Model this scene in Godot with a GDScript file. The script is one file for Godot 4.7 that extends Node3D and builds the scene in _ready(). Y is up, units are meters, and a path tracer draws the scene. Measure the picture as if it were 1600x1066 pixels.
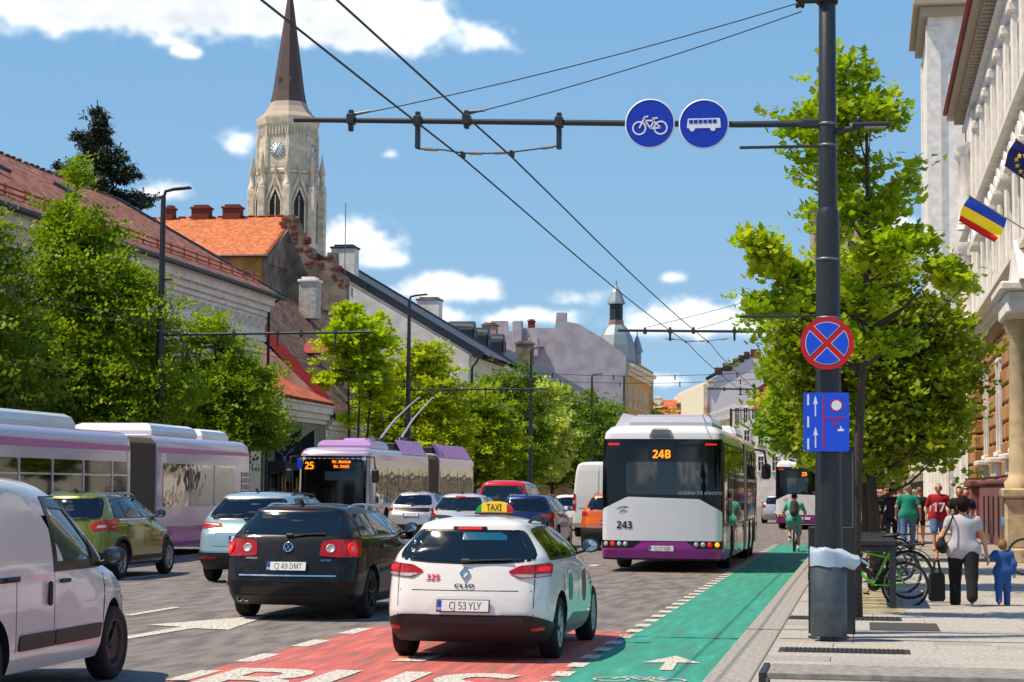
extends Node3D
# A busy city street on a sunny day. x runs across the street to the right, -z along it, y up, metres.

const FPX := 3200.0
const YAW := 0.170206   # the lens looks this far left of the street's direction
var mats := {}
var texs := {}
var taken := {}
var rng := RandomNumberGenerator.new()

# ---------------------------------------------------------------- mesh collector
class G:
	var st := SurfaceTool.new()
	var empty := true
	func _init():
		st.begin(Mesh.PRIMITIVE_TRIANGLES)
	func t(a: Vector3, b: Vector3, c: Vector3, g := -1):   # counter-clockwise seen from outside
		st.set_smooth_group(g)
		st.add_vertex(a); st.add_vertex(c); st.add_vertex(b)
		empty = false
	func q(a: Vector3, b: Vector3, c: Vector3, d: Vector3, g := -1):
		if a.distance_squared_to(b) > 1e-10 and b.distance_squared_to(c) > 1e-10 and c.distance_squared_to(a) > 1e-10: t(a, b, c, g)
		if a.distance_squared_to(d) > 1e-10 and d.distance_squared_to(c) > 1e-10 and c.distance_squared_to(a) > 1e-10: t(a, c, d, g)
	func tout(a: Vector3, b: Vector3, c: Vector3, out: Vector3, g := -1):
		if (b - a).cross(c - a).dot(out) >= 0: t(a, b, c, g)
		else: t(a, c, b, g)
	func qout(a, b, c, d, out: Vector3, g := -1):
		tout(a, b, c, out, g); tout(a, c, d, out, g)
	func box(c: Vector3, size: Vector3, bv := 0.0, bs := Basis.IDENTITY):
		var h := size * 0.5
		bv = minf(bv, minf(h.x, minf(h.y, h.z)) * 0.95)
		var V = func(sg: Array, a: int) -> Vector3:
			var p := Vector3.ZERO
			for k in 3: p[k] = sg[k] * (h[k] - (0.0 if k == a else bv))
			return c + bs * p
		for a in 3:
			var u := (a + 1) % 3
			var v := (a + 2) % 3
			for s in [-1, 1]:
				var l := []
				for uv in [[-1, -1], [1, -1], [1, 1], [-1, 1]]:
					var sg := [0, 0, 0]
					sg[a] = s; sg[u] = uv[0]; sg[v] = uv[1]
					l.append(V.call(sg, a))
				if s > 0: q(l[0], l[1], l[2], l[3])
				else: q(l[3], l[2], l[1], l[0])
		if bv <= 0.0: return
		for a in 3:
			var b := (a + 1) % 3
			var d := (a + 2) % 3
			for sa in [-1, 1]:
				for sb in [-1, 1]:
					var m := [0, 0, 0]
					m[a] = sa; m[b] = sb; m[d] = -1
					var n := m.duplicate()
					n[d] = 1
					var o := Vector3.ZERO
					o[a] = sa; o[b] = sb
					qout(V.call(m, a), V.call(n, a), V.call(n, b), V.call(m, b), bs * o)
		for sx in [-1, 1]:
			for sy in [-1, 1]:
				for sz in [-1, 1]:
					var m := [sx, sy, sz]
					tout(V.call(m, 0), V.call(m, 1), V.call(m, 2), bs * Vector3(sx, sy, sz))
	func bar(a: Vector3, b: Vector3, w: float, h: float, bv := 0.0):     # a box from a to b
		var d := b - a
		var y := d.normalized()
		var ref := Vector3.UP if absf(y.y) < 0.95 else Vector3.BACK
		var x := ref.cross(y).normalized()
		box((a + b) * 0.5, Vector3(w, d.length(), h), bv, Basis(x, y, x.cross(y)))
	func tube(pts: Array, r, n := 8, closed := false):
		var cnt := pts.size()
		var rings := []
		var up := Vector3.ZERO
		for i in cnt:
			var a: Vector3 = pts[(i - 1 + cnt) % cnt] if closed or i > 0 else pts[i]
			var b: Vector3 = pts[(i + 1) % cnt] if closed or i < cnt - 1 else pts[i]
			var d: Vector3 = (b - a).normalized()
			if up == Vector3.ZERO: up = Vector3.UP if absf(d.y) < 0.9 else Vector3.RIGHT
			var x := up.cross(d).normalized()
			up = d.cross(x).normalized()
			var rr: float = r[i] if r is Array else r
			var ring := []
			for k in n:
				var an := TAU * k / n
				ring.append(pts[i] + (x * cos(an) + up * sin(an)) * rr)
			rings.append(ring)
		for i in (cnt if closed else cnt - 1):
			var p: Array = rings[i]
			var o: Array = rings[(i + 1) % cnt]
			for k in n:
				q(p[k], p[(k + 1) % n], o[(k + 1) % n], o[k], 1)
		if not closed:
			for k in range(1, n - 1):
				t(rings[0][0], rings[0][k + 1], rings[0][k])
				t(rings[-1][0], rings[-1][k], rings[-1][k + 1])
	func lathe(prof: Array, n := 16, xf := Transform3D.IDENTITY, hard := false):   # Vector2(radius, height) from bottom to top
		for i in prof.size() - 1:
			var a: Vector2 = prof[i]
			var b: Vector2 = prof[i + 1]
			for k in n:
				var c0 := cos(TAU * k / n)
				var s0 := sin(TAU * k / n)
				var c1 := cos(TAU * (k + 1) / n)
				var s1 := sin(TAU * (k + 1) / n)
				q(xf * Vector3(a.x * c0, a.y, -a.x * s0), xf * Vector3(a.x * c1, a.y, -a.x * s1), xf * Vector3(b.x * c1, b.y, -b.x * s1), xf * Vector3(b.x * c0, b.y, -b.x * s0), (-1 if hard else i + 1 if false else 1))
	func prism(poly: PackedVector2Array, depth: float, xf := Transform3D.IDENTITY):   # in the xy plane, from z = 0 to depth
		if Geometry2D.is_polygon_clockwise(poly):
			poly = poly.duplicate(); poly.reverse()
		var tr := Geometry2D.triangulate_polygon(poly)
		for i in range(0, tr.size(), 3):
			var a := poly[tr[i]]
			var b := poly[tr[i + 1]]
			var c := poly[tr[i + 2]]
			tout(xf * Vector3(a.x, a.y, depth), xf * Vector3(b.x, b.y, depth), xf * Vector3(c.x, c.y, depth), xf.basis.z * signf(depth))
			tout(xf * Vector3(a.x, a.y, 0), xf * Vector3(b.x, b.y, 0), xf * Vector3(c.x, c.y, 0), -xf.basis.z * signf(depth))
		for i in poly.size():
			var a := poly[i]
			var b := poly[(i + 1) % poly.size()]
			var o := Vector2(b.y - a.y, a.x - b.x)
			if Geometry2D.is_polygon_clockwise(poly): o = -o
			qout(xf * Vector3(a.x, a.y, 0), xf * Vector3(b.x, b.y, 0), xf * Vector3(b.x, b.y, depth), xf * Vector3(a.x, a.y, depth), xf.basis * Vector3(o.x, o.y, 0))
	func grid(rows: Array, g := 1, flip := false):
		for i in rows.size() - 1:
			for k in rows[i].size() - 1:
				if flip: q(rows[i][k], rows[i + 1][k], rows[i + 1][k + 1], rows[i][k + 1], g)
				else: q(rows[i][k], rows[i][k + 1], rows[i + 1][k + 1], rows[i + 1][k], g)
	func ball(c: Vector3, r: Vector3, n := 10, bs := Basis.IDENTITY):
		var prof := []
		for i in n / 2 + 1:
			var an := -PI / 2 + PI * i / (n / 2)
			prof.append(Vector2(maxf(cos(an), 0.0), sin(an)))
		lathe(prof, n, Transform3D(bs * Basis.from_scale(r), c))
	func mesh() -> ArrayMesh:
		st.generate_normals()
		st.index()
		return st.commit()

# ---------------------------------------------------------------- naming, materials
func numbered(called: String) -> String:
	if not taken.has(called):
		taken[called] = 0
		return called
	taken[called] += 1
	return "%s_%03d" % [called, taken[called]]

func thing(called: String, label: String, category: String, at := Vector3.ZERO, turn := 0.0, group := "") -> Node3D:
	var o := Node3D.new()
	o.name = numbered(called)
	add_child(o)
	o.position = at
	o.rotation.y = turn
	o.set_meta("label", label); o.set_meta("category", category)
	if group: o.set_meta("group", group)
	return o

func part(parent: Node3D, called: String, g, m: Material, at := Vector3.ZERO, label := "") -> MeshInstance3D:
	var o := MeshInstance3D.new()
	o.name = called if parent != self else numbered(called)
	o.mesh = g.mesh() if g is G else g
	o.material_override = m
	parent.add_child(o, true)
	o.position = at
	if label: o.set_meta("label", label)
	return o

func single(called: String, label: String, category: String, g, m: Material, at := Vector3.ZERO, turn := 0.0, group := "") -> MeshInstance3D:
	var o := part(self, called, g, m, at)
	o.rotation.y = turn
	o.set_meta("label", label); o.set_meta("category", category)
	if group: o.set_meta("group", group)
	return o

func struct(called: String, g, m: Material, at := Vector3.ZERO) -> MeshInstance3D:
	var o := part(self, called, g, m, at)
	o.set_meta("kind", "structure")
	return o

func copy(o: Node3D, at: Vector3, turn: float, label: String) -> Node3D:
	var c: Node3D = o.duplicate()
	var base := String(o.name)
	c.name = numbered(base)
	add_child(c)
	c.position = at
	c.rotation.y = turn
	c.set_meta("label", label)
	return c

func noise(key: String, freq: float, oct: int, lo: float, hi: float, seed_ := 1, normal := false, size := 512, kind := FastNoiseLite.TYPE_SIMPLEX_SMOOTH) -> NoiseTexture2D:
	if texs.has(key): return texs[key]
	var f := FastNoiseLite.new()
	f.noise_type = kind
	f.seed = seed_
	f.frequency = freq
	f.fractal_octaves = oct
	var t := NoiseTexture2D.new()
	t.width = size; t.height = size
	t.seamless = true
	t.noise = f
	if normal:
		t.as_normal_map = true
		t.bump_strength = hi
	else:
		var r := Gradient.new()
		r.set_color(0, Color(lo, lo, lo)); r.set_color(1, Color(hi, hi, hi))
		t.color_ramp = r
	texs[key] = t
	return t

# a plain or mottled surface; the colour is given as sRGB
func M(key: String, col := Color.WHITE, rough := 0.7, metal := 0.0, tex: Texture2D = null, scale := 0.5, bump: Texture2D = null, bump_s := 0.5) -> StandardMaterial3D:
	if mats.has(key): return mats[key]
	var m := StandardMaterial3D.new()
	m.resource_name = key
	m.albedo_color = col
	m.roughness = rough
	m.metallic = metal
	if tex:
		m.albedo_texture = tex
	if bump:
		m.normal_enabled = true
		m.normal_texture = bump
		m.normal_scale = bump_s
	if tex or bump:
		m.uv1_triplanar = true
		m.uv1_world_triplanar = true
		m.uv1_scale = Vector3.ONE * scale
	mats[key] = m
	return m

func paint(key: String, col: Color, metal := 0.0, rough := 0.35) -> StandardMaterial3D:
	if mats.has(key): return mats[key]
	var m := M(key, col, rough, metal)
	m.metallic_specular = 0.3
	m.clearcoat_enabled = true
	m.clearcoat = 0.9
	m.clearcoat_roughness = 0.06
	return m

func glow(key: String, col: Color, e := 1.0) -> StandardMaterial3D:
	if mats.has(key): return mats[key]
	var m := M(key, col, 0.5)
	m.emission_enabled = true
	m.emission = col
	m.emission_energy_multiplier = e
	return m

func pane(key: String, col: Color, alpha: float) -> StandardMaterial3D:
	if mats.has(key): return mats[key]
	var m := M(key, Color(col.r, col.g, col.b, alpha), 0.03)
	m.transparency = BaseMaterial3D.TRANSPARENCY_ALPHA
	m.metallic_specular = 0.6
	return m

func txt(parent: Node3D, called: String, s: String, cap: float, at: Vector3, m: Material, bs := Basis.IDENTITY, bold := true, wide := 1.0, depth := 0.004, font := "Droid Sans") -> MeshInstance3D:
	var tm := TextMesh.new()
	var f := SystemFont.new()
	f.font_names = PackedStringArray([font])
	f.font_weight = 700 if bold else 400
	tm.font = f
	tm.text = s
	tm.font_size = 48
	tm.pixel_size = cap / (48 * 0.714)
	tm.depth = depth
	tm.curve_step = 2.0
	var o := MeshInstance3D.new()
	o.name = called
	o.mesh = tm
	o.material_override = m
	parent.add_child(o, true)
	o.transform = Transform3D(bs * Basis.from_scale(Vector3(wide, 1, 1)), at)
	return o

func pv(a: Array) -> PackedVector2Array:
	var o := PackedVector2Array()
	for i in range(0, a.size(), 2): o.append(Vector2(a[i], a[i + 1]))
	return o

func rnd(poly: PackedVector2Array, r: float, steps := 3) -> PackedVector2Array:   # rounded corners
	var o := PackedVector2Array()
	var n := poly.size()
	for i in n:
		var p := poly[i]
		var a := poly[(i - 1 + n) % n]
		var b := poly[(i + 1) % n]
		var pa := p + (a - p).limit_length(minf(r, a.distance_to(p) * 0.45))
		var pb := p + (b - p).limit_length(minf(r, b.distance_to(p) * 0.45))
		for k in steps + 1:
			var f := float(k) / steps
			o.append(pa.lerp(p, f).lerp(p.lerp(pb, f), f))
	return o

func disc(r: float, n := 32, at := Vector2.ZERO) -> PackedVector2Array:
	var o := PackedVector2Array()
	for k in n: o.append(at + Vector2(cos(TAU * k / n), sin(TAU * k / n)) * r)
	return o

func mirror(poly: PackedVector2Array) -> PackedVector2Array:
	var o := PackedVector2Array()
	for p in poly: o.append(Vector2(-p.x, p.y))
	o.reverse()
	return o

func face_cam(yaw: float) -> Basis:
	return Basis(Vector3.UP, yaw)

# ---------------------------------------------------------------- vehicle shells
class Shell:
	var R: Array            # rows [y, rear, front, half width, rear corner, front corner, rear bow, front bow]
	var D: Array = []
	var tap := [0.05, 0.09]
	var tl := 0.9
	var wf: Array = []      # wheel centres, metres from the rear
	var wr := 0.31          # wheel radius
	var ar := 0.38          # arch radius
	func setup():
		var n := R.size()
		for i in n: D.append([0, 0, 0, 0, 0, 0, 0, 0])
		for c in range(1, 8):
			for i in n:
				if i == 0 or i == n - 1: continue
				var s0: float = (R[i][c] - R[i - 1][c]) / (R[i][0] - R[i - 1][0])
				var s1: float = (R[i + 1][c] - R[i][c]) / (R[i + 1][0] - R[i][0])
				D[i][c] = 0.0 if s0 * s1 <= 0 else 2.0 * s0 * s1 / (s0 + s1)
			D[0][c] = (R[1][c] - R[0][c]) / (R[1][0] - R[0][0])
			D[n - 1][c] = (R[n - 1][c] - R[n - 2][c]) / (R[n - 1][0] - R[n - 2][0])
	var cache := {}
	func at(y: float) -> Array:
		var key := roundi(y * 1500.0)
		if cache.has(key): return cache[key]
		var o := at_exact(y)
		cache[key] = o
		return o
	func at_exact(y: float) -> Array:
		var n := R.size()
		y = clampf(y, R[0][0], R[n - 1][0])
		var i := 0
		while i < n - 2 and y > R[i + 1][0]: i += 1
		var h: float = R[i + 1][0] - R[i][0]
		var t: float = (y - R[i][0]) / h
		var o := [y]
		for c in range(1, 8):
			var a: float = R[i][c]
			var b: float = R[i + 1][c]
			o.append(a * (1 + 2 * t) * (1 - t) * (1 - t) + b * t * t * (3 - 2 * t) + h * D[i][c] * t * (1 - t) * (1 - t) + h * D[i + 1][c] * t * t * (t - 1))
		return o
	func fr(a: Array) -> float: return a[1] + a[6] + a[4]
	func ff(a: Array) -> float: return a[2] - a[7] - a[5]
	func sx(a: Array, f: float) -> float:
		var x: float = a[3]
		x -= tap[0] * clampf(1.0 - (f - fr(a)) / tl, 0, 1) ** 2
		x -= tap[1] * clampf(1.0 - (ff(a) - f) / tl, 0, 1) ** 2
		return x
	func rear(y: float, u: float) -> Vector3:
		var a := at(y)
		var w: float = a[3] - tap[0]
		var r: float = minf(a[4], w * 0.9)
		var e := absf(u)
		var flat := w - r
		var x: float
		var f: float
		if e <= flat:
			x = e; f = a[1] + a[6] * (e / flat) ** 2
		elif e <= flat + r * PI / 2:
			var an := (e - flat) / r
			x = flat + r * sin(an); f = a[1] + a[6] + r * (1 - cos(an))
		else:
			f = a[1] + a[6] + r + e - flat - r * PI / 2
			x = sx(a, f)
		return Vector3(x * signf(u), y, -f)
	func front(y: float, u: float) -> Vector3:
		var a := at(y)
		var w: float = a[3] - tap[1]
		var r: float = minf(a[5], w * 0.9)
		var e := absf(u)
		var flat := w - r
		var x: float
		var f: float
		if e <= flat:
			x = e; f = a[2] - a[7] * (e / flat) ** 2
		elif e <= flat + r * PI / 2:
			var an := (e - flat) / r
			x = flat + r * sin(an); f = a[2] - a[7] - r * (1 - cos(an))
		else:
			f = a[2] - a[7] - r - (e - flat - r * PI / 2)
			x = sx(a, f)
		return Vector3(x * signf(u), y, -f)
	func P(face: String, q: Vector2) -> Vector3:
		if face == "r": return rear(q.y, q.x)
		if face == "f": return front(q.y, q.x)
		var a := at(q.y)
		var x := sx(a, q.x)
		return Vector3(x if face == "R" else -x, q.y, -q.x)
	func N(face: String, q: Vector2) -> Vector3:
		var e := 0.012
		var p := P(face, q - Vector2(e, 0))
		var p2 := P(face, q + Vector2(e, 0))
		var o := P(face, q - Vector2(0, e))
		var o2 := P(face, q + Vector2(0, e))
		var n := (p2 - p).cross(o2 - o).normalized()
		return n if face in ["r", "R"] else -n
	func half(y: float) -> Array:     # half an outline, [Vector3, kind]: 0 body, 1 wheel well
		var a := at(y)
		var o := []
		var w: float = a[3] - tap[0]
		var r: float = minf(a[4], w * 0.9)
		for k in 7: o.append([rear(y, (w - r) * k / 6.0), 0])
		for k in range(1, 6): o.append([rear(y, w - r + r * PI / 2 * k / 6.0), 0])
		var lo := fr(a)
		var hi := ff(a)
		var last := lo
		for wi in wf.size() + 1:
			var c0 := hi
			var c1 := hi
			var cut := false
			if wi < wf.size():
				var dy := maxf(y - wr, 0.0)
				var ch := sqrt(maxf(ar * ar - dy * dy, 0.0))
				cut = ch > 0.0
				c0 = clampf(wf[wi] - ch, lo, hi); c1 = clampf(wf[wi] + ch, lo, hi)
			var n := 7
			for k in n + 1:
				var f := lerpf(last, c0, float(k) / n)
				o.append([Vector3(sx(a, f), y, -f), 0])
			if wi < wf.size():
				var ins := 0.28 if cut else 0.0
				o.append([Vector3(sx(a, c0) - ins, y, -c0), 1])
				o.append([Vector3(sx(a, c1) - ins, y, -c1), 1])
				o.append([Vector3(sx(a, c1), y, -c1), 1])
			last = c1
		w = a[3] - tap[1]
		r = minf(a[5], w * 0.9)
		for k in range(5, 0, -1): o.append([front(y, w - r + r * PI / 2 * k / 6.0), 0])
		for k in range(6, -1, -1): o.append([front(y, (w - r) * k / 6.0), 0])
		return o

func patch(sh: Shell, face: String, poly: PackedVector2Array, off := 0.004, thick := 0.02, g: G = null, cell := 0.08) -> G:
	if g == null: g = G.new()
	var area := 0.0
	for i in poly.size(): area += poly[i].cross(poly[(i + 1) % poly.size()])
	if area < 0:
		poly = poly.duplicate(); poly.reverse()
	var flip := face == "f" or face == "L"
	var lo := poly[0]
	var hi := poly[0]
	for p in poly:
		lo = lo.min(p); hi = hi.max(p)
	var nx := clampi(ceili((hi.x - lo.x) / cell), 1, 60)
	var ny := clampi(ceili((hi.y - lo.y) / cell), 1, 40)
	var cs := Vector2((hi.x - lo.x) / nx, (hi.y - lo.y) / ny)
	var at := func(q: Vector2, o: float) -> Vector3: return sh.P(face, q) + sh.N(face, q) * o
	for i in nx:
		for k in ny:
			var c := lo + Vector2(i, k) * cs
			for piece in Geometry2D.intersect_polygons(poly, PackedVector2Array([c, c + Vector2(cs.x, 0), c + cs, c + Vector2(0, cs.y)])):
				var tr := Geometry2D.triangulate_polygon(piece)
				var v := []
				for p in piece: v.append(at.call(p, off))
				for j in range(0, tr.size(), 3):
					var a := piece[tr[j]]
					var pos := (piece[tr[j + 1]] - a).cross(piece[tr[j + 2]] - a) > 0
					if pos != flip: g.t(v[tr[j]], v[tr[j + 1]], v[tr[j + 2]], 1)
					else: g.t(v[tr[j]], v[tr[j + 2]], v[tr[j + 1]], 1)
	for i in poly.size():
		var a := poly[i]
		var b := poly[(i + 1) % poly.size()]
		var n := clampi(ceili(a.distance_to(b) / cell), 1, 40)
		for k in n:
			var p := a.lerp(b, float(k) / n)
			var p2 := a.lerp(b, float(k + 1) / n)
			var w := [at.call(p, off - thick), at.call(p2, off - thick), at.call(p2, off), at.call(p, off)]
			if flip: g.q(w[3], w[2], w[1], w[0])
			else: g.q(w[0], w[1], w[2], w[3])
	return g

func seam(sh: Shell, face: String, pts: Array, wid := 0.008, g: G = null, off := 0.0015) -> G:    # a thin line along the shell
	if g == null: g = G.new()
	for i in range(0, pts.size() - 2, 2):
		var a := Vector2(pts[i], pts[i + 1])
		var b := Vector2(pts[i + 2], pts[i + 3])
		var d := (b - a).normalized() * wid * 0.5
		var s := Vector2(-d.y, d.x)
		patch(sh, face, PackedVector2Array([a - s, b - s, b + s, a + s]), off, 0.004, g, 0.15)
	return g

func build_shell(sh: Shell, cap: float, step := 0.055, extra := [], cuts := []) -> Array:   # [body, underbody] collectors
	var body := G.new()
	var under := G.new()
	var y0: float = sh.R[0][0]
	var y1: float = sh.R[-1][0]
	var ys := []
	var n := ceili((y1 - y0) / step)
	for i in n + 1: ys.append(lerpf(y0, y1, float(i) / n))
	for r in sh.R: ys.append(r[0])
	ys.append_array(extra)
	if sh.wf.size():
		for k in [0.0, 0.06, 0.12, 0.2, 0.32, 0.5]: ys.append(sh.wr + sh.ar * (1.0 - k * k * 2.0))
		ys.append(sh.wr + sh.ar - 0.0006)
	ys.sort()
	var u := [ys[0]]
	for y in ys:
		if y - u[-1] > 0.0005 and y <= y1 + 1e-5: u.append(y)
	var prev: Array = sh.half(u[0])
	var first := prev
	for i in range(1, u.size()):
		var cur: Array = sh.half(u[i])
		for k in cur.size() - 1:
			var a: Vector3 = prev[k][0]
			var b: Vector3 = prev[k + 1][0]
			var c: Vector3 = cur[k + 1][0]
			var d: Vector3 = cur[k][0]
			var well: bool = prev[k + 1][1] == 1
			var mid := (a + b + c + d) * 0.25
			for s in [1.0, -1.0]:
				var m := Vector3(s, 1, 1)
				var drop := false
				for ct in cuts:
					if (ct[0] == "R" and s > 0 and absf(b.x - a.x) < absf(b.z - a.z)) or (ct[0] == "L" and s < 0 and absf(b.x - a.x) < absf(b.z - a.z)):
						if Geometry2D.is_point_in_polygon(Vector2(-mid.z, mid.y), ct[1]): drop = true
				if drop: continue
				var g: G = under if well else body
				if s > 0: g.q(a * m, b * m, c * m, d * m, 2 if well else 1)
				else: g.q(b * m, a * m, d * m, c * m, 2 if well else 1)
		prev = cur
	# the roof: the last outline drawn in, ring by ring
	var last: Array = prev
	var cz: float = (last[0][0].z + last[-1][0].z) * 0.5
	for sc in [0.93, 0.8, 0.6, 0.35, 0.0]:
		var ring := []
		var wid: float = 0.0
		for p in prev: wid = maxf(wid, p[0].x)
		for p in prev:
			var v: Vector3 = p[0]
			var lim: float = absf(prev[0][0].z - cz)
			var inset: float = wid * (1.0 - sc)
			var z: float = cz + signf(v.z - cz) * maxf(absf(v.z - cz) - inset * clampf(absf(v.z - cz) / lim * 3.0 - 2.0, 0, 1), 0)
			ring.append([Vector3(v.x * sc, y1 + cap * (1.0 - sc * sc), z)])
		for k in ring.size() - 1:
			for s in [1.0, -1.0]:
				var m := Vector3(s, 1, 1)
				var a: Vector3 = last[k][0] * m
				var b: Vector3 = last[k + 1][0] * m
				var c: Vector3 = ring[k + 1][0] * m
				var d: Vector3 = ring[k][0] * m
				if s > 0: body.q(a, b, c, d, 1)
				else: body.q(b, a, d, c, 1)
		last = ring
	for k in first.size() - 1:
		var a: Vector3 = first[k][0]
		var b: Vector3 = first[k + 1][0]
		var m := Vector3(-1, 1, 1)
		under.q(Vector3(0, y0, a.z), Vector3(0, y0, b.z), b, a)
		under.q(Vector3(0, y0, b.z), Vector3(0, y0, a.z), a * m, b * m)
	return [body, under]

# ---------------------------------------------------------------- smooth bodies: tapered capsules meshed as surface nets
# bones: [a, b, ra, rb] ; the smooth union is meshed with cells of the given size
func nets(g: G, bones: Array, cell := 0.02, blend := 45.0):
	var lo := Vector3.ONE * 1e9
	var hi := -lo
	for b in bones:
		var r := Vector3.ONE * (maxf(b[2], b[3]) + 0.05)
		lo = lo.min(b[0] - r).min(b[1] - r)
		hi = hi.max(b[0] + r).max(b[1] + r)
	var nx := int((hi.x - lo.x) / cell) + 3
	var ny := int((hi.y - lo.y) / cell) + 3
	var nz := int((hi.z - lo.z) / cell) + 3
	var f := PackedFloat32Array()
	f.resize(nx * ny * nz)
	for b in bones:
		var a: Vector3 = b[0]
		var d: Vector3 = b[1] - a
		var dd := maxf(d.length_squared(), 1e-8)
		var ra: float = b[2]
		var dr: float = b[3] - ra
		var m := Vector3.ONE * (maxf(b[2], b[3]) + 3.0 / blend + cell)
		var l := ((a.min(b[1]) - m - lo) / cell).floor().max(Vector3.ZERO)
		var h := ((a.max(b[1]) + m - lo) / cell).ceil()
		var flat: float = b[4] if b.size() > 4 else 1.0      # a bone can be flattened front to back
		for z in range(int(l.z), mini(int(h.z) + 1, nz)):
			for y in range(int(l.y), mini(int(h.y) + 1, ny)):
				var i := (z * ny + y) * nx
				for x in range(int(l.x), mini(int(h.x) + 1, nx)):
					var p := lo + Vector3(x, y, z) * cell - a
					var t := clampf(p.dot(d) / dd, 0.0, 1.0)
					var e := p - d * t
					e.z /= flat
					f[i + x] += exp(-blend * (e.length() - ra - dr * t))
	var at := {}
	var vs := []
	var off := [0, 1, nx, nx + 1, nx * ny, nx * ny + 1, nx * ny + nx, nx * ny + nx + 1]
	for z in nz - 1:
		for y in ny - 1:
			for x in nx - 1:
				var i := (z * ny + y) * nx + x
				var mask := 0
				for k in 8:
					if f[i + off[k]] > 1.0: mask |= 1 << k
				if mask == 0 or mask == 255: continue
				var sum := Vector3.ZERO
				var cnt := 0
				for k in 8:
					for ax in 3:
						var bit := 1 << ax
						if k & bit: continue
						var o := k | bit
						if ((mask >> k) & 1) == ((mask >> o) & 1): continue
						var va := -log(maxf(f[i + off[k]], 1e-20))
						var vb := -log(maxf(f[i + off[o]], 1e-20))
						va = clampf(va, -6, 6); vb = clampf(vb, -6, 6)
						var tt := va / (va - vb)
						var p := Vector3(k & 1, (k >> 1) & 1, (k >> 2) & 1)
						p[ax] += tt
						sum += p; cnt += 1
				at[i] = vs.size()
				vs.append(lo + (Vector3(x, y, z) + sum / cnt) * cell)
	for i in at:
		var inside := f[i] > 1.0
		for ax in 3:
			var s: int = [1, nx, nx * ny][ax]
			var u: int = [nx, nx * ny, 1][ax]
			var v: int = [nx * ny, 1, nx][ax]
			if i + s >= f.size() or inside == (f[i + s] > 1.0): continue
			if not (at.has(i - u) and at.has(i - v) and at.has(i - u - v)): continue
			var a: Vector3 = vs[at[i]]
			var b: Vector3 = vs[at[i - u]]
			var c: Vector3 = vs[at[i - u - v]]
			var d: Vector3 = vs[at[i - v]]
			if inside: g.q(d, c, b, a, 1)
			else: g.q(a, b, c, d, 1)

func ramp_noise(key: String, freq: float, sd: int, stops: Array) -> NoiseTexture2D:
	var t := noise(key, freq, 6, 0, 1, sd, false, 1024)
	var r := Gradient.new()
	r.offsets = PackedFloat32Array(stops.map(func(q): return q[0]))
	r.colors = PackedColorArray(stops.map(func(q): return q[1]))
	t.color_ramp = r
	return t

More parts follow.
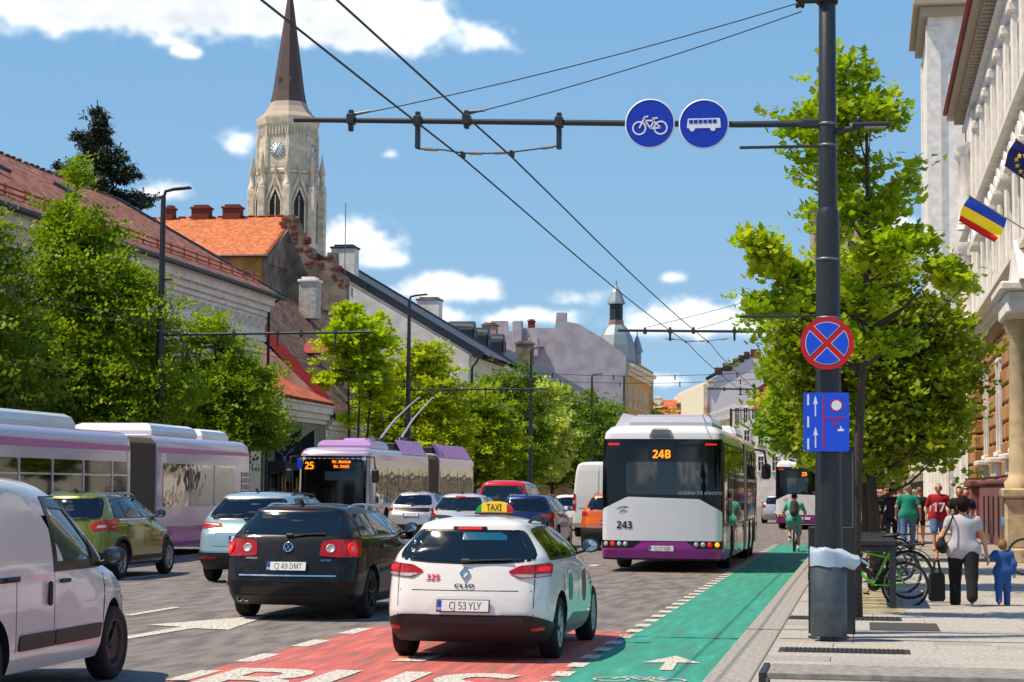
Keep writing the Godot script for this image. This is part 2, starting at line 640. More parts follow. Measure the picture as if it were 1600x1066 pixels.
func make_materials():
	var fine := noise("fine", 0.05, 5, 0.72, 1.06, 3)
	var plaster := noise("plaster", 0.008, 6, 0.78, 1.08, 4)
	var stain := noise("stain", 0.004, 6, 0.62, 1.12, 5)
	var soft := noise("soft", 0.01, 5, 0.88, 1.04, 14)
	var grain := noise("grain", 0.12, 4, 0.0, 3.0, 6, true)
	M("tyre", Color(0.1, 0.1, 0.105), 0.85)
	M("iron", Color(0.2, 0.19, 0.18), 0.6, 0.6)
	M("black_plastic", Color(0.11, 0.11, 0.12), 0.55)
	M("seal", Color(0.045, 0.045, 0.05), 0.3)
	M("gap", Color(0.03, 0.03, 0.03), 0.9)
	M("car_glass", Color(0.045, 0.055, 0.06), 0.03).metallic_specular = 0.7
	M("rear_glass", Color(0.07, 0.11, 0.13), 0.05).metallic_specular = 0.6
	M("mirror", Color(0.75, 0.78, 0.8), 0.03, 1.0)
	M("alloy", Color(0.62, 0.63, 0.65), 0.3, 0.85)
	M("dark_alloy", Color(0.2, 0.2, 0.21), 0.4, 0.7)
	M("chrome", Color(0.85, 0.86, 0.88), 0.1, 1.0)
	M("steel_rim", Color(0.3, 0.24, 0.21), 0.6, 0.4)
	M("lamp_clear", Color(0.75, 0.78, 0.8), 0.08, 0.3)
	paint("lamp_red", Color(0.6, 0.02, 0.04)).emission_enabled = true
	mats.lamp_red.emission = Color(0.6, 0.0, 0.02); mats.lamp_red.emission_energy_multiplier = 0.12
	glow("lamp_bright", Color(0.85, 0.05, 0.05), 0.6)
	paint("lamp_dark", Color(0.32, 0.03, 0.05))
	paint("lamp_silver", Color(0.72, 0.68, 0.68), 0.4)
	M("plate_white", Color(0.9, 0.9, 0.88), 0.4)
	M("plate_blue", Color(0.08, 0.25, 0.68), 0.4)
	M("ink", Color(0.07, 0.07, 0.08), 0.5)
	M("white_ink", Color(0.92, 0.92, 0.92), 0.5)
	M("red_ink", Color(0.75, 0.08, 0.12), 0.5)
	paint("white_paint", Color(0.87, 0.87, 0.85))
	paint("black_paint", Color(0.055, 0.055, 0.06), 0.0, 0.5)
	mats.black_paint.clearcoat = 0.45
	paint("olive_paint", Color(0.46, 0.47, 0.13), 0.5, 0.3)
	paint("pale_blue_paint", Color(0.57, 0.67, 0.7), 0.3)
	paint("silver_paint", Color(0.72, 0.72, 0.73), 0.5)
	paint("red_paint", Color(0.78, 0.09, 0.13))
	paint("navy_paint", Color(0.1, 0.16, 0.38), 0.4)
	paint("orange_paint", Color(0.85, 0.38, 0.06), 0.4)
	paint("van_paint", Color(0.83, 0.81, 0.785))
	paint("purple_paint", Color(0.6, 0.19, 0.57))
	paint("lilac_paint", Color(0.72, 0.55, 0.78))
	paint("bus_grey", Color(0.72, 0.72, 0.75), 0.25)
	paint("bus_white", Color(0.86, 0.86, 0.87))
	M("pole", Color(0.21, 0.225, 0.24), 0.4, 0.3, fine, 0.8)
	M("dark_metal", Color(0.19, 0.205, 0.22), 0.45, 0.3)
	M("wire", Color(0.12, 0.12, 0.13), 0.6)
	M("zinc", Color(0.5, 0.52, 0.54), 0.45, 0.6, fine, 1.2)
	M("sign_blue", Color(0.02, 0.2, 0.7), 0.35)
	M("sign_blue_light", Color(0.03, 0.3, 0.85), 0.35)
	M("sign_red", Color(0.76, 0.03, 0.07), 0.35)
	M("sign_white", Color(0.88, 0.9, 0.92), 0.4)
	M("sign_back", Color(0.55, 0.57, 0.58), 0.5, 0.5)
	glow("led_amber", Color(1.0, 0.5, 0.05), 1.6)
	glow("led_green", Color(0.1, 0.9, 0.5), 0.8)
	M("bark", Color(0.33, 0.28, 0.23), 0.95, 0.0, noise("bark", 0.03, 5, 0.55, 1.1, 8), 1.5, grain, 1.0)
	M("asphalt", Color(1.0, 0.96, 0.93), 0.85, 0.0, ramp_noise("asphalt", 0.013, 9, [[0.0, Color(0.34, 0.34, 0.34)], [0.36, Color(0.41, 0.4, 0.395)], [0.5, Color(0.455, 0.445, 0.44)], [0.7, Color(0.48, 0.47, 0.46)], [1.0, Color(0.56, 0.55, 0.53)]]), 0.16, grain, 0.6)
	mats.asphalt.uv1_scale = Vector3(0.22, 0.22, 0.05)
	mats.asphalt.normal_scale = 0.25
	M("road_red", Color(1, 1, 1), 0.8, 0.0, ramp_noise("roadred", 0.012, 10, [[0.0, Color(0.48, 0.38, 0.36)], [0.26, Color(0.6, 0.37, 0.34)], [0.42, Color(0.69, 0.355, 0.315)], [0.6, Color(0.73, 0.375, 0.335)], [1.0, Color(0.78, 0.49, 0.45)]]), 0.3, grain, 0.5)
	mats.road_red.uv1_scale = Vector3(0.4, 0.4, 0.045)
	mats.road_red.normal_scale = 0.25
	M("road_green", Color(1, 1, 1), 0.8, 0.0, ramp_noise("roadgreen", 0.012, 11, [[0.0, Color(0.33, 0.46, 0.42)], [0.22, Color(0.24, 0.5, 0.43)], [0.4, Color(0.19, 0.54, 0.45)], [0.6, Color(0.18, 0.56, 0.47)], [0.8, Color(0.22, 0.59, 0.51)], [1.0, Color(0.4, 0.61, 0.55)]]), 0.3, grain, 0.5)
	mats.road_green.uv1_scale = Vector3(0.4, 0.4, 0.04)
	mats.road_green.normal_scale = 0.25
	M("road_white", Color(1, 1, 1), 0.8, 0.0, ramp_noise("roadwhite", 0.03, 12, [[0.0, Color(0.5, 0.46, 0.44)], [0.3, Color(0.62, 0.59, 0.55)], [0.45, Color(0.77, 0.75, 0.7)], [1.0, Color(0.83, 0.81, 0.77)]]), 0.6)
	mats.road_white.uv1_scale = Vector3(0.9, 0.9, 0.2)
	mats.road_white.normal_scale = 0.25
	for i in 5:
		var v: float = [0.0, 0.035, -0.035, 0.018, -0.02][i]
		M("slab%d" % i, Color(0.71 + v, 0.685 + v, 0.645 + v * 0.9), 0.85, 0.0, fine, 0.6, grain, 0.4)
	M("pavement", Color(0.62, 0.6, 0.565), 0.9, 0.0, plaster, 0.4)
	M("kerb", Color(0.67, 0.65, 0.61), 0.85, 0.0, fine, 0.5, grain, 0.4)
	M("grate", Color(0.3, 0.285, 0.265), 0.7, 0.4, fine, 2.0)
	M("cream_wall", Color(0.88, 0.84, 0.74), 0.9, 0.0, soft, 0.25)
	M("white_wall", Color(0.93, 0.91, 0.88), 0.9, 0.0, noise("plaster_soft", 0.008, 6, 0.86, 1.03, 44), 0.2)
	M("bright_wall", Color(0.93, 0.915, 0.89), 0.9, 0.0, soft, 0.2)
	M("grey_green_wall", Color(0.55, 0.56, 0.49), 0.9, 0.0, plaster, 0.2)
	M("pink_wall", Color(0.74, 0.62, 0.57), 0.95, 0.0, stain, 0.25)
	M("lavender_wall", Color(0.69, 0.665, 0.71), 0.95, 0.0, texs.plaster_soft, 0.12)
	M("ochre_wall", Color(0.82, 0.63, 0.36), 0.9, 0.0, plaster, 0.2)
	M("dirty_wall", Color(0.55, 0.49, 0.43), 0.95, 0.0, stain, 0.35)
	M("trim_white", Color(0.92, 0.9, 0.87), 0.85, 0.0, soft, 0.3)
	M("church_stone", Color(0.86, 0.81, 0.72), 0.95, 0.0, plaster, 0.15)
	for i in 3:
		M("ochre_stone%d" % i, [Color(0.74, 0.54, 0.33), Color(0.78, 0.58, 0.37), Color(0.7, 0.5, 0.3)][i], 0.9, 0.0, fine, 0.5, grain, 0.8)
	M("maroon_plinth", Color(0.5, 0.31, 0.3), 0.85, 0.0, plaster, 0.4)
	M("dark_hole", Color(0.07, 0.07, 0.075), 0.6)
	M("house_glass", Color(0.09, 0.1, 0.12), 0.06).metallic_specular = 0.6
	M("dark_trim", Color(0.16, 0.19, 0.23), 0.5, 0.3)
	M("roof_red_trim", Color(0.55, 0.16, 0.15), 0.7)
	M("brick", Color(0.5, 0.24, 0.17), 0.9, 0.0, fine, 1.0)
	M("spire_tile", Color(0.37, 0.295, 0.27), 0.7, 0.0, fine, 0.4)
	M("zinc_dome", Color(0.6, 0.66, 0.68), 0.5, 0.3, fine, 0.3)
	M("green_lantern", Color(0.1, 0.16, 0.17), 0.6)
	M("slate", Color(0.3, 0.31, 0.33), 0.6, 0.1, fine, 0.4)
	M("terracotta_base", Color(0.5, 0.25, 0.15), 0.9)
	M("wood_grey", Color(0.6, 0.58, 0.55), 0.85, 0.0, noise("wood", 0.02, 5, 0.75, 1.08, 15), 1.0)
	M("skin", Color(0.78, 0.56, 0.45), 0.6).subsurf_scatter_enabled = true
	mats.skin.subsurf_scatter_strength = 0.1
	M("awning", Color(0.13, 0.16, 0.19), 0.8)

func sky_colour(az: float, el: float, n1: FastNoiseLite, n2: FastNoiseLite) -> Color:     # degrees; az is 0 down the street, to the right
	var t := clampf(el / 16.0, 0.0, 1.0)
	var top := Color(0.42, 0.6, 0.765)
	var low := Color(0.61, 0.725, 0.81)
	var c := low.lerp(top, pow(t, 0.7))
	c = c.lerp(Color(0.2, 0.4, 0.66), clampf((el - 14.0) / 60.0, 0, 1))
	var d := 0.0
	var under := 0.0
	for k in near_clouds:
		if absf(az - k[0]) > k[2] * 2.5 or absf(el - k[1]) > k[3] * 2.5: continue
		var x: float = (az - k[0]) / k[2]
		var y: float = (el - k[1]) / (k[3] if el > k[1] else k[3] * 0.65)
		var r := x * x + y * y
		if r < 6.0 and exp(-r) * k[4] > d:
			d = exp(-r) * k[4]
			under = clampf(-y, 0.0, 1.0)
	var s := cos(deg_to_rad(el))
	var w := Vector3(sin(deg_to_rad(az)) * s, sin(deg_to_rad(el)) * 1.5, -cos(deg_to_rad(az)) * s)
	var a := n1.get_noise_3dv(w * 100.0)
	var b := n2.get_noise_3dv(w * 100.0)
	var e := n2.get_noise_3dv(w * 330.0)
	var dens := smoothstep(0.36, 0.74, d + a * 0.55 + b * 0.34 + e * 0.14)
	if d < 0.12: dens = 0.0
	dens *= smoothstep(0.1, 0.25, d)
	var lit := clampf(1.0 + a * 0.3 + b * 0.3 - 0.34 * smoothstep(0.5, 1.1, d) - 0.35 * under, 0.0, 1.0)
	var cl := Color(0.7, 0.725, 0.76).lerp(Color(0.96, 0.96, 0.965), lit)
	return c.lerp(cl, dens * 0.95)

var clouds := []
var near_clouds := []

func make_sky() -> ImageTexture:
	var px := [[300, 25, 330, 62, 1.15], [110, 30, 180, 60, 1.1], [560, 45, 170, 58, 1.1], [740, 60, 120, 50, 0.72], [280, 92, 22, 12, 0.7], [372, 250, 45, 35, 0.62], [555, 395, 62, 42, 1.15], [590, 410, 40, 24, 1.0],
		[720, 462, 110, 28, 0.85], [880, 470, 80, 22, 0.7], [1090, 510, 120, 36, 0.85], [1050, 438, 24, 10, 0.75], [270, 315, 70, 28, 0.85], [1410, 357, 26, 16, 0.8], [606, 244, 26, 10, 0.6], [830, 500, 90, 22, 0.9], [1040, 600, 70, 14, 0.6], [680, 500, 60, 20, 0.8], [1180, 480, 60, 18, 0.6]]
	for p in px:
		var az := rad_to_deg(atan((p[0] - 800.0) / FPX)) - rad_to_deg(YAW)
		var el := rad_to_deg(atan((768.0 - p[1]) / FPX))
		clouds.append([az, el, p[2] / 56.0, p[3] / 56.0, p[4]])
	rng.seed = 5
	for i in 84:     # the same broken cumulus all round
		var az := rng.randf_range(22.0, 308.0)
		if i % 4 == 0: az = rng.randf_range(-26.0, 330.0)
		var el := rng.randf_range(3.0, 40.0)
		if i % 4 == 0: el = rng.randf_range(20.0, 75.0)
		var sz := rng.randf_range(3.5, 11.0)
		clouds.append([wrapf(az, -180, 180), el, sz, sz * 0.38, rng.randf_range(0.75, 1.15)])
	var n1 := FastNoiseLite.new()
	n1.frequency = 0.11; n1.fractal_octaves = 4; n1.seed = 3
	var n2 := FastNoiseLite.new()
	n2.frequency = 0.5; n2.fractal_octaves = 4; n2.seed = 9
	near_clouds = clouds
	var W := 420
	var im := Image.create(W, W / 2, false, Image.FORMAT_RGB8)
	for y in W / 2:
		var el := 90.0 - (y + 0.5) * 360.0 / W
		if el < -2.0: 
			im.fill_rect(Rect2i(0, y, W, W / 2 - y), Color(0.42, 0.43, 0.43))
			break
		for x in W: im.set_pixel(x, y, sky_colour(wrapf((x + 0.5) * 360.0 / W, -180.0, 180.0), maxf(el, 0.0), n1, n2))
	im.resize(4096, 2048, Image.INTERPOLATE_CUBIC)
	near_clouds = clouds.filter(func(k): return absf(k[0] + 9.0) < 18.0 + k[2] * 2.5 and k[1] - k[3] * 2.5 < 18.0)
	for y in range(int((90.0 - 17.0) / 180 * 2048), 1024):
		var el := 90.0 - (y + 0.5) * 180.0 / 2048
		for x in range(-310, 100):
			im.set_pixel(wrapi(x, 0, 4096), y, sky_colour((x + 0.5) * 360.0 / 4096, el, n1, n2))
	return ImageTexture.create_from_image(im)

func flat_poly(g: G, pts: Array, y := 0.0):     # [x, s, x, s ...] a thin painted sheet lying on the ground
	var p := pv(pts)
	var tr := Geometry2D.triangulate_polygon(p)
	for i in range(0, tr.size(), 3):
		var a := p[tr[i]]
		var b := p[tr[i + 1]]
		var c := p[tr[i + 2]]
		g.tout(Vector3(a.x, y, -a.y), Vector3(b.x, y, -b.y), Vector3(c.x, y, -c.y), Vector3.UP)

func quad_ground(g: G, x0: float, x1: float, s0: float, s1: float, y: float):
	g.q(Vector3(x0, y, -s0), Vector3(x1, y, -s0), Vector3(x1, y, -s1), Vector3(x0, y, -s1))

func make_ground():
	var g := G.new()
	quad_ground(g, -700, 700, -300, 1500, -0.03)
	struct("ground", g, mats.pavement)
	g = G.new()
	quad_ground(g, -20.6, -0.9, -120, 700, 0.0)
	struct("road", g, mats.asphalt)
	g = G.new()
	quad_ground(g, -6.05, -2.78, 4.0, 24.9, 0.004)
	struct("red_bus_lane", g, mats.road_red)
	g = G.new()
	quad_ground(g, -2.72, -1.36, 4.0, 66.0, 0.004)
	struct("green_cycle_lane", g, mats.road_green)
	# painted lines: each dash a thing of its own near by
	var dash := G.new()
	quad_ground(dash, -0.09, 0.09, -0.25, 0.25, 0.0)
	var dm := dash.mesh()
	var marks := thing("road_marking", "row of short white dashes between the bus lane and the green cycle lane", "road marking", Vector3(-2.76, 0.009, -10))
	for k in 56: part(marks, "dash", dm, mats.road_white, Vector3(0, 0, -1.0 * k))
	dash = G.new()
	quad_ground(dash, -0.1, 0.1, -0.5, 0.5, 0.0)
	dm = dash.mesh()
	marks = thing("road_marking", "white dashes along the left edge of the red bus lane", "road marking", Vector3(-6.0, 0.009, -10))
	for k in 8: part(marks, "dash", dm, mats.road_white, Vector3(0, 0, -2.0 * k))
	for k in 9: part(marks, "dash", dm, mats.road_white, Vector3(0, 0, -18.0 - 4.5 * k))
	for x in [-9.6, -13.4]:
		dash = G.new()
		quad_ground(dash, -0.07, 0.07, -1.0, 1.0, 0.0)
		dm = dash.mesh()
		marks = thing("road_marking", "white lane dashes beside the black estate car's lane" if x > -10 else "white lane dashes to the right of the green car", "road marking", Vector3(x, 0.009, -12))
		for k in 12: part(marks, "dash", dm, mats.road_white, Vector3(0, 0, -5.0 * k))
	g = G.new()
	quad_ground(g, -0.07, 0.07, 0, 0, 0)
	g = G.new()
	quad_ground(g, -0.06, 0.06, 0, 160, 0)
	single("road_marking", "long white line between the car lanes and the oncoming buses", "road marking", g, mats.road_white, Vector3(-16.45, 0.009, -10))
	# the arrow on the asphalt in the left lane
	g = G.new()
	flat_poly(g, [-8.35, 21.3, -8.18, 21.3, -7.98, 23.9, -7.5, 23.75, -7.82, 26.6, -8.72, 24.3, -8.2, 24.1])
	single("road_marking", "large white arrow on grey asphalt behind the black estate car", "road marking", g, mats.road_white, Vector3(0, 0.009, 0))
	# BUS, written long across the red lane
	var root := thing("road_marking", "long white letters BUS painted on the red lane behind the taxi", "road marking", Vector3(-4.42, 0.012, -17.7))
	var i := 0
	for ch in ["B", "U", "S"]:
		var o := txt(root, "letter", ch, 1.9, Vector3([-0.98, 0.0, 0.95][i], 0, 0), mats.road_white, Basis(Vector3(0.64, 0, 0), Vector3(0, 0, -1.08), Vector3(0, 1, 0)), true, 1.0, 0.002)
		o.name = "letter_%s" % ch.to_lower()
		i += 1
	g = G.new()
	flat_poly(g, [-4.62, 19.9, -4.3, 19.95, -4.22, 20.9, -4.36, 20.9, -4.4, 20.3, -4.6, 20.25])
	single("road_marking", "worn white fleck on the red lane under the taxi's tail", "road marking", g, mats.road_white, Vector3(0, 0.012, 0))
	# arrow and bicycle on the green lane
	g = G.new()
	flat_poly(g, [-1.93, 19.6, -1.8, 19.6, -1.83, 20.5, -1.6, 20.45, -1.92, 21.3, -2.17, 20.4, -1.95, 20.45])
	single("road_marking", "white arrow pointing ahead on the green cycle lane", "road marking", g, mats.road_white, Vector3(0, 0.012, 0))
	g = G.new()
	bike_icon(g, 0.85, 0.026, 0.002)
	var o2 := single("road_marking", "worn white bicycle symbol on the green lane at the bottom edge", "road marking", g, mats.road_white, Vector3(-2.0, 0.012, -18.55))
	o2.transform = Transform3D(Basis(Vector3(1, 0, 0), Vector3(0, 0, -1.15), Vector3(0, 1, 0)), o2.position)
	g = G.new()
	quad_ground(g, -0.3, 0.55, 27.3, 34.6, 0.1285)
	struct("planting_strip", g, M("dry_soil", Color(0.68, 0.63, 0.5), 0.95, 0.0, texs.stain, 1.6, texs.grain, 1.0))
	# right pavement: kerb stones, slabs, and a plain stretch beyond
	g = G.new()
	g.box(Vector3(2.3, 0.0, -240), Vector3(6.6, 0.2, 560))
	var pav := struct("right_pavement", g, mats.pavement)
	var kg := G.new()
	kg.box(Vector3(0, 0, 0), Vector3(0.4, 0.23, 0.985), 0.012)
	var km := kg.mesh()
	for k in 60: part(pav, "kerb_stone", km, mats.kerb, Vector3(-1.15, 0.005, -11.0 - k))
	kg = G.new()
	kg.box(Vector3(0, 0, 0), Vector3(0.4, 0.23, 400), 0.012)
	part(pav, "kerb", kg, mats.kerb, Vector3(-1.15, 0.005, -270.5))
	var sizes := []
	for w in [0.62, 0.82, 1.05]:
		var sg := G.new()
		sg.box(Vector3.ZERO, Vector3(w - 0.008, 0.06, 0.59), 0.005)
		sizes.append([w, sg.mesh()])
	rng.seed = 21
	var count := 0
	for r in 41:
		var x := -0.94
		var first := rng.randf_range(0.2, 0.9)
		while x < 3.95:
			var sz: Array = sizes[rng.randi() % 3]
			if count < 290:
				var o := part(pav, "slab", sz[1], mats["slab%d" % (rng.randi() % 5)], Vector3(x + sz[0] * 0.5, 0.094 + rng.randf_range(-0.0015, 0.0015), -13.0 - r * 0.6 - 0.3))
				o.rotation.x = rng.randf_range(-0.003, 0.003)
			count += 1
			x += sz[0]
	g = G.new()
	for r in 60:
		var x := -0.94
		while x < 4.0:
			var sz: Array = sizes[rng.randi() % 3]
			if count - 290 < 0 or r * 0.6 + 13.0 > 36.0: g.box(Vector3(x + sz[0] * 0.5, 0.094, -13.0 - (r) * 0.6 - 0.3), Vector3(sz[0] - 0.01, 0.06, 0.588))
			x += sz[0]
	var far := part(pav, "far_slabs", g, mats.slab1)
	far.set_meta("kind", "stuff")
	g = G.new()
	g.box(Vector3(-23.5, 0.0, -240), Vector3(5.9, 0.24, 560))
	var lp := struct("left_pavement", g, mats.pavement)
	kg = G.new()
	kg.box(Vector3(0, 0, 0), Vector3(0.3, 0.26, 300), 0.012)
	part(lp, "kerb", kg, mats.kerb, Vector3(-20.5, 0.0, -120))

func bike_icon(g: G, w: float, t: float, d: float):     # a flat bicycle, wheels w * 0.29 across
	var r := w * 0.2
	var c0 := Vector2(-w * 0.3, 0)
	var c1 := Vector2(w * 0.3, 0)
	for c in [c0, c1]:
		for k in 24:
			var a := TAU * k / 24
			var b := TAU * (k + 1) / 24
			var e0 := Vector2(cos(a), sin(a))
			var e1 := Vector2(cos(b), sin(b))
			g.prism(PackedVector2Array([c + e0 * (r - t), c + e0 * r, c + e1 * r, c + e1 * (r - t)]), d)
	var cr := Vector2(0.02 * w, -0.01 * w)
	var seat := Vector2(0.13 * w, 0.27 * w)
	var head := Vector2(-0.17 * w, 0.25 * w)
	for l in [[c1, Vector2(0.1 * w, 0.2 * w)], [cr, seat], [cr, head], [Vector2(-0.16 * w, 0.21 * w), Vector2(0.11 * w, 0.21 * w)], [c0, Vector2(-0.15 * w, 0.31 * w)], [cr, c1], [Vector2(-0.15 * w, 0.31 * w), Vector2(-0.05 * w, 0.33 * w)], [seat + Vector2(-0.06 * w, 0), seat + Vector2(0.09 * w, 0.01 * w)]]:
		var a: Vector2 = l[0]
		var b: Vector2 = l[1]
		var s := (b - a).normalized().orthogonal() * t * 0.5
		g.prism(PackedVector2Array([a - s, b - s, b + s, a + s]), d * 1.05)

# ---------------------------------------------------------------- cars
func wheel_mesh(r: float, w: float) -> G:      # the tyre, its axle along x
	var g := G.new()
	var xf := Transform3D(Basis(Vector3.BACK, -PI / 2), Vector3.ZERO)
	var h := w * 0.5
	g.lathe([Vector2(r * 0.62, -h * 0.7), Vector2(r * 0.66, -h * 0.92), Vector2(r * 0.8, -h), Vector2(r * 0.93, -h * 0.92), Vector2(r * 0.985, -h * 0.72), Vector2(r, -h * 0.3), Vector2(r, h * 0.3), Vector2(r * 0.985, h * 0.72), Vector2(r * 0.93, h * 0.92), Vector2(r * 0.8, h), Vector2(r * 0.66, h * 0.92), Vector2(r * 0.62, h * 0.7)], 28, xf)
	return g

func rim_mesh(r: float, w: float, spokes: int, steel := false) -> G:     # seen from +x
	var g := G.new()
	var xf := Transform3D(Basis(Vector3.BACK, -PI / 2), Vector3.ZERO)
	var h := w * 0.5
	g.lathe([Vector2(0.001, -h * 0.5), Vector2(r * 0.6, -h * 0.5), Vector2(r * 0.63, h * 0.72), Vector2(r * 0.66, h * 0.9), Vector2(r * 0.62, h * 0.9), Vector2(r * 0.58, h * 0.5), Vector2(r * 0.56, h * 0.0)], 28, xf)
	if steel:
		g.lathe([Vector2(r * 0.57, h * 0.2), Vector2(r * 0.5, h * 0.55), Vector2(r * 0.36, h * 0.6), Vector2(r * 0.3, h * 0.35), Vector2(r * 0.14, h * 0.4), Vector2(r * 0.13, h * 0.62), Vector2(0.001, h * 0.66)], 24, xf)
		return g
	for k in spokes:
		var an := TAU * k / spokes
		var d := Vector3(0, cos(an), sin(an))
		g.bar(Vector3(h * 0.66, 0, 0) + d * r * 0.06, Vector3(h * 0.72, 0, 0) + d * r * 0.6, r * (0.85 / spokes), 0.03, 0.006)
	g.lathe([Vector2(r * 0.16, h * 0.3), Vector2(r * 0.15, h * 0.72), Vector2(0.001, h * 0.8)], 14, xf)
	return g

func add_wheels(root: Node3D, sh: Shell, hw: float, width: float, spokes: int, rim: Material, steel := false):
	var tm := wheel_mesh(sh.wr, width).mesh()
	var rm := rim_mesh(sh.wr, width, spokes, steel).mesh()
	var disc_m := G.new()
	disc_m.lathe([Vector2(0.001, 0), Vector2(sh.wr * 0.5, 0)], 20, Transform3D(Basis(Vector3.BACK, -PI / 2), Vector3(-width * 0.1, 0, 0)))
	var dm := disc_m.mesh()
	for f in sh.wf:
		for s in [1, -1]:
			var wnode := part(root, "wheel", tm, mats.tyre, Vector3(s * (hw - width * 0.5 - 0.015), sh.wr, -f))
			if s < 0: wnode.rotation.y = PI
			part(wnode, "rim", rm, rim)
			part(wnode, "brake_disc", dm, mats.iron)

func plate(root: Node3D, sh: Shell, y: float, s: String, label := ""):
	var p := sh.rear(y, 0)
	var n := sh.N("r", Vector2(0, y))
	var bs := Basis.looking_at(-n, Vector3.UP)
	var g := G.new()
	g.box(Vector3.ZERO, Vector3(0.535, 0.125, 0.014), 0.004)
	var h := part(root, "plate_holder", g, mats.black_plastic)
	h.transform = Transform3D(bs, p + n * 0.012)
	g = G.new()
	g.box(Vector3(0, 0, 0.009), Vector3(0.515, 0.108, 0.006), 0.002)
	part(h, "licence_plate", g, mats.plate_white)
	g = G.new()
	g.box(Vector3(-0.235, 0, 0.0115), Vector3(0.042, 0.106, 0.003), 0.0)
	part(h, "blue_band", g, mats.plate_blue)
	if s: txt(h, "lettering", s, 0.072, Vector3(0.022, 0, 0.0125), mats.ink, Basis.IDENTITY, false, 0.86 if s.length() < 9 else 0.8, 0.002)
	txt(h, "lettering", "RO", 0.022, Vector3(-0.235, -0.03, 0.0135), mats.white_ink, Basis.IDENTITY, true, 1.0, 0.001)

func rows_for(c: Dictionary) -> Array:
	var L: float = c.L
	var W: float = c.W * 0.5
	var H: float = c.H
	var hw: float = c.get("hw", c.yb - 0.03)
	var hb: float = c.get("hb", 0.76)
	var Lh: float = c.get("Lh", 1.15)
	var wl: float = c.get("wl", 0.9)
	var rb: float = c.get("rb", 0.12)
	var rg: float = c.get("rg", 0.45)
	var sill: float = c.get("sill", 0.2)
	var k: float = c.get("tuck", 0.23)
	var rr: float = c.get("rr", 0.28)
	return [
		[sill, 0.2, L - 0.22, W - 0.07, rr, 0.35, 0.04, 0.12],
		[sill + 0.13, 0.05, L - 0.06, W - 0.02, rr, 0.36, 0.05, 0.12],
		[0.5, 0.0, L, W, rr, 0.38, 0.05, 0.14],
		[0.62, 0.015, L - 0.02, W, rr, 0.38, 0.05, 0.14],
		[hb, 0.05, L - 0.14, W - 0.004, rr, 0.36, 0.05, 0.16],
		[lerpf(hb, hw, 0.6), rb * 0.75, L - Lh * 0.55, W - 0.012, rr * 0.95, 0.3, 0.05, 0.16],
		[hw, rb, L - Lh, W - 0.03, rr * 0.9, 0.25, 0.05, 0.16],
		[hw + 0.07, rb + 0.03, L - Lh - 0.12, W - 0.055, rr * 0.8, 0.22, 0.05, 0.14],
		[H - 0.17, lerpf(rb, rg, 0.82), L - Lh - wl * 0.72, W - k, 0.2, 0.2, 0.05, 0.12],
		[H - 0.075, rg, L - Lh - wl, W - k - 0.07, 0.16, 0.2, 0.05, 0.1],
		[H - 0.045, rg + 0.06, L - Lh - wl - 0.25, W - k - 0.15, 0.16, 0.2, 0.05, 0.08]]

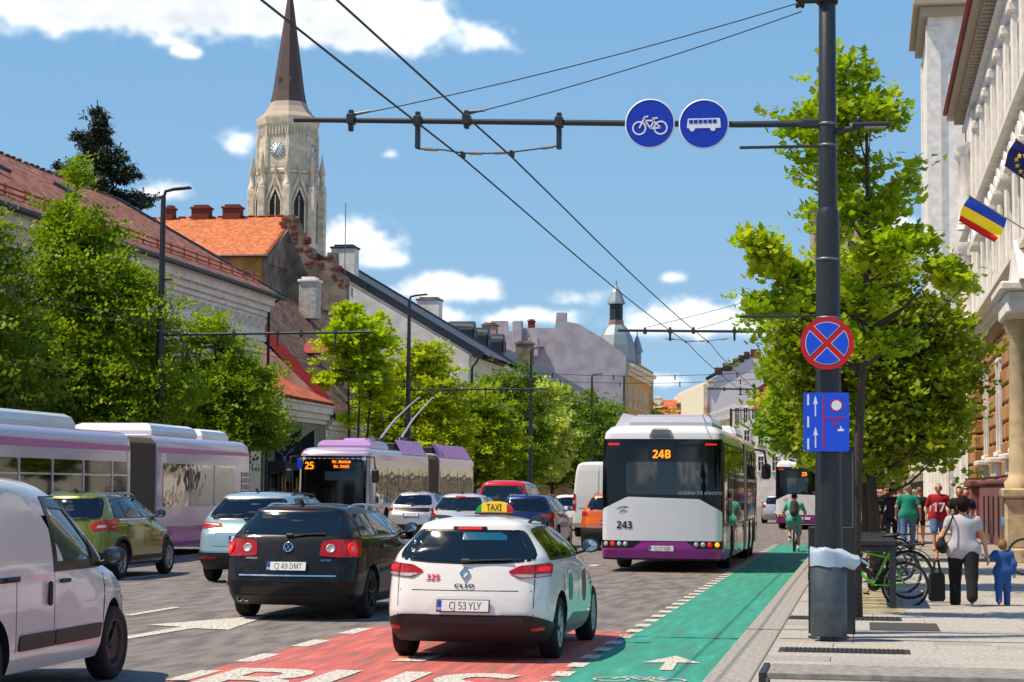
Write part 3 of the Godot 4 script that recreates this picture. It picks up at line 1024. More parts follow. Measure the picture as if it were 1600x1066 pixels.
func car(c: Dictionary) -> Array:
	var root := thing(c.get("called", "car"), c.label, c.get("cat", "car"), c.at, c.get("turn", 0.0), c.get("group", "cars in the traffic"))
	var sh := Shell.new()
	sh.R = c.get("rows", rows_for(c)); sh.wf = c.wf; sh.wr = c.wr; sh.ar = c.wr + c.get("gap", 0.06)
	sh.tap = c.get("tap", [0.05, 0.1])
	sh.setup()
	var H: float = c.H
	var yb: float = c.yb
	var W: float = c.W * 0.5
	var det: int = c.get("detail", 2)
	var built := build_shell(sh, 0.045, 0.055 if det > 1 else 0.09, [], c.get("cuts", []))
	var body := part(root, "body", built[0], c.paint)
	part(root, "underbody", built[1], mats.black_plastic)
	var gl: Material = c.get("glass", mats.car_glass)
	# side windows: black surround and one pane each
	var y0: float = yb + 0.03
	var y1: float = H - c.get("wtop", 0.135)
	for face in ["R", "L"]:
		for w in c.win:
			var poly := pv([w[0], y0, w[1], y0 + (w[4] if w.size() > 4 else 0.0), w[3], y1, w[2], y1 - (w[5] if w.size() > 5 else 0.0)])
			var fr := Geometry2D.offset_polygon(poly, 0.028)
			if fr.size():
				part(root, "window_seal", patch(sh, face, rnd(fr[0], 0.09), 0.003, 0.01), mats.seal)
			part(root, "side_window", patch(sh, face, rnd(poly, 0.08), 0.006, 0.005), gl)
	if c.has("trim"):
		for face in ["R", "L"]: part(root, "window_trim", seam(sh, face, [c.win[0][0] - 0.02, y0 - 0.035, c.win[-1][1] + 0.02, y0 - 0.035], 0.02, null, 0.006), c.trim)
	# rear window
	if c.has("rwin"):
		var p: PackedVector2Array = rnd(pv(c.rwin), 0.09)
		var f := Geometry2D.offset_polygon(p, 0.02)
		part(root, "window_seal", patch(sh, "r", f[0], 0.002, 0.01), mats.seal)
		part(root, "rear_window", patch(sh, "r", p, 0.005, 0.005), c.get("rglass", gl))
	# windscreen and headlights, for whoever walks round to the front
	var hw: float = c.get("hw", yb - 0.03)
	part(root, "windscreen", patch(sh, "f", rnd(pv([-W * 0.83, hw + 0.05, W * 0.83, hw + 0.05, W * 0.66, H - 0.12, -W * 0.66, H - 0.12]), 0.1), 0.004, 0.006), gl)
	for s in [1, -1]:
		var hl := pv([W * 0.5, 0.62, W * 0.98, 0.66, W * 1.05, 0.74, W * 0.62, 0.72])
		part(root, "headlight", patch(sh, "f", rnd(hl if s > 0 else mirror(hl), 0.04), 0.008, 0.01), mats.lamp_clear)
	part(root, "grille", patch(sh, "f", rnd(pv([-0.42, 0.3, 0.42, 0.3, 0.5, 0.5, -0.5, 0.5]), 0.05), 0.006, 0.01), mats.black_plastic)
	# lamps at the back, right half given; mirrored
	for l in c.get("lamps", []):
		for s in [1, -1]:
			var poly := rnd(pv(l[0]), l[2] if l.size() > 2 else 0.04)
			part(root, l[3] if l.size() > 3 else "tail_light", patch(sh, "r", poly if s > 0 else mirror(poly), l[4] if l.size() > 4 else 0.012, 0.02), l[1])
	for l in c.get("patches", []):       # [name, face, poly, material, rounding, offset]
		part(root, l[0], patch(sh, l[1], rnd(pv(l[2]), l[4]), l[5] if l.size() > 5 else 0.006, 0.012), l[3])
	if c.has("plate"): plate(root, sh, c.plate[0], c.plate[1])
	add_wheels(root, sh, W, c.get("tw", 0.2), c.get("spokes", 10), c.get("rim", mats.alloy), c.get("steel", false))
	# door seams, handles, mirrors
	var g: G
	for face in ["R", "L"]:
		for d in c.get("doors", []): part(root, "panel_gap", seam(sh, face, d, 0.009), mats.gap)
	for d in c.get("rseams", []): part(root, "panel_gap", seam(sh, "r", d, 0.008), mats.gap)
	for s in [1, -1]:
		for h in c.get("handles", []):
			g = G.new()
			var p := sh.P("R", Vector2(h[0], h[1]))
			g.box(Vector3(s * (p.x + 0.018), p.y, p.z), Vector3(0.03, 0.035, 0.2), 0.012)
			part(root, "door_handle", g, c.get("hmat", c.paint))
		g = G.new()
		var mf: float = c.get("mirror", c.L - c.get("Lh", 1.15) - 0.25)
		var p2 := sh.P("R", Vector2(mf, yb + 0.03))
		var mc := Vector3(s * (p2.x + 0.16), yb + 0.09, p2.z)
		g.ball(mc, Vector3(0.105, 0.08, 0.075), 12)
		g.bar(mc - Vector3(s * 0.06, 0.05, 0), Vector3(s * (p2.x - 0.02), yb - 0.0, p2.z), 0.05, 0.04, 0.01)
		var mr := part(root, "wing_mirror", g, c.get("mmat", c.paint))
		g = G.new()
		g.lathe([Vector2(0.078, 0), Vector2(0.001, 0.004)], 14, Transform3D(Basis(Vector3.RIGHT, PI / 2) * Basis.from_scale(Vector3(1.08, 1, 0.8)), mc + Vector3(0, 0, 0.068)))
		part(mr, "mirror_glass", g, mats.mirror)
	if c.has("rails"):
		for s in [1, -1]:
			g = G.new()
			var a: float = c.rails[0]
			var b: float = c.rails[1]
			var x: float = c.rails[2]
			var pts := []
			for k in 11:
				var t := k / 10.0
				pts.append(Vector3(s * (x - 0.05 * (2 * t - 1) ** 4 - 0.02 * t), H - 0.105 + (c.rails[3] + 0.035) * (1 - absf(2 * t - 1) ** 5) - 0.03 * t * t, -lerpf(a, b, t)))
			g.tube(pts, 0.017, 8)
			g.box(Vector3(s * x, H - 0.06, -lerpf(a, b, 0.5)), Vector3(0.03, c.rails[3] + 0.03, 0.08), 0.01)
			part(root, "roof_rail", g, c.get("railm", mats.alloy))
	if c.get("fin", true):
		g = G.new()
		g.prism(pv([0, 0, 0.16, 0, 0.03, 0.07, 0, 0.06]), 0.03, Transform3D(Basis(Vector3.UP, PI / 2), Vector3(-0.015, H - 0.01, -c.get("rg", 0.45) - 0.15)))
		part(root, "antenna", g, mats.black_plastic)
	if c.has("wiper"):
		g = G.new()
		var y: float = c.wiper
		var a := sh.rear(y, 0.0) + Vector3(0, 0, 0.02)
		g.box(a, Vector3(0.1, 0.045, 0.05), 0.015)
		g.bar(a + Vector3(0, 0.0, 0.012), sh.rear(y + 0.02, 0.46) + Vector3(0, 0, 0.03), 0.022, 0.015, 0.004)
		part(root, "rear_wiper", g, mats.black_plastic)
	return [root, sh]

func dtxt(root: Node3D, sh: Shell, face: String, u: float, y: float, s: String, cap: float, m: Material, bold := true, wide := 1.0, called := "lettering") -> MeshInstance3D:
	var n := sh.N(face, Vector2(u, y))
	return txt(root, called, s, cap, sh.P(face, Vector2(u, y)) + n * 0.008, m, Basis.looking_at(-n, Vector3.UP), bold, wide, 0.003)

func emblem_ring(root: Node3D, sh: Shell, y: float, r: float):     # a chrome ring with a V over a W
	var n := sh.N("r", Vector2(0, y))
	var o := G.new()
	var pts := []
	for k in 24: pts.append(Vector3(cos(TAU * k / 24) * r, sin(TAU * k / 24) * r, 0))
	o.tube(pts, r * 0.13, 6, true)
	for l in [[-0.5, 0.78, 0, 0.08], [0.5, 0.78, 0, 0.08], [-0.9, 0.35, -0.42, -0.75], [0.9, 0.35, 0.42, -0.75], [-0.42, -0.75, 0, 0.0], [0.42, -0.75, 0, 0.0]]:
		o.bar(Vector3(l[0] * r, l[1] * r, 0), Vector3(l[2] * r, l[3] * r, 0), r * 0.16, r * 0.14)
	var e := part(root, "emblem", o, mats.chrome)
	e.transform = Transform3D(Basis.looking_at(-n, Vector3.UP), sh.P("r", Vector2(0, y)) + n * 0.01)

func emblem_diamond(root: Node3D, sh: Shell, y: float, r: float):
	var n := sh.N("r", Vector2(0, y))
	var o := G.new()
	var w := r * 0.76
	for l in [[0, r, w, 0], [w, 0, 0, -r], [0, -r, -w, 0], [-w, 0, 0, r]]:
		o.bar(Vector3(l[0], l[1], 0), Vector3(l[2], l[3], 0), r * 0.3, r * 0.28, 0.004)
	var e := part(root, "emblem", o, mats.chrome)
	e.transform = Transform3D(Basis.looking_at(-n, Vector3.UP), sh.P("r", Vector2(0, y)) + n * 0.012)

func tail_pipes(root: Node3D, x: float, y: float, z: float, n: int):
	for k in n:
		var g := G.new()
		g.lathe([Vector2(0.026, 0), Vector2(0.033, 0.0), Vector2(0.033, 0.14), Vector2(0.026, 0.14), Vector2(0.026, 0.02)], 12, Transform3D(Basis(Vector3.RIGHT, -PI / 2), Vector3(x + k * 0.085, y, z)))
		part(root, "exhaust_pipe", g, mats.chrome)

func make_cars():
	# the taxi
	var r: Array = car({"called": "taxi", "label": "white estate taxi with a yellow roof sign, on the red bus lane", "cat": "taxi", "at": Vector3(-3.9, 0, -19.95), "L": 4.27, "W": 1.74, "H": 1.44, "yb": 1.0, "hw": 0.97, "hb": 0.76, "Lh": 1.1, "wl": 0.95, "rb": 0.12, "rg": 0.36, "rr": 0.3, "sill": 0.2, "tuck": 0.24,
		"wf": [0.86, 3.45], "wr": 0.315, "paint": mats.white_paint, "spokes": 12, "rim": mats.alloy, "mmat": mats.black_plastic,
		"win": [[0.52, 1.02, 0.66, 1.06, 0.0, 0.02], [1.06, 1.98, 1.1, 1.98], [2.02, 3.0, 2.02, 2.4]],
		"rwin": [-0.72, 1.03, -0.4, 0.995, 0, 0.985, 0.4, 0.995, 0.72, 1.03, 0.58, 1.285, -0.58, 1.285], "rglass": mats.rear_glass,
		"lamps": [[[0.42, 0.895, 0.54, 0.955, 0.9, 0.985, 1.06, 0.96, 0.97, 0.855, 0.54, 0.83], mats.lamp_red, 0.03], [[0.47, 0.868, 0.68, 0.872, 0.68, 0.842, 0.55, 0.838], mats.lamp_silver, 0.02, "reversing_light", 0.016], [[0.7, 0.872, 0.94, 0.88, 0.93, 0.862, 0.7, 0.843], mats.lamp_silver, 0.02, "turn_light", 0.016], [[0.685, 0.84, 0.693, 0.84, 0.693, 0.965, 0.685, 0.965], mats.lamp_dark, 0.0, "lamp_divider", 0.017], [[0.72, 0.9, 0.9, 0.9, 0.92, 0.945, 0.72, 0.94], mats.lamp_bright, 0.02, "brake_light", 0.016], [[0.66, 0.325, 0.82, 0.33, 0.82, 0.362, 0.66, 0.357], mats.lamp_red, 0.01, "reflector", 0.02]],
		"patches": [["bumper", "r", [-1.4, 0.2, 1.4, 0.2, 1.4, 0.33, 1.0, 0.4, 0.64, 0.475, -0.64, 0.475, -1.0, 0.4, -1.4, 0.33], mats.black_plastic, 0.05, 0.014],
			["bumper_step", "r", [-0.62, 0.395, 0.62, 0.395, 0.58, 0.46, -0.58, 0.46], mats.dark_metal, 0.03, 0.024],
			["brake_light", "r", [-0.12, 1.305, 0.12, 1.305, 0.12, 1.328, -0.12, 1.328], mats.lamp_bright, 0.005, 0.012],
			["lamp_housing", "r", [-0.17, 1.298, 0.17, 1.298, 0.17, 1.334, -0.17, 1.334], mats.seal, 0.005, 0.008],
			["sun_strip", "r", [-0.06, 1.2, 0.38, 1.2, 0.37, 1.275, -0.06, 1.275], M("teal_film", Color(0.1, 0.35, 0.45), 0.2), 0.01, 0.007],
			["sill_trim", "R", [1.25, 0.24, 2.95, 0.24, 3.0, 0.36, 1.7, 0.42, 1.22, 0.34], mats.zinc, 0.06, 0.01], ["sill_trim", "L", [1.25, 0.24, 2.95, 0.24, 3.0, 0.36, 1.7, 0.42, 1.22, 0.34], mats.zinc, 0.06, 0.01],
			["door_sticker", "R", [1.28, 0.56, 1.6, 0.56, 1.6, 0.84, 1.28, 0.84], M("teal_print", Color(0.2, 0.55, 0.5), 0.5), 0.14, 0.003], ["door_sticker", "R", [2.3, 0.5, 2.62, 0.5, 2.62, 0.86, 2.3, 0.86], M("brown_print", Color(0.45, 0.3, 0.25), 0.5), 0.16, 0.003],
			["plate_recess", "r", [-0.42, 0.475, 0.42, 0.475, 0.3, 0.66, -0.3, 0.66], mats.white_paint, 0.08, 0.004]],
		"plate": [0.56, "CJ 53 YLY"], "doors": [[1.02, 0.4, 1.04, 0.99], [2.0, 0.26, 2.0, 0.99], [3.08, 0.42, 3.08, 0.97]], "rseams": [[0.69, 0.46, 0.70, 0.83], [-0.69, 0.46, -0.70, 0.83], [-0.67, 0.71, 0.67, 0.71]],
		"handles": [[1.25, 0.87], [2.2, 0.86]], "rails": [0.75, 2.3, 0.55, 0.055], "railm": mats.dark_metal, "wiper": 1.0, "fin": false})
	var t: Node3D = r[0]
	var sh: Shell = r[1]
	emblem_diamond(t, sh, 0.875, 0.062)
	dtxt(t, sh, "r", -0.32, 0.83, "325", 0.062, mats.red_ink)
	dtxt(t, sh, "r", 0.0, 0.755, "CLIO", 0.038, mats.dark_metal, true, 1.7)
	var sg := thing("taxi_sign", "yellow TAXI roof sign with green and red ends on the white taxi", "taxi sign", Vector3(-3.85, 1.47, -21.4))
	var g := G.new()
	var arch := func(x0: float, x1: float) -> PackedVector2Array:
		var o := PackedVector2Array([Vector2(x0, 0.0)])
		for k in 9:
			var x := lerpf(x0, x1, k / 8.0)
			o.append(Vector2(x, 0.115 * pow(maxf(1.0 - pow(absf(x) / 0.2, 2.4), 0.02), 0.6)))
		o.append(Vector2(x1, 0.0))
		return o
	for seg in [[-0.2, -0.135, "green_end", M("sign_green", Color(0.05, 0.6, 0.25), 0.4)], [-0.135, 0.135, "yellow_panel", M("sign_yellow", Color(0.98, 0.8, 0.16), 0.4)], [0.135, 0.2, "red_end", mats.sign_red]]:
		g = G.new()
		g.prism(arch.call(seg[0], seg[1]), 0.1, Transform3D(Basis.IDENTITY, Vector3(0, 0, -0.05)))
		var pp := part(sg, seg[2], g, seg[3])
		if seg[2] == "yellow_panel":
			txt(pp, "lettering", "TAXI", 0.07, Vector3(0, 0.048, 0.052), mats.ink, Basis.IDENTITY, false, 0.85)
	g = G.new()
	g.box(Vector3(0, -0.012, 0), Vector3(0.42, 0.024, 0.12), 0.008)
	part(sg, "base", g, mats.black_plastic)

	# the black estate car
	r = car({"called": "estate_car", "label": "black estate car with round red tail lights, left of the taxi", "at": Vector3(-7.3, 0, -25.5), "L": 4.77, "W": 1.84, "H": 1.5, "yb": 1.06, "hw": 1.0, "hb": 0.78, "Lh": 1.25, "wl": 1.0, "rb": 0.12, "rg": 0.5, "rr": 0.3, "sill": 0.2, "tuck": 0.22,
		"wf": [0.97, 3.68], "wr": 0.325, "paint": mats.black_paint, "spokes": 5, "rim": mats.dark_alloy, "tw": 0.23,
		"win": [[0.62, 1.3, 0.78, 1.32], [1.36, 2.3, 1.38, 2.26], [2.36, 3.45, 2.32, 2.72]], "trim": mats.chrome,
		"rwin": [-0.68, 1.1, 0.68, 1.1, 0.58, 1.39, -0.58, 1.39], "rglass": mats.rear_glass,
		"lamps": [[[0.41, 0.835, 0.43, 1.02, 0.6, 1.045, 1.08, 1.04, 1.06, 0.82, 0.7, 0.82], mats.lamp_red, 0.04]],
		"patches": [["bumper_strip", "r", [-1.2, 0.45, 1.2, 0.45, 1.2, 0.5, -1.2, 0.5], mats.black_paint, 0.02, 0.02], ["chrome_strip", "r", [-0.64, 0.575, 0.64, 0.575, 0.64, 0.592, -0.64, 0.592], mats.chrome, 0.0, 0.012], ["bumper_valance", "r", [-0.9, 0.21, 0.9, 0.21, 0.8, 0.33, -0.8, 0.33], mats.black_plastic, 0.05, 0.008],
			["plate_recess", "r", [-0.62, 0.6, 0.62, 0.6, 0.46, 0.82, -0.46, 0.82], mats.black_paint, 0.06, 0.004], ["brake_light", "r", [-0.25, 1.425, 0.25, 1.425, 0.25, 1.443, -0.25, 1.443], mats.lamp_dark, 0.0, 0.01], ["side_strip", "R", [1.4, 0.6, 3.2, 0.6, 3.2, 0.625, 1.4, 0.625], mats.black_plastic, 0.0, 0.012]],
		"plate": [0.7, "CJ 49 DMT"], "doors": [[1.33, 0.4, 1.34, 1.03], [2.33, 0.26, 2.33, 1.03], [3.5, 0.42, 3.5, 1.0]], "rseams": [[0.7, 0.55, 0.7, 0.82], [-0.7, 0.55, -0.7, 0.82]],
		"handles": [[1.55, 0.93], [2.55, 0.92]], "rails": [0.85, 2.9, 0.58, 0.06], "wiper": 1.1, "railm": mats.chrome})
	t = r[0]; sh = r[1]
	emblem_ring(t, sh, 0.945, 0.06)
	for s in [1, -1]:
		for l in [[0.55, 0.93, 0.06, mats.lamp_silver, "reversing_light"], [0.84, 0.925, 0.085, mats.lamp_bright, "brake_light"]]:
			var n := sh.N("r", Vector2(s * l[0], l[1]))
			g = G.new()
			g.lathe([Vector2(l[2], 0), Vector2(l[2] * 0.96, 0.008), Vector2(l[2] * 0.75, 0.012), Vector2(l[2] * 0.7, 0.006), Vector2(0.001, 0.01)], 20, Transform3D(Basis(Quaternion(Vector3.UP, n)), sh.rear(l[1], s * l[0]) + n * 0.012))
			part(t, l[4], g, l[3])
			if l[4] == "brake_light":
				g = G.new()
				g.lathe([Vector2(0.035, 0), Vector2(0.001, 0.012)], 14, Transform3D(Basis(Quaternion(Vector3.UP, n)), sh.rear(l[1], s * l[0]) + n * 0.022))
				part(t, "lamp_centre", g, mats.lamp_silver)
	dtxt(t, sh, "r", -0.48, 0.8, "PASSAT", 0.022, mats.chrome, true, 1.5)
	dtxt(t, sh, "r", 0.5, 0.78, "2.0 TDI", 0.022, mats.chrome, true, 1.3)
	tail_pipes(t, -0.66, 0.27, -0.16, 2)

	# the white panel van at the left edge
	var vr := [[0.24, 0.1, 4.1, 0.83, 0.2, 0.35, 0.04, 0.12], [0.36, 0.0, 4.3, 0.865, 0.16, 0.36, 0.04, 0.14], [0.55, 0.0, 4.36, 0.875, 0.15, 0.38, 0.04, 0.14], [0.78, 0.02, 4.32, 0.875, 0.15, 0.36, 0.04, 0.18], [0.92, 0.03, 4.15, 0.872, 0.15, 0.34, 0.04, 0.2], [1.02, 0.035, 3.8, 0.868, 0.15, 0.3, 0.04, 0.2], [1.08, 0.04, 3.62, 0.862, 0.15, 0.18, 0.04, 0.12], [1.2, 0.05, 3.42, 0.845, 0.15, 0.16, 0.04, 0.1],
		[1.55, 0.1, 2.86, 0.76, 0.15, 0.16, 0.04, 0.1], [1.7, 0.14, 2.52, 0.7, 0.16, 0.2, 0.04, 0.1], [1.77, 0.2, 2.15, 0.62, 0.16, 0.2, 0.04, 0.1], [1.79, 0.26, 1.85, 0.52, 0.16, 0.2, 0.04, 0.1]]
	var wpoly := pv([2.02, 1.04, 3.2, 1.04, 2.62, 1.56, 2.02, 1.585])
	r = car({"called": "panel_van", "label": "dusty white panel van cut off by the left edge of the picture", "cat": "van", "at": Vector3(-7.42, 0, -14.02), "L": 4.36, "W": 1.75, "H": 1.83, "yb": 1.02, "hw": 1.08, "Lh": 0.95, "rows": vr, "rg": 0.25,
		"wf": [0.75, 3.49], "wr": 0.325, "gap": 0.075, "paint": mats.van_paint, "steel": true, "rim": mats.steel_rim, "mmat": mats.black_plastic, "hmat": mats.black_plastic, "mirror": 3.18, "tap": [0.03, 0.12],
		"win": [], "cuts": [["R", rnd(wpoly, 0.1)], ["L", rnd(wpoly, 0.1)]],
		"lamps": [[[0.7, 0.8, 0.86, 0.8, 0.86, 1.3, 0.72, 1.3], mats.lamp_red, 0.04]],
		"patches": [["side_moulding", "R", [2.02, 0.41, 3.02, 0.41, 3.06, 0.535, 2.02, 0.535], mats.black_plastic, 0.03, 0.018], ["side_moulding", "R", [1.28, 0.41, 2.0, 0.41, 2.0, 0.535, 1.3, 0.535], mats.black_plastic, 0.03, 0.018], ["rear_glass", "r", [-0.6, 1.05, 0.6, 1.05, 0.55, 1.55, -0.55, 1.55], mats.car_glass, 0.06, 0.004],
			["pressed_panel", "R", [0.62, 1.0, 1.78, 1.0, 1.78, 1.62, 0.72, 1.62], mats.van_paint, 0.14, 0.009], ["front_bumper", "f", [-1.35, 0.26, 1.35, 0.26, 1.3, 0.5, -1.3, 0.5], mats.black_plastic, 0.06, 0.012]],
		"plate": [0.6, ""], "doors": [[2.01, 0.3, 2.01, 1.62], [3.12, 0.5, 3.2, 0.95], [1.24, 0.4, 1.24, 1.66], [2.01, 1.62, 2.55, 1.62]], "handles": [[2.2, 0.93], [1.1, 0.98]], "fin": false, "detail": 2})
	t = r[0]; sh = r[1]
	for face in ["R", "L"]:
		g = G.new()
		var oa: PackedVector2Array = Geometry2D.offset_polygon(wpoly, 0.03, Geometry2D.JOIN_MITER)[0]
		var ob: PackedVector2Array = Geometry2D.offset_polygon(wpoly, -0.05, Geometry2D.JOIN_MITER)[0]
		var near := func(l: PackedVector2Array, p: Vector2) -> Vector2:
			var best := l[0]
			for q in l:
				if q.distance_to(p) < best.distance_to(p): best = q
			return best
		for i in wpoly.size():     # a rubber frame made of four strips
			var j := (i + 1) % wpoly.size()
			patch(sh, face, PackedVector2Array([near.call(oa, wpoly[i]), near.call(oa, wpoly[j]), near.call(ob, wpoly[j]), near.call(ob, wpoly[i])]), 0.006, 0.03, g)
		part(t, "window_frame", g, mats.seal)
		part(t, "side_window", patch(sh, face, rnd(wpoly, 0.05), -0.004, 0.003), pane("clear_pane", Color(0.5, 0.6, 0.6), 0.22))
		g = G.new()
		patch(sh, face, pv([2.92, 1.04, 3.26, 1.04, 2.98, 1.28]), 0.012, 0.03, g)
		part(t, "mirror_quarter", g, mats.black_plastic)
	g = G.new()
	g.box(Vector3(0.38, 0.98, -2.35), Vector3(0.48, 0.75, 0.16), 0.06, Basis(Vector3.RIGHT, -0.25))
	g.box(Vector3(0.38, 1.42, -2.28), Vector3(0.26, 0.2, 0.1), 0.04)
	part(t, "seat", g, mats.black_plastic)
	g = G.new()
	g.box(Vector3(0, 0.95, -3.2), Vector3(1.5, 0.22, 0.45), 0.08)
	part(t, "dashboard", g, mats.black_plastic)
	# sliding door rail and tall handle
	g = G.new()
	var hp := sh.P("R", Vector2(1.86, 0.84))
	g.box(Vector3(hp.x + 0.025, 0.84, hp.z), Vector3(0.04, 0.2, 0.045), 0.015)
	part(t, "door_handle", g, mats.black_plastic)
	g = G.new()
	hp = sh.P("R", Vector2(0.75, 0.98))
	g.box(Vector3(hp.x + 0.006, 0.98, hp.z), Vector3(0.02, 0.05, 1.1), 0.008)
	part(t, "door_rail", g, mats.black_plastic)

	# the olive green crossover
	r = car({"called": "crossover_car", "label": "olive green crossover with roof rails behind the white van", "at": Vector3(-14.3, 0, -35.2), "L": 4.3, "W": 1.77, "H": 1.6, "yb": 1.1, "hw": 1.06, "hb": 0.84, "Lh": 1.1, "wl": 0.95, "rb": 0.14, "rg": 0.5, "sill": 0.24, "tuck": 0.23, "tap": [0.05, 0.14],
		"wf": [0.87, 3.45], "wr": 0.34, "paint": mats.olive_paint, "spokes": 10, "mmat": mats.black_plastic, "trim": mats.chrome,
		"win": [[0.62, 1.06, 0.8, 1.1, 0.02, 0.03], [1.12, 1.96, 1.16, 1.96], [2.02, 3.05, 2.02, 2.4]],
		"rwin": [-0.68, 1.12, 0.68, 1.12, 0.6, 1.47, -0.6, 1.47],
		"lamps": [[[0.5, 0.97, 0.6, 1.07, 1.15, 1.12, 1.3, 1.08, 1.1, 0.9, 0.56, 0.9], mats.lamp_red, 0.04], [[0.62, 0.94, 0.8, 0.95, 0.8, 1.0, 0.64, 0.99], mats.lamp_silver, 0.02, "reversing_light", 0.016]],
		"patches": [["cladding", "r", [-1.32, 0.25, 1.32, 0.25, 1.32, 0.5, -1.32, 0.5], mats.black_plastic, 0.04, 0.012], ["sill_cladding", "R", [1.2, 0.26, 3.1, 0.26, 3.08, 0.42, 1.24, 0.42], mats.black_plastic, 0.05, 0.014], ["sill_strip", "R", [1.28, 0.3, 3.02, 0.3, 3.02, 0.34, 1.28, 0.34], mats.alloy, 0.01, 0.02]],
		"plate": [0.75, ""], "doors": [[1.09, 0.45, 1.1, 1.07], [1.99, 0.42, 1.99, 1.07], [3.12, 0.45, 3.12, 1.05]], "handles": [[1.28, 0.98], [2.2, 0.97]], "rails": [0.75, 2.4, 0.58, 0.05], "wiper": 1.11})
	for f in r[1].wf:
		for face in ["R", "L"]:
			g = G.new()
			var p := []
			for k in 13:
				var an := PI * k / 12.0
				p.append(f - cos(an) * r[1].ar); p.append(maxf(r[1].wr + sin(an) * r[1].ar, 0.26))
			for k in 12:
				var c := Vector2(f, r[1].wr)
				var a := Vector2(p[k * 2], p[k * 2 + 1])
				var b := Vector2(p[k * 2 + 2], p[k * 2 + 3])
				patch(r[1], face, PackedVector2Array([a, b, c + (b - c) * 1.13, c + (a - c) * 1.13]), 0.014, 0.03, g)
			part(r[0], "arch_trim", g, mats.black_plastic)

	# the pale blue crossover
	r = car({"called": "crossover_car", "label": "pale blue crossover half hidden behind the black estate car", "at": Vector3(-10.85, 0, -35.1), "L": 4.65, "W": 1.88, "H": 1.63, "yb": 1.13, "hw": 1.08, "hb": 0.86, "Lh": 1.1, "wl": 1.0, "rb": 0.2, "rg": 0.62, "sill": 0.24, "tuck": 0.24,
		"wf": [0.9, 3.67], "wr": 0.36, "paint": mats.pale_blue_paint, "spokes": 5, "rim": mats.dark_alloy, "mmat": mats.black_plastic,
		"win": [[0.72, 1.3, 1.0, 1.34, 0.04, 0.02], [1.36, 2.25, 1.4, 2.22], [2.31, 3.4, 2.28, 2.7]],
		"rwin": [-0.72, 1.15, 0.72, 1.15, 0.62, 1.49, -0.62, 1.49],
		"lamps": [[[0.42, 1.0, 0.46, 1.06, 1.1, 1.1, 1.12, 1.0, 0.8, 0.96], mats.lamp_red, 0.03], [[0.5, 1.02, 0.84, 1.05, 0.84, 1.065, 0.5, 1.04], mats.lamp_silver, 0.0, "light_strip", 0.016]],
		"patches": [["cladding", "r", [-1.35, 0.25, 1.35, 0.25, 1.35, 0.56, -1.35, 0.56], mats.black_plastic, 0.04, 0.014], ["chrome_strip", "r", [-0.85, 0.54, 0.85, 0.54, 0.85, 0.57, -0.85, 0.57], mats.alloy, 0.0, 0.02], ["tailgate_recess", "r", [-0.6, 0.66, 0.6, 0.66, 0.55, 0.9, -0.55, 0.9], mats.pale_blue_paint, 0.05, 0.006], ["reflector", "r", [-0.92, 0.44, -0.5, 0.44, -0.5, 0.47, -0.92, 0.47], mats.lamp_red, 0.0, 0.02], ["reflector", "r", [0.5, 0.44, 0.92, 0.44, 0.92, 0.47, 0.5, 0.47], mats.lamp_red, 0.0, 0.02]],
		"plate": [0.78, ""], "handles": [[1.55, 1.0], [2.55, 0.99]], "rails": [0.95, 2.9, 0.6, 0.04], "railm": mats.black_plastic, "wiper": 1.14, "doors": [[1.33, 0.45, 1.35, 1.1], [2.28, 0.3, 2.28, 1.1]]})
	dtxt(r[0], r[1], "r", -0.62, 0.93, "SKODA", 0.03, mats.ink, true, 1.4)

	# farther cars
	r = car({"called": "crossover_car", "label": "silver crossover with a black band across its tailgate, before the trolleybus", "at": Vector3(-14.92, 0, -67), "L": 4.27, "W": 1.78, "H": 1.6, "yb": 1.08, "hb": 0.82, "rb": 0.2, "rg": 0.62, "sill": 0.22, "detail": 1,
		"wf": [0.82, 3.4], "wr": 0.34, "paint": mats.silver_paint, "win": [[0.75, 1.3, 1.0, 1.3], [1.35, 2.1, 1.38, 2.1], [2.16, 3.1, 2.16, 2.5]], "rwin": [-0.66, 1.16, 0.66, 1.16, 0.56, 1.46, -0.56, 1.46],
		"lamps": [[[0.62, 0.96, 0.66, 1.04, 1.1, 1.06, 1.05, 0.92], mats.lamp_red, 0.02]],
		"patches": [["tail_band", "r", [-0.6, 0.92, 0.6, 0.92, 0.62, 1.05, -0.62, 1.05], mats.seal, 0.02, 0.008], ["cladding", "r", [-1.3, 0.23, 1.3, 0.23, 1.3, 0.5, -1.3, 0.5], mats.black_plastic, 0.04, 0.012]], "plate": [0.82, "CJ 20 AUS"], "rails": [0.8, 2.5, 0.56, 0.05], "railm": mats.black_plastic, "wiper": 1.15})
	emblem_ring(r[0], r[1], 0.985, 0.05)
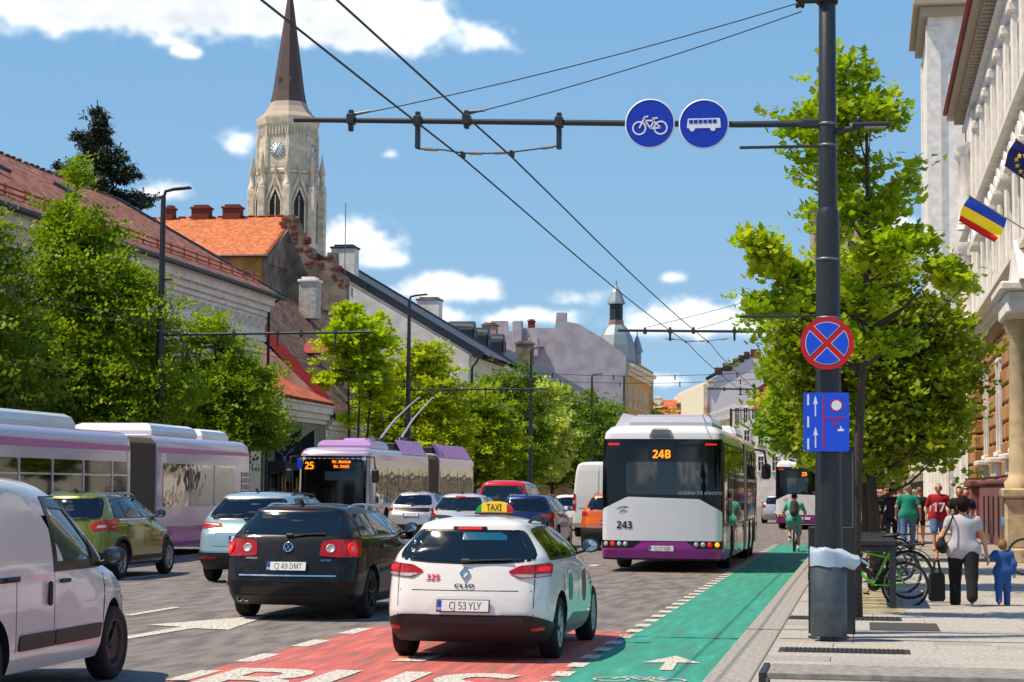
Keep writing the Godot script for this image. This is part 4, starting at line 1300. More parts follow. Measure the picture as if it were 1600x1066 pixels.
	r = car({"called": "hatchback_car", "label": "light silver hatchback with red lamp clusters, behind the taxi's roof rail", "at": Vector3(-11.26, 0, -56.5), "L": 4.2, "W": 1.76, "H": 1.58, "yb": 1.08, "hb": 0.8, "rb": 0.14, "rg": 0.6, "sill": 0.22, "detail": 1, "rr": 0.36,
		"wf": [0.8, 3.35], "wr": 0.32, "paint": paint("light_paint", Color(0.78, 0.8, 0.82), 0.3), "win": [[0.75, 1.2, 0.95, 1.2], [1.25, 2.0, 1.28, 2.0], [2.06, 3.0, 2.06, 2.4]], "rwin": [-0.72, 1.1, 0.72, 1.1, 0.58, 1.45, -0.58, 1.45], "rglass": mats.rear_glass,
		"lamps": [[[0.66, 0.84, 0.62, 0.96, 0.78, 1.14, 0.98, 1.12, 1.08, 0.94, 0.9, 0.82], mats.lamp_red, 0.04]], "patches": [["brake_light", "r", [-0.14, 1.475, 0.14, 1.475, 0.14, 1.5, -0.14, 1.5], mats.lamp_bright, 0.0, 0.012], ["bumper", "r", [-1.2, 0.25, 1.2, 0.25, 1.2, 0.42, -1.2, 0.42], mats.black_plastic, 0.03, 0.01]], "plate": [0.62, ""], "wiper": 1.12})
	r = car({"called": "estate_car", "label": "dark blue estate car with silver roof rails, beyond the taxi's roof", "at": Vector3(-9.62, 0, -58), "L": 4.6, "W": 1.82, "H": 1.56, "yb": 1.05, "rb": 0.14, "rg": 0.42, "detail": 1,
		"wf": [0.9, 3.55], "wr": 0.33, "paint": mats.navy_paint, "win": [[0.62, 1.3, 0.8, 1.3], [1.36, 2.3, 1.38, 2.26], [2.36, 3.4, 2.32, 2.7]], "trim": mats.chrome, "rwin": [-0.68, 1.08, 0.68, 1.08, 0.6, 1.42, -0.6, 1.42], "lamps": [[[0.45, 0.86, 0.48, 0.99, 1.1, 1.02, 1.05, 0.86], mats.lamp_red, 0.03]], "plate": [0.6, ""], "rails": [0.8, 2.8, 0.58, 0.06], "handles": [[1.55, 0.9], [2.55, 0.9]], "mmat": mats.black_plastic})
	r = car({"called": "crossover_car", "label": "orange crossover squeezed between the articulated bus and the taxi's mirror", "at": Vector3(-7.0, 0, -57), "L": 4.3, "W": 1.8, "H": 1.62, "yb": 1.1, "rb": 0.16, "rg": 0.5, "sill": 0.25, "detail": 1,
		"wf": [0.85, 3.5], "wr": 0.35, "paint": mats.orange_paint, "win": [[0.7, 1.2, 0.9, 1.2], [1.25, 2.1, 1.28, 2.1], [2.16, 3.1, 2.16, 2.5]], "rwin": [-0.68, 1.15, 0.68, 1.15, 0.6, 1.48, -0.6, 1.48], "lamps": [[[0.62, 0.98, 0.66, 1.08, 1.1, 1.1, 1.05, 0.98], mats.lamp_red, 0.03]],
		"patches": [["cladding", "r", [-1.3, 0.26, 1.3, 0.26, 1.3, 0.62, -1.3, 0.62], mats.black_plastic, 0.04, 0.012], ["chrome_strip", "r", [-0.8, 0.64, 0.8, 0.64, 0.8, 0.67, -0.8, 0.67], mats.alloy, 0.0, 0.014]], "plate": [0.8, ""], "rails": [0.8, 2.5, 0.56, 0.05]})
	var tr := [[0.3, 0.1, 4.7, 0.9, 0.2, 0.3, 0.03, 0.1], [0.45, 0.0, 4.88, 0.95, 0.15, 0.34, 0.04, 0.14], [0.8, 0.02, 4.82, 0.955, 0.15, 0.34, 0.04, 0.16], [1.05, 0.04, 4.3, 0.95, 0.15, 0.3, 0.04, 0.18], [1.15, 0.05, 3.95, 0.945, 0.15, 0.25, 0.04, 0.16], [1.75, 0.2, 3.3, 0.83, 0.16, 0.22, 0.05, 0.14], [1.9, 0.26, 3.0, 0.76, 0.18, 0.22, 0.05, 0.12], [1.97, 0.36, 2.6, 0.64, 0.18, 0.2, 0.05, 0.1]]
	r = car({"called": "passenger_van", "label": "red passenger van with large rear window, before the trees", "cat": "van", "at": Vector3(-12.38, 0, -70), "L": 4.9, "W": 1.9, "H": 2.0, "yb": 1.15, "rows": tr, "hw": 1.15, "Lh": 0.95, "rg": 0.3, "detail": 1, "wf": [0.95, 3.95], "wr": 0.34, "paint": mats.red_paint,
		"win": [[0.35, 1.5, 0.42, 1.5], [1.56, 2.7, 1.56, 2.7], [2.76, 3.7, 2.76, 3.2]], "rwin": [-0.76, 1.2, 0.76, 1.2, 0.68, 1.8, -0.68, 1.8], "rglass": mats.rear_glass, "lamps": [[[0.82, 0.75, 0.98, 0.75, 0.98, 1.15, 0.84, 1.15], mats.lamp_red, 0.03]], "plate": [0.75, ""], "fin": false, "wiper": 1.17})
	var wr2 := [[0.35, 0.1, 5.6, 0.95, 0.12, 0.3, 0.02, 0.1], [0.5, 0.0, 5.85, 1.0, 0.1, 0.34, 0.02, 0.14], [1.2, 0.02, 5.6, 1.0, 0.1, 0.34, 0.02, 0.16], [1.35, 0.02, 5.1, 0.99, 0.1, 0.3, 0.02, 0.16], [2.3, 0.08, 4.3, 0.92, 0.12, 0.22, 0.02, 0.14], [2.6, 0.12, 3.9, 0.84, 0.14, 0.22, 0.02, 0.12], [2.68, 0.2, 3.4, 0.72, 0.16, 0.2, 0.02, 0.1]]
	r = car({"called": "panel_van", "label": "tall white delivery van behind the orange car", "cat": "van", "at": Vector3(-9.35, 0, -73), "L": 5.9, "W": 2.0, "H": 2.72, "yb": 1.4, "rows": wr2, "hw": 1.35, "Lh": 0.9, "rg": 0.2, "detail": 1, "wf": [1.0, 4.7], "wr": 0.36, "paint": mats.white_paint, "win": [[3.9, 4.9, 3.9, 4.4]],
		"lamps": [[[0.84, 0.95, 1.0, 0.95, 1.0, 1.55, 0.85, 1.55], mats.lamp_red, 0.02], [[0.84, 1.18, 1.0, 1.18, 1.0, 1.32, 0.85, 1.32], mats.lamp_silver, 0.0, "reversing_light", 0.018]], "patches": [["door_panel", "r", [-0.78, 1.05, -0.04, 1.05, -0.04, 2.4, -0.72, 2.4], mats.white_paint, 0.06, 0.014], ["door_panel", "r", [0.04, 1.05, 0.78, 1.05, 0.72, 2.4, 0.04, 2.4], mats.white_paint, 0.06, 0.014]], "rseams": [[0, 0.6, 0, 2.5]], "plate": [0.7, ""], "fin": false})
	car({"called": "hatchback_car", "label": "small white car between the red van and the white delivery van", "at": Vector3(-12.1, 0, -84), "L": 4.0, "W": 1.72, "H": 1.5, "yb": 1.0, "detail": 1, "wf": [0.75, 3.25], "wr": 0.31, "paint": mats.white_paint, "win": [[0.6, 1.2, 0.78, 1.2], [1.25, 2.0, 1.28, 2.0], [2.06, 2.9, 2.06, 2.35]], "rwin": [-0.66, 1.03, 0.66, 1.03, 0.55, 1.36, -0.55, 1.36], "lamps": [[[0.6, 0.84, 0.62, 0.98, 1.05, 1.0, 1.0, 0.82], mats.lamp_red, 0.03]], "plate": [0.6, ""], "L2": 0})
	car({"called": "hatchback_car", "label": "light silver car ahead, glimpsed between the two right hand buses", "at": Vector3(-4.45, 0, -108), "L": 4.2, "W": 1.76, "H": 1.5, "yb": 1.0, "detail": 1, "wf": [0.75, 3.35], "wr": 0.31, "paint": mats.silver_paint, "win": [[0.6, 1.2, 0.78, 1.2], [1.25, 2.0, 1.28, 2.0], [2.06, 2.9, 2.06, 2.35]], "rwin": [-0.66, 1.03, 0.66, 1.03, 0.55, 1.36, -0.55, 1.36], "lamps": [[[0.6, 0.84, 0.62, 0.98, 1.05, 1.0, 1.0, 0.82], mats.lamp_red, 0.03]], "plate": [0.6, ""]})

# ---------------------------------------------------------------- buses
func bus_shell(L: float, wf: Array, rear_round: float, front_round: float) -> Shell:
	var sh := Shell.new()
	var rr := rear_round
	var fr := front_round
	sh.R = [[0.26, 0.1 * minf(1, rr * 6), L - 0.06 * minf(1, fr * 6), 1.25, maxf(rr, 0.02), maxf(fr, 0.02), rr * 0.5, fr * 0.5], [0.5, 0.0, L, 1.275, maxf(rr, 0.02), maxf(fr, 0.02), rr * 0.5, fr * 0.5], [1.4, 0.0, L, 1.275, maxf(rr, 0.02), maxf(fr, 0.02), rr * 0.5, fr * 0.5],
		[2.6, 0.03 * minf(1, rr * 6), L - 0.05 * minf(1, fr * 6), 1.265, maxf(rr, 0.02), maxf(fr, 0.02), rr * 0.5, fr * 0.5], [2.9, 0.07 * minf(1, rr * 6), L - 0.14 * minf(1, fr * 6), 1.23, maxf(rr, 0.02), maxf(fr, 0.02), rr * 0.5, fr * 0.5], [3.03, 0.2 * minf(1, rr * 6), L - 0.3 * minf(1, fr * 6), 1.12, maxf(rr, 0.02), maxf(fr, 0.02), rr * 0.4, fr * 0.4], [3.07, 0.32 * minf(1, rr * 6), L - 0.45 * minf(1, fr * 6), 0.98, maxf(rr, 0.02), maxf(fr, 0.02), rr * 0.4, fr * 0.4]]
	sh.wf = wf
	sh.wr = 0.48
	sh.ar = 0.56
	sh.tap = [0.0 if rr < 0.05 else 0.01, 0.0 if fr < 0.05 else 0.03]
	sh.setup()
	return sh

func bellows(root: Node3D, z0: float, z1: float, n: int):
	var g := G.new()
	var rows := []
	for i in n * 2 + 1:
		var z := lerpf(z0, z1, i / (n * 2.0))
		var k := 0.06 if i % 2 else 0.0
		var w := 1.22 - k
		var h := 2.98 - k
		rows.append([Vector3(-w, 0.4, z), Vector3(-w, h - 0.12, z), Vector3(-w + 0.12, h, z), Vector3(w - 0.12, h, z), Vector3(w, h - 0.12, z), Vector3(w, 0.4, z)])
	for i in rows.size() - 1:
		for k in 5: g.q(rows[i][k], rows[i + 1][k], rows[i + 1][k + 1], rows[i][k + 1])
	part(root, "bellows", g, M("bellows", Color(0.36, 0.31, 0.26), 0.85))

func roof_box(root: Node3D, called: String, c: Vector3, size: Vector3, m: Material, slope := 0.25):
	var g := G.new()
	var h := size * 0.5
	var rows := []
	for l in [[1.0, 0.0], [1.0, 0.35], [0.93, 0.8], [0.8, 1.0]]:
		var r := []
		for p in [[-1, -1], [1, -1], [1, 1], [-1, 1], [-1, -1]]:
			r.append(c + Vector3(p[0] * (h.x - (1 - l[0]) * h.x * 0.9), (l[1] - 0.5) * size.y, -p[1] * (h.z - (1.0 - l[0]) * slope * 4.0)))
		rows.append(r)
	g.grid(rows, -1)
	g.q(rows[3][0], rows[3][1], rows[3][2], rows[3][3])
	return part(root, called, g, m)

func bus_windows(root: Node3D, sh: Shell, z: float, face: String, list: Array, y0: float, y1: float, gl: Material, hopper := false):
	for w in list:
		var o := part(root, "side_window", patch(sh, face, rnd(pv([w[0], w[2] if w.size() > 2 else y0, w[1], w[2] if w.size() > 2 else y0, w[1], y1, w[0], y1]), 0.06), 0.016, 0.02, null, 0.3), gl, Vector3(0, 0, z))
		if hopper:
			part(o, "window_bar", patch(sh, face, pv([w[0], y1 - 0.34, w[1], y1 - 0.34, w[1], y1 - 0.3, w[0], y1 - 0.3]), 0.022, 0.01, null, 0.3), mats.bus_grey)
			part(o, "window_bar", patch(sh, face, pv([w[1] - 0.05, y0, w[1] + 0.02, y0, w[1] + 0.02, y1, w[1] - 0.05, y1]), 0.02, 0.01, null, 0.3), mats.bus_grey)

func round_lamp(root: Node3D, sh: Shell, u: float, y: float, r: float, m: Material):
	var n := sh.N("r", Vector2(u, y))
	var g := G.new()
	g.lathe([Vector2(r, 0), Vector2(r * 0.95, 0.014), Vector2(r * 0.7, 0.024), Vector2(0.001, 0.028)], 16, Transform3D(Basis(Quaternion(Vector3.UP, n)), sh.rear(y, u) + n * 0.012))
	part(root, "rear_lamp", g, m)

func city_bus_rear(called: String, label: String, at: Vector3, route: String, number: String, plate_s: String, trolley: bool) -> Node3D:
	var root := thing(called, label, "bus", at, 0.0, "articulated buses")
	var sh := bus_shell(7.4, [2.9], 0.16, 0.0)
	var b := build_shell(sh, 0.03, 0.16)
	part(root, "rear_section", b[0], mats.bus_white)
	part(root, "underbody", b[1], mats.black_plastic)
	# the back: dark glass above, white engine flap, purple bumper
	part(root, "rear_glazing", patch(sh, "r", rnd(pv([-1.36, 0.66, -1.36, 2.78, 1.36, 2.78, 1.36, 0.66]), 0.08), 0.005, 0.02, null, 0.06), M("bus_rear_glass", Color(0.03, 0.032, 0.035), 0.1))
	part(root, "rear_window", patch(sh, "r", rnd(pv([-0.75, 1.62, 0.95, 1.62, 0.95, 2.3, -0.75, 2.3]), 0.08), 0.009, 0.02, null, 0.15), mats.car_glass)
	var flap := part(root, "engine_flap", patch(sh, "r", rnd(pv([-1.27, 0.66, 1.27, 0.66, 1.27, 1.26, 0.78, 1.53, -0.72, 1.57, -1.27, 1.3]), 0.05), 0.014, 0.03, null, 0.06), mats.bus_white)
	part(root, "lamp_strip", patch(sh, "r", pv([-1.38, 0.5, 1.38, 0.5, 1.38, 0.655, -1.38, 0.655]), 0.008, 0.02, null, 0.06), mats.seal)
	part(root, "rear_bumper", patch(sh, "r", rnd(pv([-1.38, 0.27, 1.38, 0.27, 1.38, 0.5, 0.72, 0.5, 0.5, 0.64, -0.42, 0.64, -0.6, 0.5, -1.38, 0.5]), 0.03), 0.02, 0.03, null, 0.06), mats.purple_paint)
	part(root, "skirt", patch(sh, "r", pv([-1.38, 0.26, 1.38, 0.26, 1.38, 0.3, -1.38, 0.3]), 0.026, 0.03, null, 0.06), mats.seal)
	var cap := part(root, "roof_vent", patch(sh, "r", rnd(pv([-0.28, 2.8, 0.25, 2.8, 0.17, 2.99, -0.2, 2.99]), 0.06), 0.02, 0.03, null, 0.12), mats.zinc)
	for k in 4: part(cap, "vent_slat", patch(sh, "r", pv([-0.2, 2.82 + k * 0.04, 0.18, 2.82 + k * 0.04, 0.17, 2.83 + k * 0.04, -0.19, 2.83 + k * 0.04]), 0.026, 0.01, null, 0.3), mats.dark_metal)
	for l in [[-1.17, mats.lamp_clear], [-1.03, mats.lamp_bright], [-0.89, mats.lamp_clear], [-0.76, mats.lamp_clear], [0.72, mats.lamp_clear], [0.86, mats.lamp_clear], [1.0, mats.lamp_bright], [1.15, glow("lamp_amber", Color(1.0, 0.65, 0.08), 1.0)]]:
		round_lamp(root, sh, l[0], 0.585, 0.05, l[1])
	for s in [1, -1]:
		part(root, "high_lamp", patch(sh, "r", rnd(pv([s * 0.9, 2.65, s * 1.14, 2.65, s * 1.14, 2.69, s * 0.9, 2.69]), 0.015), 0.012, 0.01), mats.lamp_bright)
		part(root, "reflector", patch(sh, "r", rnd(pv([s * 0.98, 0.4, s * 1.18, 0.42, s * 1.18, 0.46, s * 0.98, 0.44]), 0.01), 0.03, 0.01), mats.lamp_red)
	var scr := part(root, "route_display", patch(sh, "r", pv([-0.28, 2.35, 0.28, 2.35, 0.28, 2.7, -0.28, 2.7]), 0.012, 0.01), mats.seal)
	dtxt(root, sh, "r", 0.0, 2.46, route, 0.17, mats.led_amber, true, 0.95, "route_number").position.z += 0.012
	dtxt(root, sh, "r", -0.78, 0.98, number, 0.15, mats.ink, true, 1.0, "fleet_number").position.z += 0.014
	dtxt(root, sh, "r", 0.8, 1.66, "Urbino 18 electric", 0.075, mats.bus_grey, false, 1.1).position.z += 0.006
	var lg := G.new()
	for k in 10:
		var a := PI * (0.12 + 0.76 * k / 10.0)
		var a2 := PI * (0.12 + 0.76 * (k + 1) / 10.0)
		lg.prism(PackedVector2Array([Vector2(cos(a) * 0.15, sin(a) * 0.08), Vector2(cos(a2) * 0.15, sin(a2) * 0.08), Vector2(cos(a2) * 0.18, sin(a2) * 0.1), Vector2(cos(a) * 0.18, sin(a) * 0.1)]), 0.004)
	var lgn := part(root, "emblem", lg, mats.sign_blue)
	lgn.position = sh.rear(1.27, -0.78) + Vector3(0, 0, 0.018)
	txt(lgn, "lettering", "ctp", 0.06, Vector3(0, 0.005, 0), M("tan_ink", Color(0.6, 0.45, 0.2), 0.5), Basis.IDENTITY, true, 1.4, 0.003)
	plate(root, sh, 0.5, plate_s)
	root.get_child(root.get_child_count() - 1).position.z += 0.03
	var gl := M("bus_glass", Color(0.05, 0.055, 0.06), 0.03)
	gl.metallic_specular = 0.5
	for face in ["R", "L"]:
		part(root, "side_glazing", patch(sh, face, pv([0.25, 0.95, 7.38, 0.95, 7.38, 2.72, 0.25, 2.72]), 0.009, 0.02, null, 0.22), mats.seal)
		part(root, "side_stripe", patch(sh, face, pv([0.2, 0.28, 2.3, 0.28, 2.3, 0.62, 0.2, 0.62]), 0.009, 0.02, null, 0.22), mats.purple_paint)
		var doors: Array = [[0.45, 1.45], [1.55, 2.55], [2.62, 3.6], [3.7, 4.35, 0.36], [4.4, 5.05, 0.36], [5.15, 6.2], [6.28, 7.3]]
		bus_windows(root, sh, 0.0, face, doors, 1.0, 2.66, gl)
	bellows(root, -7.4, -8.7, 8)
	add_wheels(root, sh, 1.27, 0.3, 8, mats.dark_alloy, true)
	var fs := bus_shell(5.6, [1.3, 3.0], 0.0, 0.22)
	b = build_shell(fs, 0.03, 0.2)
	part(root, "front_section", b[0], mats.bus_white, Vector3(0, 0, -8.7))
	part(root, "underbody", b[1], mats.black_plastic, Vector3(0, 0, -8.7))
	for face in ["R", "L"]:
		part(root, "side_glazing", patch(fs, face, pv([0.05, 0.95, 5.2, 0.95, 5.2, 2.72, 0.05, 2.72]), 0.009, 0.02, null, 0.22), mats.seal, Vector3(0, 0, -8.7))
		bus_windows(root, fs, -8.7, face, [[0.2, 1.4], [1.5, 2.5], [2.6, 3.3], [3.75, 4.4, 0.36], [4.45, 5.1, 0.36]], 1.0, 2.66, gl)
	part(root, "windscreen", patch(fs, "f", rnd(pv([-1.2, 1.1, 1.2, 1.1, 1.15, 2.75, -1.15, 2.75]), 0.1), 0.006, 0.01, null, 0.3), gl, Vector3(0, 0, -8.7))
	for k in 2:
		for s in [1, -1]:
			var wn := part(root, "wheel", wheel_mesh(0.48, 0.3), mats.tyre, Vector3(s * 1.11, 0.48, -8.7 - [1.3, 3.0][k]))
			if s < 0: wn.rotation.y = PI
			part(wn, "rim", rim_mesh(0.48, 0.3, 8, true), mats.dark_alloy)
	var mg := G.new()
	mg.box(Vector3(1.5, 2.25, -14.35), Vector3(0.26, 0.42, 0.16), 0.05)
	mg.tube([Vector3(1.2, 2.85, -14.1), Vector3(1.45, 2.8, -14.35), Vector3(1.5, 2.45, -14.35)], 0.03, 6)
	part(root, "wing_mirror", mg, mats.black_plastic)
	# what stands on the roof
	roof_box(root, "battery_cover", Vector3(0.1, 3.2, -2.6), Vector3(1.75, 0.26, 3.2), mats.bus_grey)
	roof_box(root, "air_conditioner", Vector3(0.0, 3.22, -11.2), Vector3(1.9, 0.3, 3.0), mats.bus_white)
	var cg := G.new()
	cg.prism(pv([0, 0, 1.0, 0, 0.75, 0.18, 0.18, 0.3]), 0.5, Transform3D(Basis.IDENTITY, Vector3(-1.12, 3.06, -1.6)))
	var cowl := part(root, "roof_cowl", cg, mats.bus_white)
	if trolley: trolley_gear(root, -2.0, 1.0)
	return root

func trolley_gear(root: Node3D, z: float, dir: float):
	var g := G.new()
	g.box(Vector3(0, 3.3, z), Vector3(1.4, 0.12, 1.5), 0.03)
	for s in [-1, 1]:
		g.lathe([Vector2(0.16, 0), Vector2(0.13, 0.2), Vector2(0.08, 0.26)], 12, Transform3D(Basis.IDENTITY, Vector3(s * 0.4, 3.34, z)))
		for k in 3: g.tube([Vector3(s * 0.55, 3.36, z + 0.3 * k - 0.3), Vector3(s * 0.55, 3.6, z + 0.3 * k - 0.2), Vector3(s * 0.4, 3.62, z + 0.3 * k)], 0.025, 6)
	part(root, "current_collector_base", g, mats.dark_metal)
	for s in [-1, 1]:
		g = G.new()
		g.tube([Vector3(s * 0.4, 3.55, z), Vector3(s * 0.36, 4.35, z + dir * 2.2), Vector3(s * 0.32, 5.0, z + dir * 4.6), Vector3(s * 0.29, 5.42, z + dir * 6.3)], [0.05, 0.04, 0.032, 0.025], 8)
		g.bar(Vector3(s * 0.29, 5.4, z + dir * 6.25), Vector3(s * 0.29, 5.42, z + dir * 6.55), 0.05, 0.07)
		part(root, "trolley_pole", g, M("trolley_pole", Color(0.72, 0.73, 0.75), 0.4, 0.4))

func make_buses():
	city_bus_rear("articulated_bus", "white and purple articulated bus seen from behind, number 243", Vector3(-4.16, 0, -42.75), "24B", "243", "CJ 27 GJB", false)
	city_bus_rear("articulated_bus", "distant dark-backed trolleybus showing 25, ahead of the cyclist", Vector3(-2.6, 0, -92), "25", "", "", true)
	# the oncoming bus on the left; its tail is the far end
	var root := thing("articulated_bus", "silver and purple articulated bus at the left edge, behind the green crossover", "bus", Vector3(-17.74, 0, -54.0), PI, "articulated buses")
	root.scale = Vector3(1, 0.955, 1)
	var mirror_gl := M("mirror_film", Color(0.62, 0.6, 0.58), 0.04, 0.9, null, 0.3, noise("ripple", 0.012, 2, 0.0, 1.6, 31, true), 0.16)
	var gl: Material = mats.bus_glass
	var lilac := M("faded_pink", Color(0.72, 0.36, 0.6), 0.4)
	var sh := bus_shell(7.6, [2.9], 0.14, 0.0)
	var b := build_shell(sh, 0.03, 0.16)
	part(root, "rear_section", b[0], paint("bus_lilac_grey", Color(0.74, 0.68, 0.76), 0.2))
	part(root, "underbody", b[1], mats.black_plastic)
	var fs := bus_shell(11.0, [2.3, 8.2], 0.0, 0.22)
	b = build_shell(fs, 0.03, 0.2)
	part(root, "front_section", b[0], paint("bus_lilac_grey", Color(0.74, 0.68, 0.76), 0.2), Vector3(0, 0, -9.4))
	part(root, "underbody", b[1], mats.black_plastic, Vector3(0, 0, -9.4))
	bellows(root, -7.6, -9.4, 11)
	for face in ["L", "R"]:
		part(root, "pink_stripe", patch(sh, face, pv([0.2, 2.66, 7.55, 2.62, 7.55, 2.76, 0.2, 2.74]), 0.009, 0.02, null, 0.22), lilac)
		part(root, "pink_stripe", patch(fs, face, pv([0.05, 2.62, 10.6, 2.6, 10.6, 2.8, 0.05, 2.74]), 0.009, 0.02, null, 0.22), lilac, Vector3(0, 0, -9.4))
		part(root, "purple_skirt", patch(sh, face, pv([0.2, 0.28, 2.3, 0.28, 2.3, 0.78, 0.2, 0.78]), 0.009, 0.02, null, 0.22), mats.purple_paint)
		part(root, "purple_skirt", patch(sh, face, pv([3.5, 0.28, 7.55, 0.28, 7.55, 0.78, 3.5, 0.78]), 0.009, 0.02, null, 0.22), mats.purple_paint)
		part(root, "purple_skirt", patch(fs, face, pv([2.9, 0.28, 7.6, 0.28, 7.6, 0.78, 2.9, 0.78]), 0.009, 0.02, null, 0.22), mats.purple_paint, Vector3(0, 0, -9.4))
		bus_windows(root, sh, 0.0, face, [[1.55, 3.3], [3.38, 5.2], [5.28, 7.2]], 1.28, 2.36, mirror_gl)
		bus_windows(root, fs, -9.4, face, [[0.25, 1.2], [1.28, 2.9], [2.98, 4.6], [4.68, 6.3], [6.38, 8.0], [8.08, 9.6]], 1.25, 2.36, gl, true)
		var gr := part(root, "engine_grille", patch(sh, face, pv([0.3, 1.35, 0.95, 1.35, 0.95, 2.2, 0.3, 2.2]), 0.009, 0.02, null, 0.22), mats.seal)
		for k in 4: part(gr, "grille_bar", patch(sh, face, pv([0.3, 1.5 + k * 0.18, 0.95, 1.5 + k * 0.18, 0.95, 1.53 + k * 0.18, 0.3, 1.53 + k * 0.18]), 0.012, 0.01, null, 0.7), mats.bus_white)
		for k in 3: part(gr, "grille_bar", patch(sh, face, pv([0.42 + k * 0.2, 1.35, 0.46 + k * 0.2, 1.35, 0.46 + k * 0.2, 2.2, 0.42 + k * 0.2, 2.2]), 0.014, 0.01, null, 0.7), mats.bus_white)
	add_wheels(root, sh, 1.27, 0.3, 8, mats.dark_alloy, true)
	roof_box(root, "roof_unit", Vector3(0, 3.2, -2.4), Vector3(2.0, 0.28, 2.2), mats.bus_white)
	roof_box(root, "air_conditioner", Vector3(0, 3.22, -5.6), Vector3(2.0, 0.3, 3.4), mats.bus_white)
	roof_box(root, "air_conditioner", Vector3(0, 3.22, -14.8), Vector3(2.0, 0.34, 5.4), mats.bus_white)
	var g := G.new()
	g.box(Vector3(-0.4, 3.24, -12.55), Vector3(0.5, 0.1, 0.6), 0.02)
	part(root, "roof_hatch", g, mats.bus_grey)
	for k in 2:
		for s in [1, -1]:
			var wn := part(root, "wheel", wheel_mesh(0.48, 0.3), mats.tyre, Vector3(s * 1.11, 0.48, -9.4 - [2.3, 8.2][k]))
			if s < 0: wn.rotation.y = PI
			part(wn, "rim", rim_mesh(0.48, 0.3, 8, true), mats.dark_alloy)
	part(root, "windscreen", patch(fs, "f", rnd(pv([-1.2, 1.1, 1.2, 1.1, 1.15, 2.75, -1.15, 2.75]), 0.1), 0.006, 0.01, null, 0.3), gl, Vector3(0, 0, -9.4))

	# the oncoming trolleybus, its front towards us
	root = thing("trolleybus", "oncoming lilac trolleybus showing 25, with two raised trolley poles", "trolleybus", Vector3(-17.74, 0, -86.5), PI, "articulated buses")
	sh = bus_shell(7.3, [2.9], 0.14, 0.0)
	b = build_shell(sh, 0.03, 0.2)
	part(root, "rear_section", b[0], mats.bus_grey)
	part(root, "underbody", b[1], mats.black_plastic)
	bellows(root, -7.3, -9.4, 9)
	fs = bus_shell(9.6, [2.3, 7.0], 0.0, 0.2)
	b = build_shell(fs, 0.03, 0.2)
	part(root, "front_section", b[0], mats.bus_grey, Vector3(0, 0, -9.4))
	part(root, "underbody", b[1], mats.black_plastic, Vector3(0, 0, -9.4))
	for face in ["L", "R"]:
		part(root, "lilac_band", patch(sh, face, pv([0.1, 2.66, 7.28, 2.66, 7.28, 2.85, 0.1, 2.85]), 0.009, 0.02, null, 0.22), mats.lilac_paint)
		part(root, "lilac_band", patch(fs, face, pv([0.05, 2.66, 9.2, 2.66, 9.2, 2.85, 0.05, 2.85]), 0.009, 0.02, null, 0.22), mats.lilac_paint, Vector3(0, 0, -9.4))
		bus_windows(root, sh, 0.0, face, [[0.4, 2.0], [2.08, 3.7], [3.78, 5.4], [5.48, 7.2]], 1.2, 2.42, mirror_gl)
		bus_windows(root, fs, -9.4, face, [[0.2, 1.8], [1.88, 3.5], [3.58, 5.2], [5.28, 6.9], [6.98, 8.6]], 1.2, 2.42, mirror_gl)
	var ws := part(root, "windscreen", patch(fs, "f", rnd(pv([-1.32, 0.95, 1.32, 0.95, 1.28, 2.78, -1.28, 2.78]), 0.1), 0.006, 0.02, null, 0.2), mats.bus_rear_glass, Vector3(0, 0, -9.4))
	part(ws, "sun_blind", patch(fs, "f", pv([-0.95, 1.95, 0.28, 1.95, 0.28, 2.25, -0.95, 2.25]), 0.01, 0.01, null, 0.3), M("blind", Color(0.12, 0.2, 0.26), 0.3))
	part(root, "roof_edge", patch(fs, "f", pv([-1.3, 2.82, 1.3, 2.82, 1.26, 2.98, -1.26, 2.98]), 0.008, 0.02, null, 0.2), mats.lilac_paint, Vector3(0, 0, -9.4))
	var fz := -9.4 - 9.6 + 0.02
	var back := Basis(Vector3.UP, PI)
	txt(root, "route_number", "25", 0.24, Vector3(0.82, 2.44, fz - 0.02), mats.led_amber, back, true, 0.9)
	txt(root, "destination", "Str. Bucium", 0.1, Vector3(-0.3, 2.58, fz - 0.03), mats.led_amber, back, true, 0.85)
	txt(root, "destination", "Str. Unirii", 0.1, Vector3(-0.3, 2.42, fz - 0.03), mats.led_amber, back, true, 0.85)
	g = G.new()
	g.box(Vector3(1.18, 2.5, fz + 0.02), Vector3(0.16, 0.34, 0.04), 0.01)
	part(root, "access_sign", g, mats.sign_blue_light)
	part(root, "bumper", patch(fs, "f", rnd(pv([-1.4, 0.3, 1.4, 0.3, 1.4, 0.85, -1.4, 0.85]), 0.05), 0.02, 0.02, null, 0.3), mats.purple_paint, Vector3(0, 0, -9.4))
	for s in [1, -1]:
		part(root, "headlight", patch(fs, "f", rnd(pv([s * 0.75, 0.55, s * 1.15, 0.55, s * 1.2, 0.75, s * 0.8, 0.75]), 0.06), 0.03, 0.02, null, 0.3), mats.lamp_clear, Vector3(0, 0, -9.4))
		g = G.new()
		g.box(Vector3(s * 1.5, 2.1, fz - 0.1), Vector3(0.24, 0.46, 0.16), 0.05)
		g.tube([Vector3(s * 1.15, 2.75, fz + 0.2), Vector3(s * 1.45, 2.75, fz - 0.08), Vector3(s * 1.5, 2.3, fz - 0.1)], 0.03, 6)
		part(root, "wing_mirror", g, mats.black_plastic)
	roof_box(root, "air_conditioner", Vector3(-0.1, 3.2, -16.6), Vector3(1.9, 0.28, 2.6), mats.lilac_paint)
	roof_box(root, "roof_unit", Vector3(-0.2, 3.36, -16.4), Vector3(0.8, 0.16, 1.0), mats.lilac_paint)
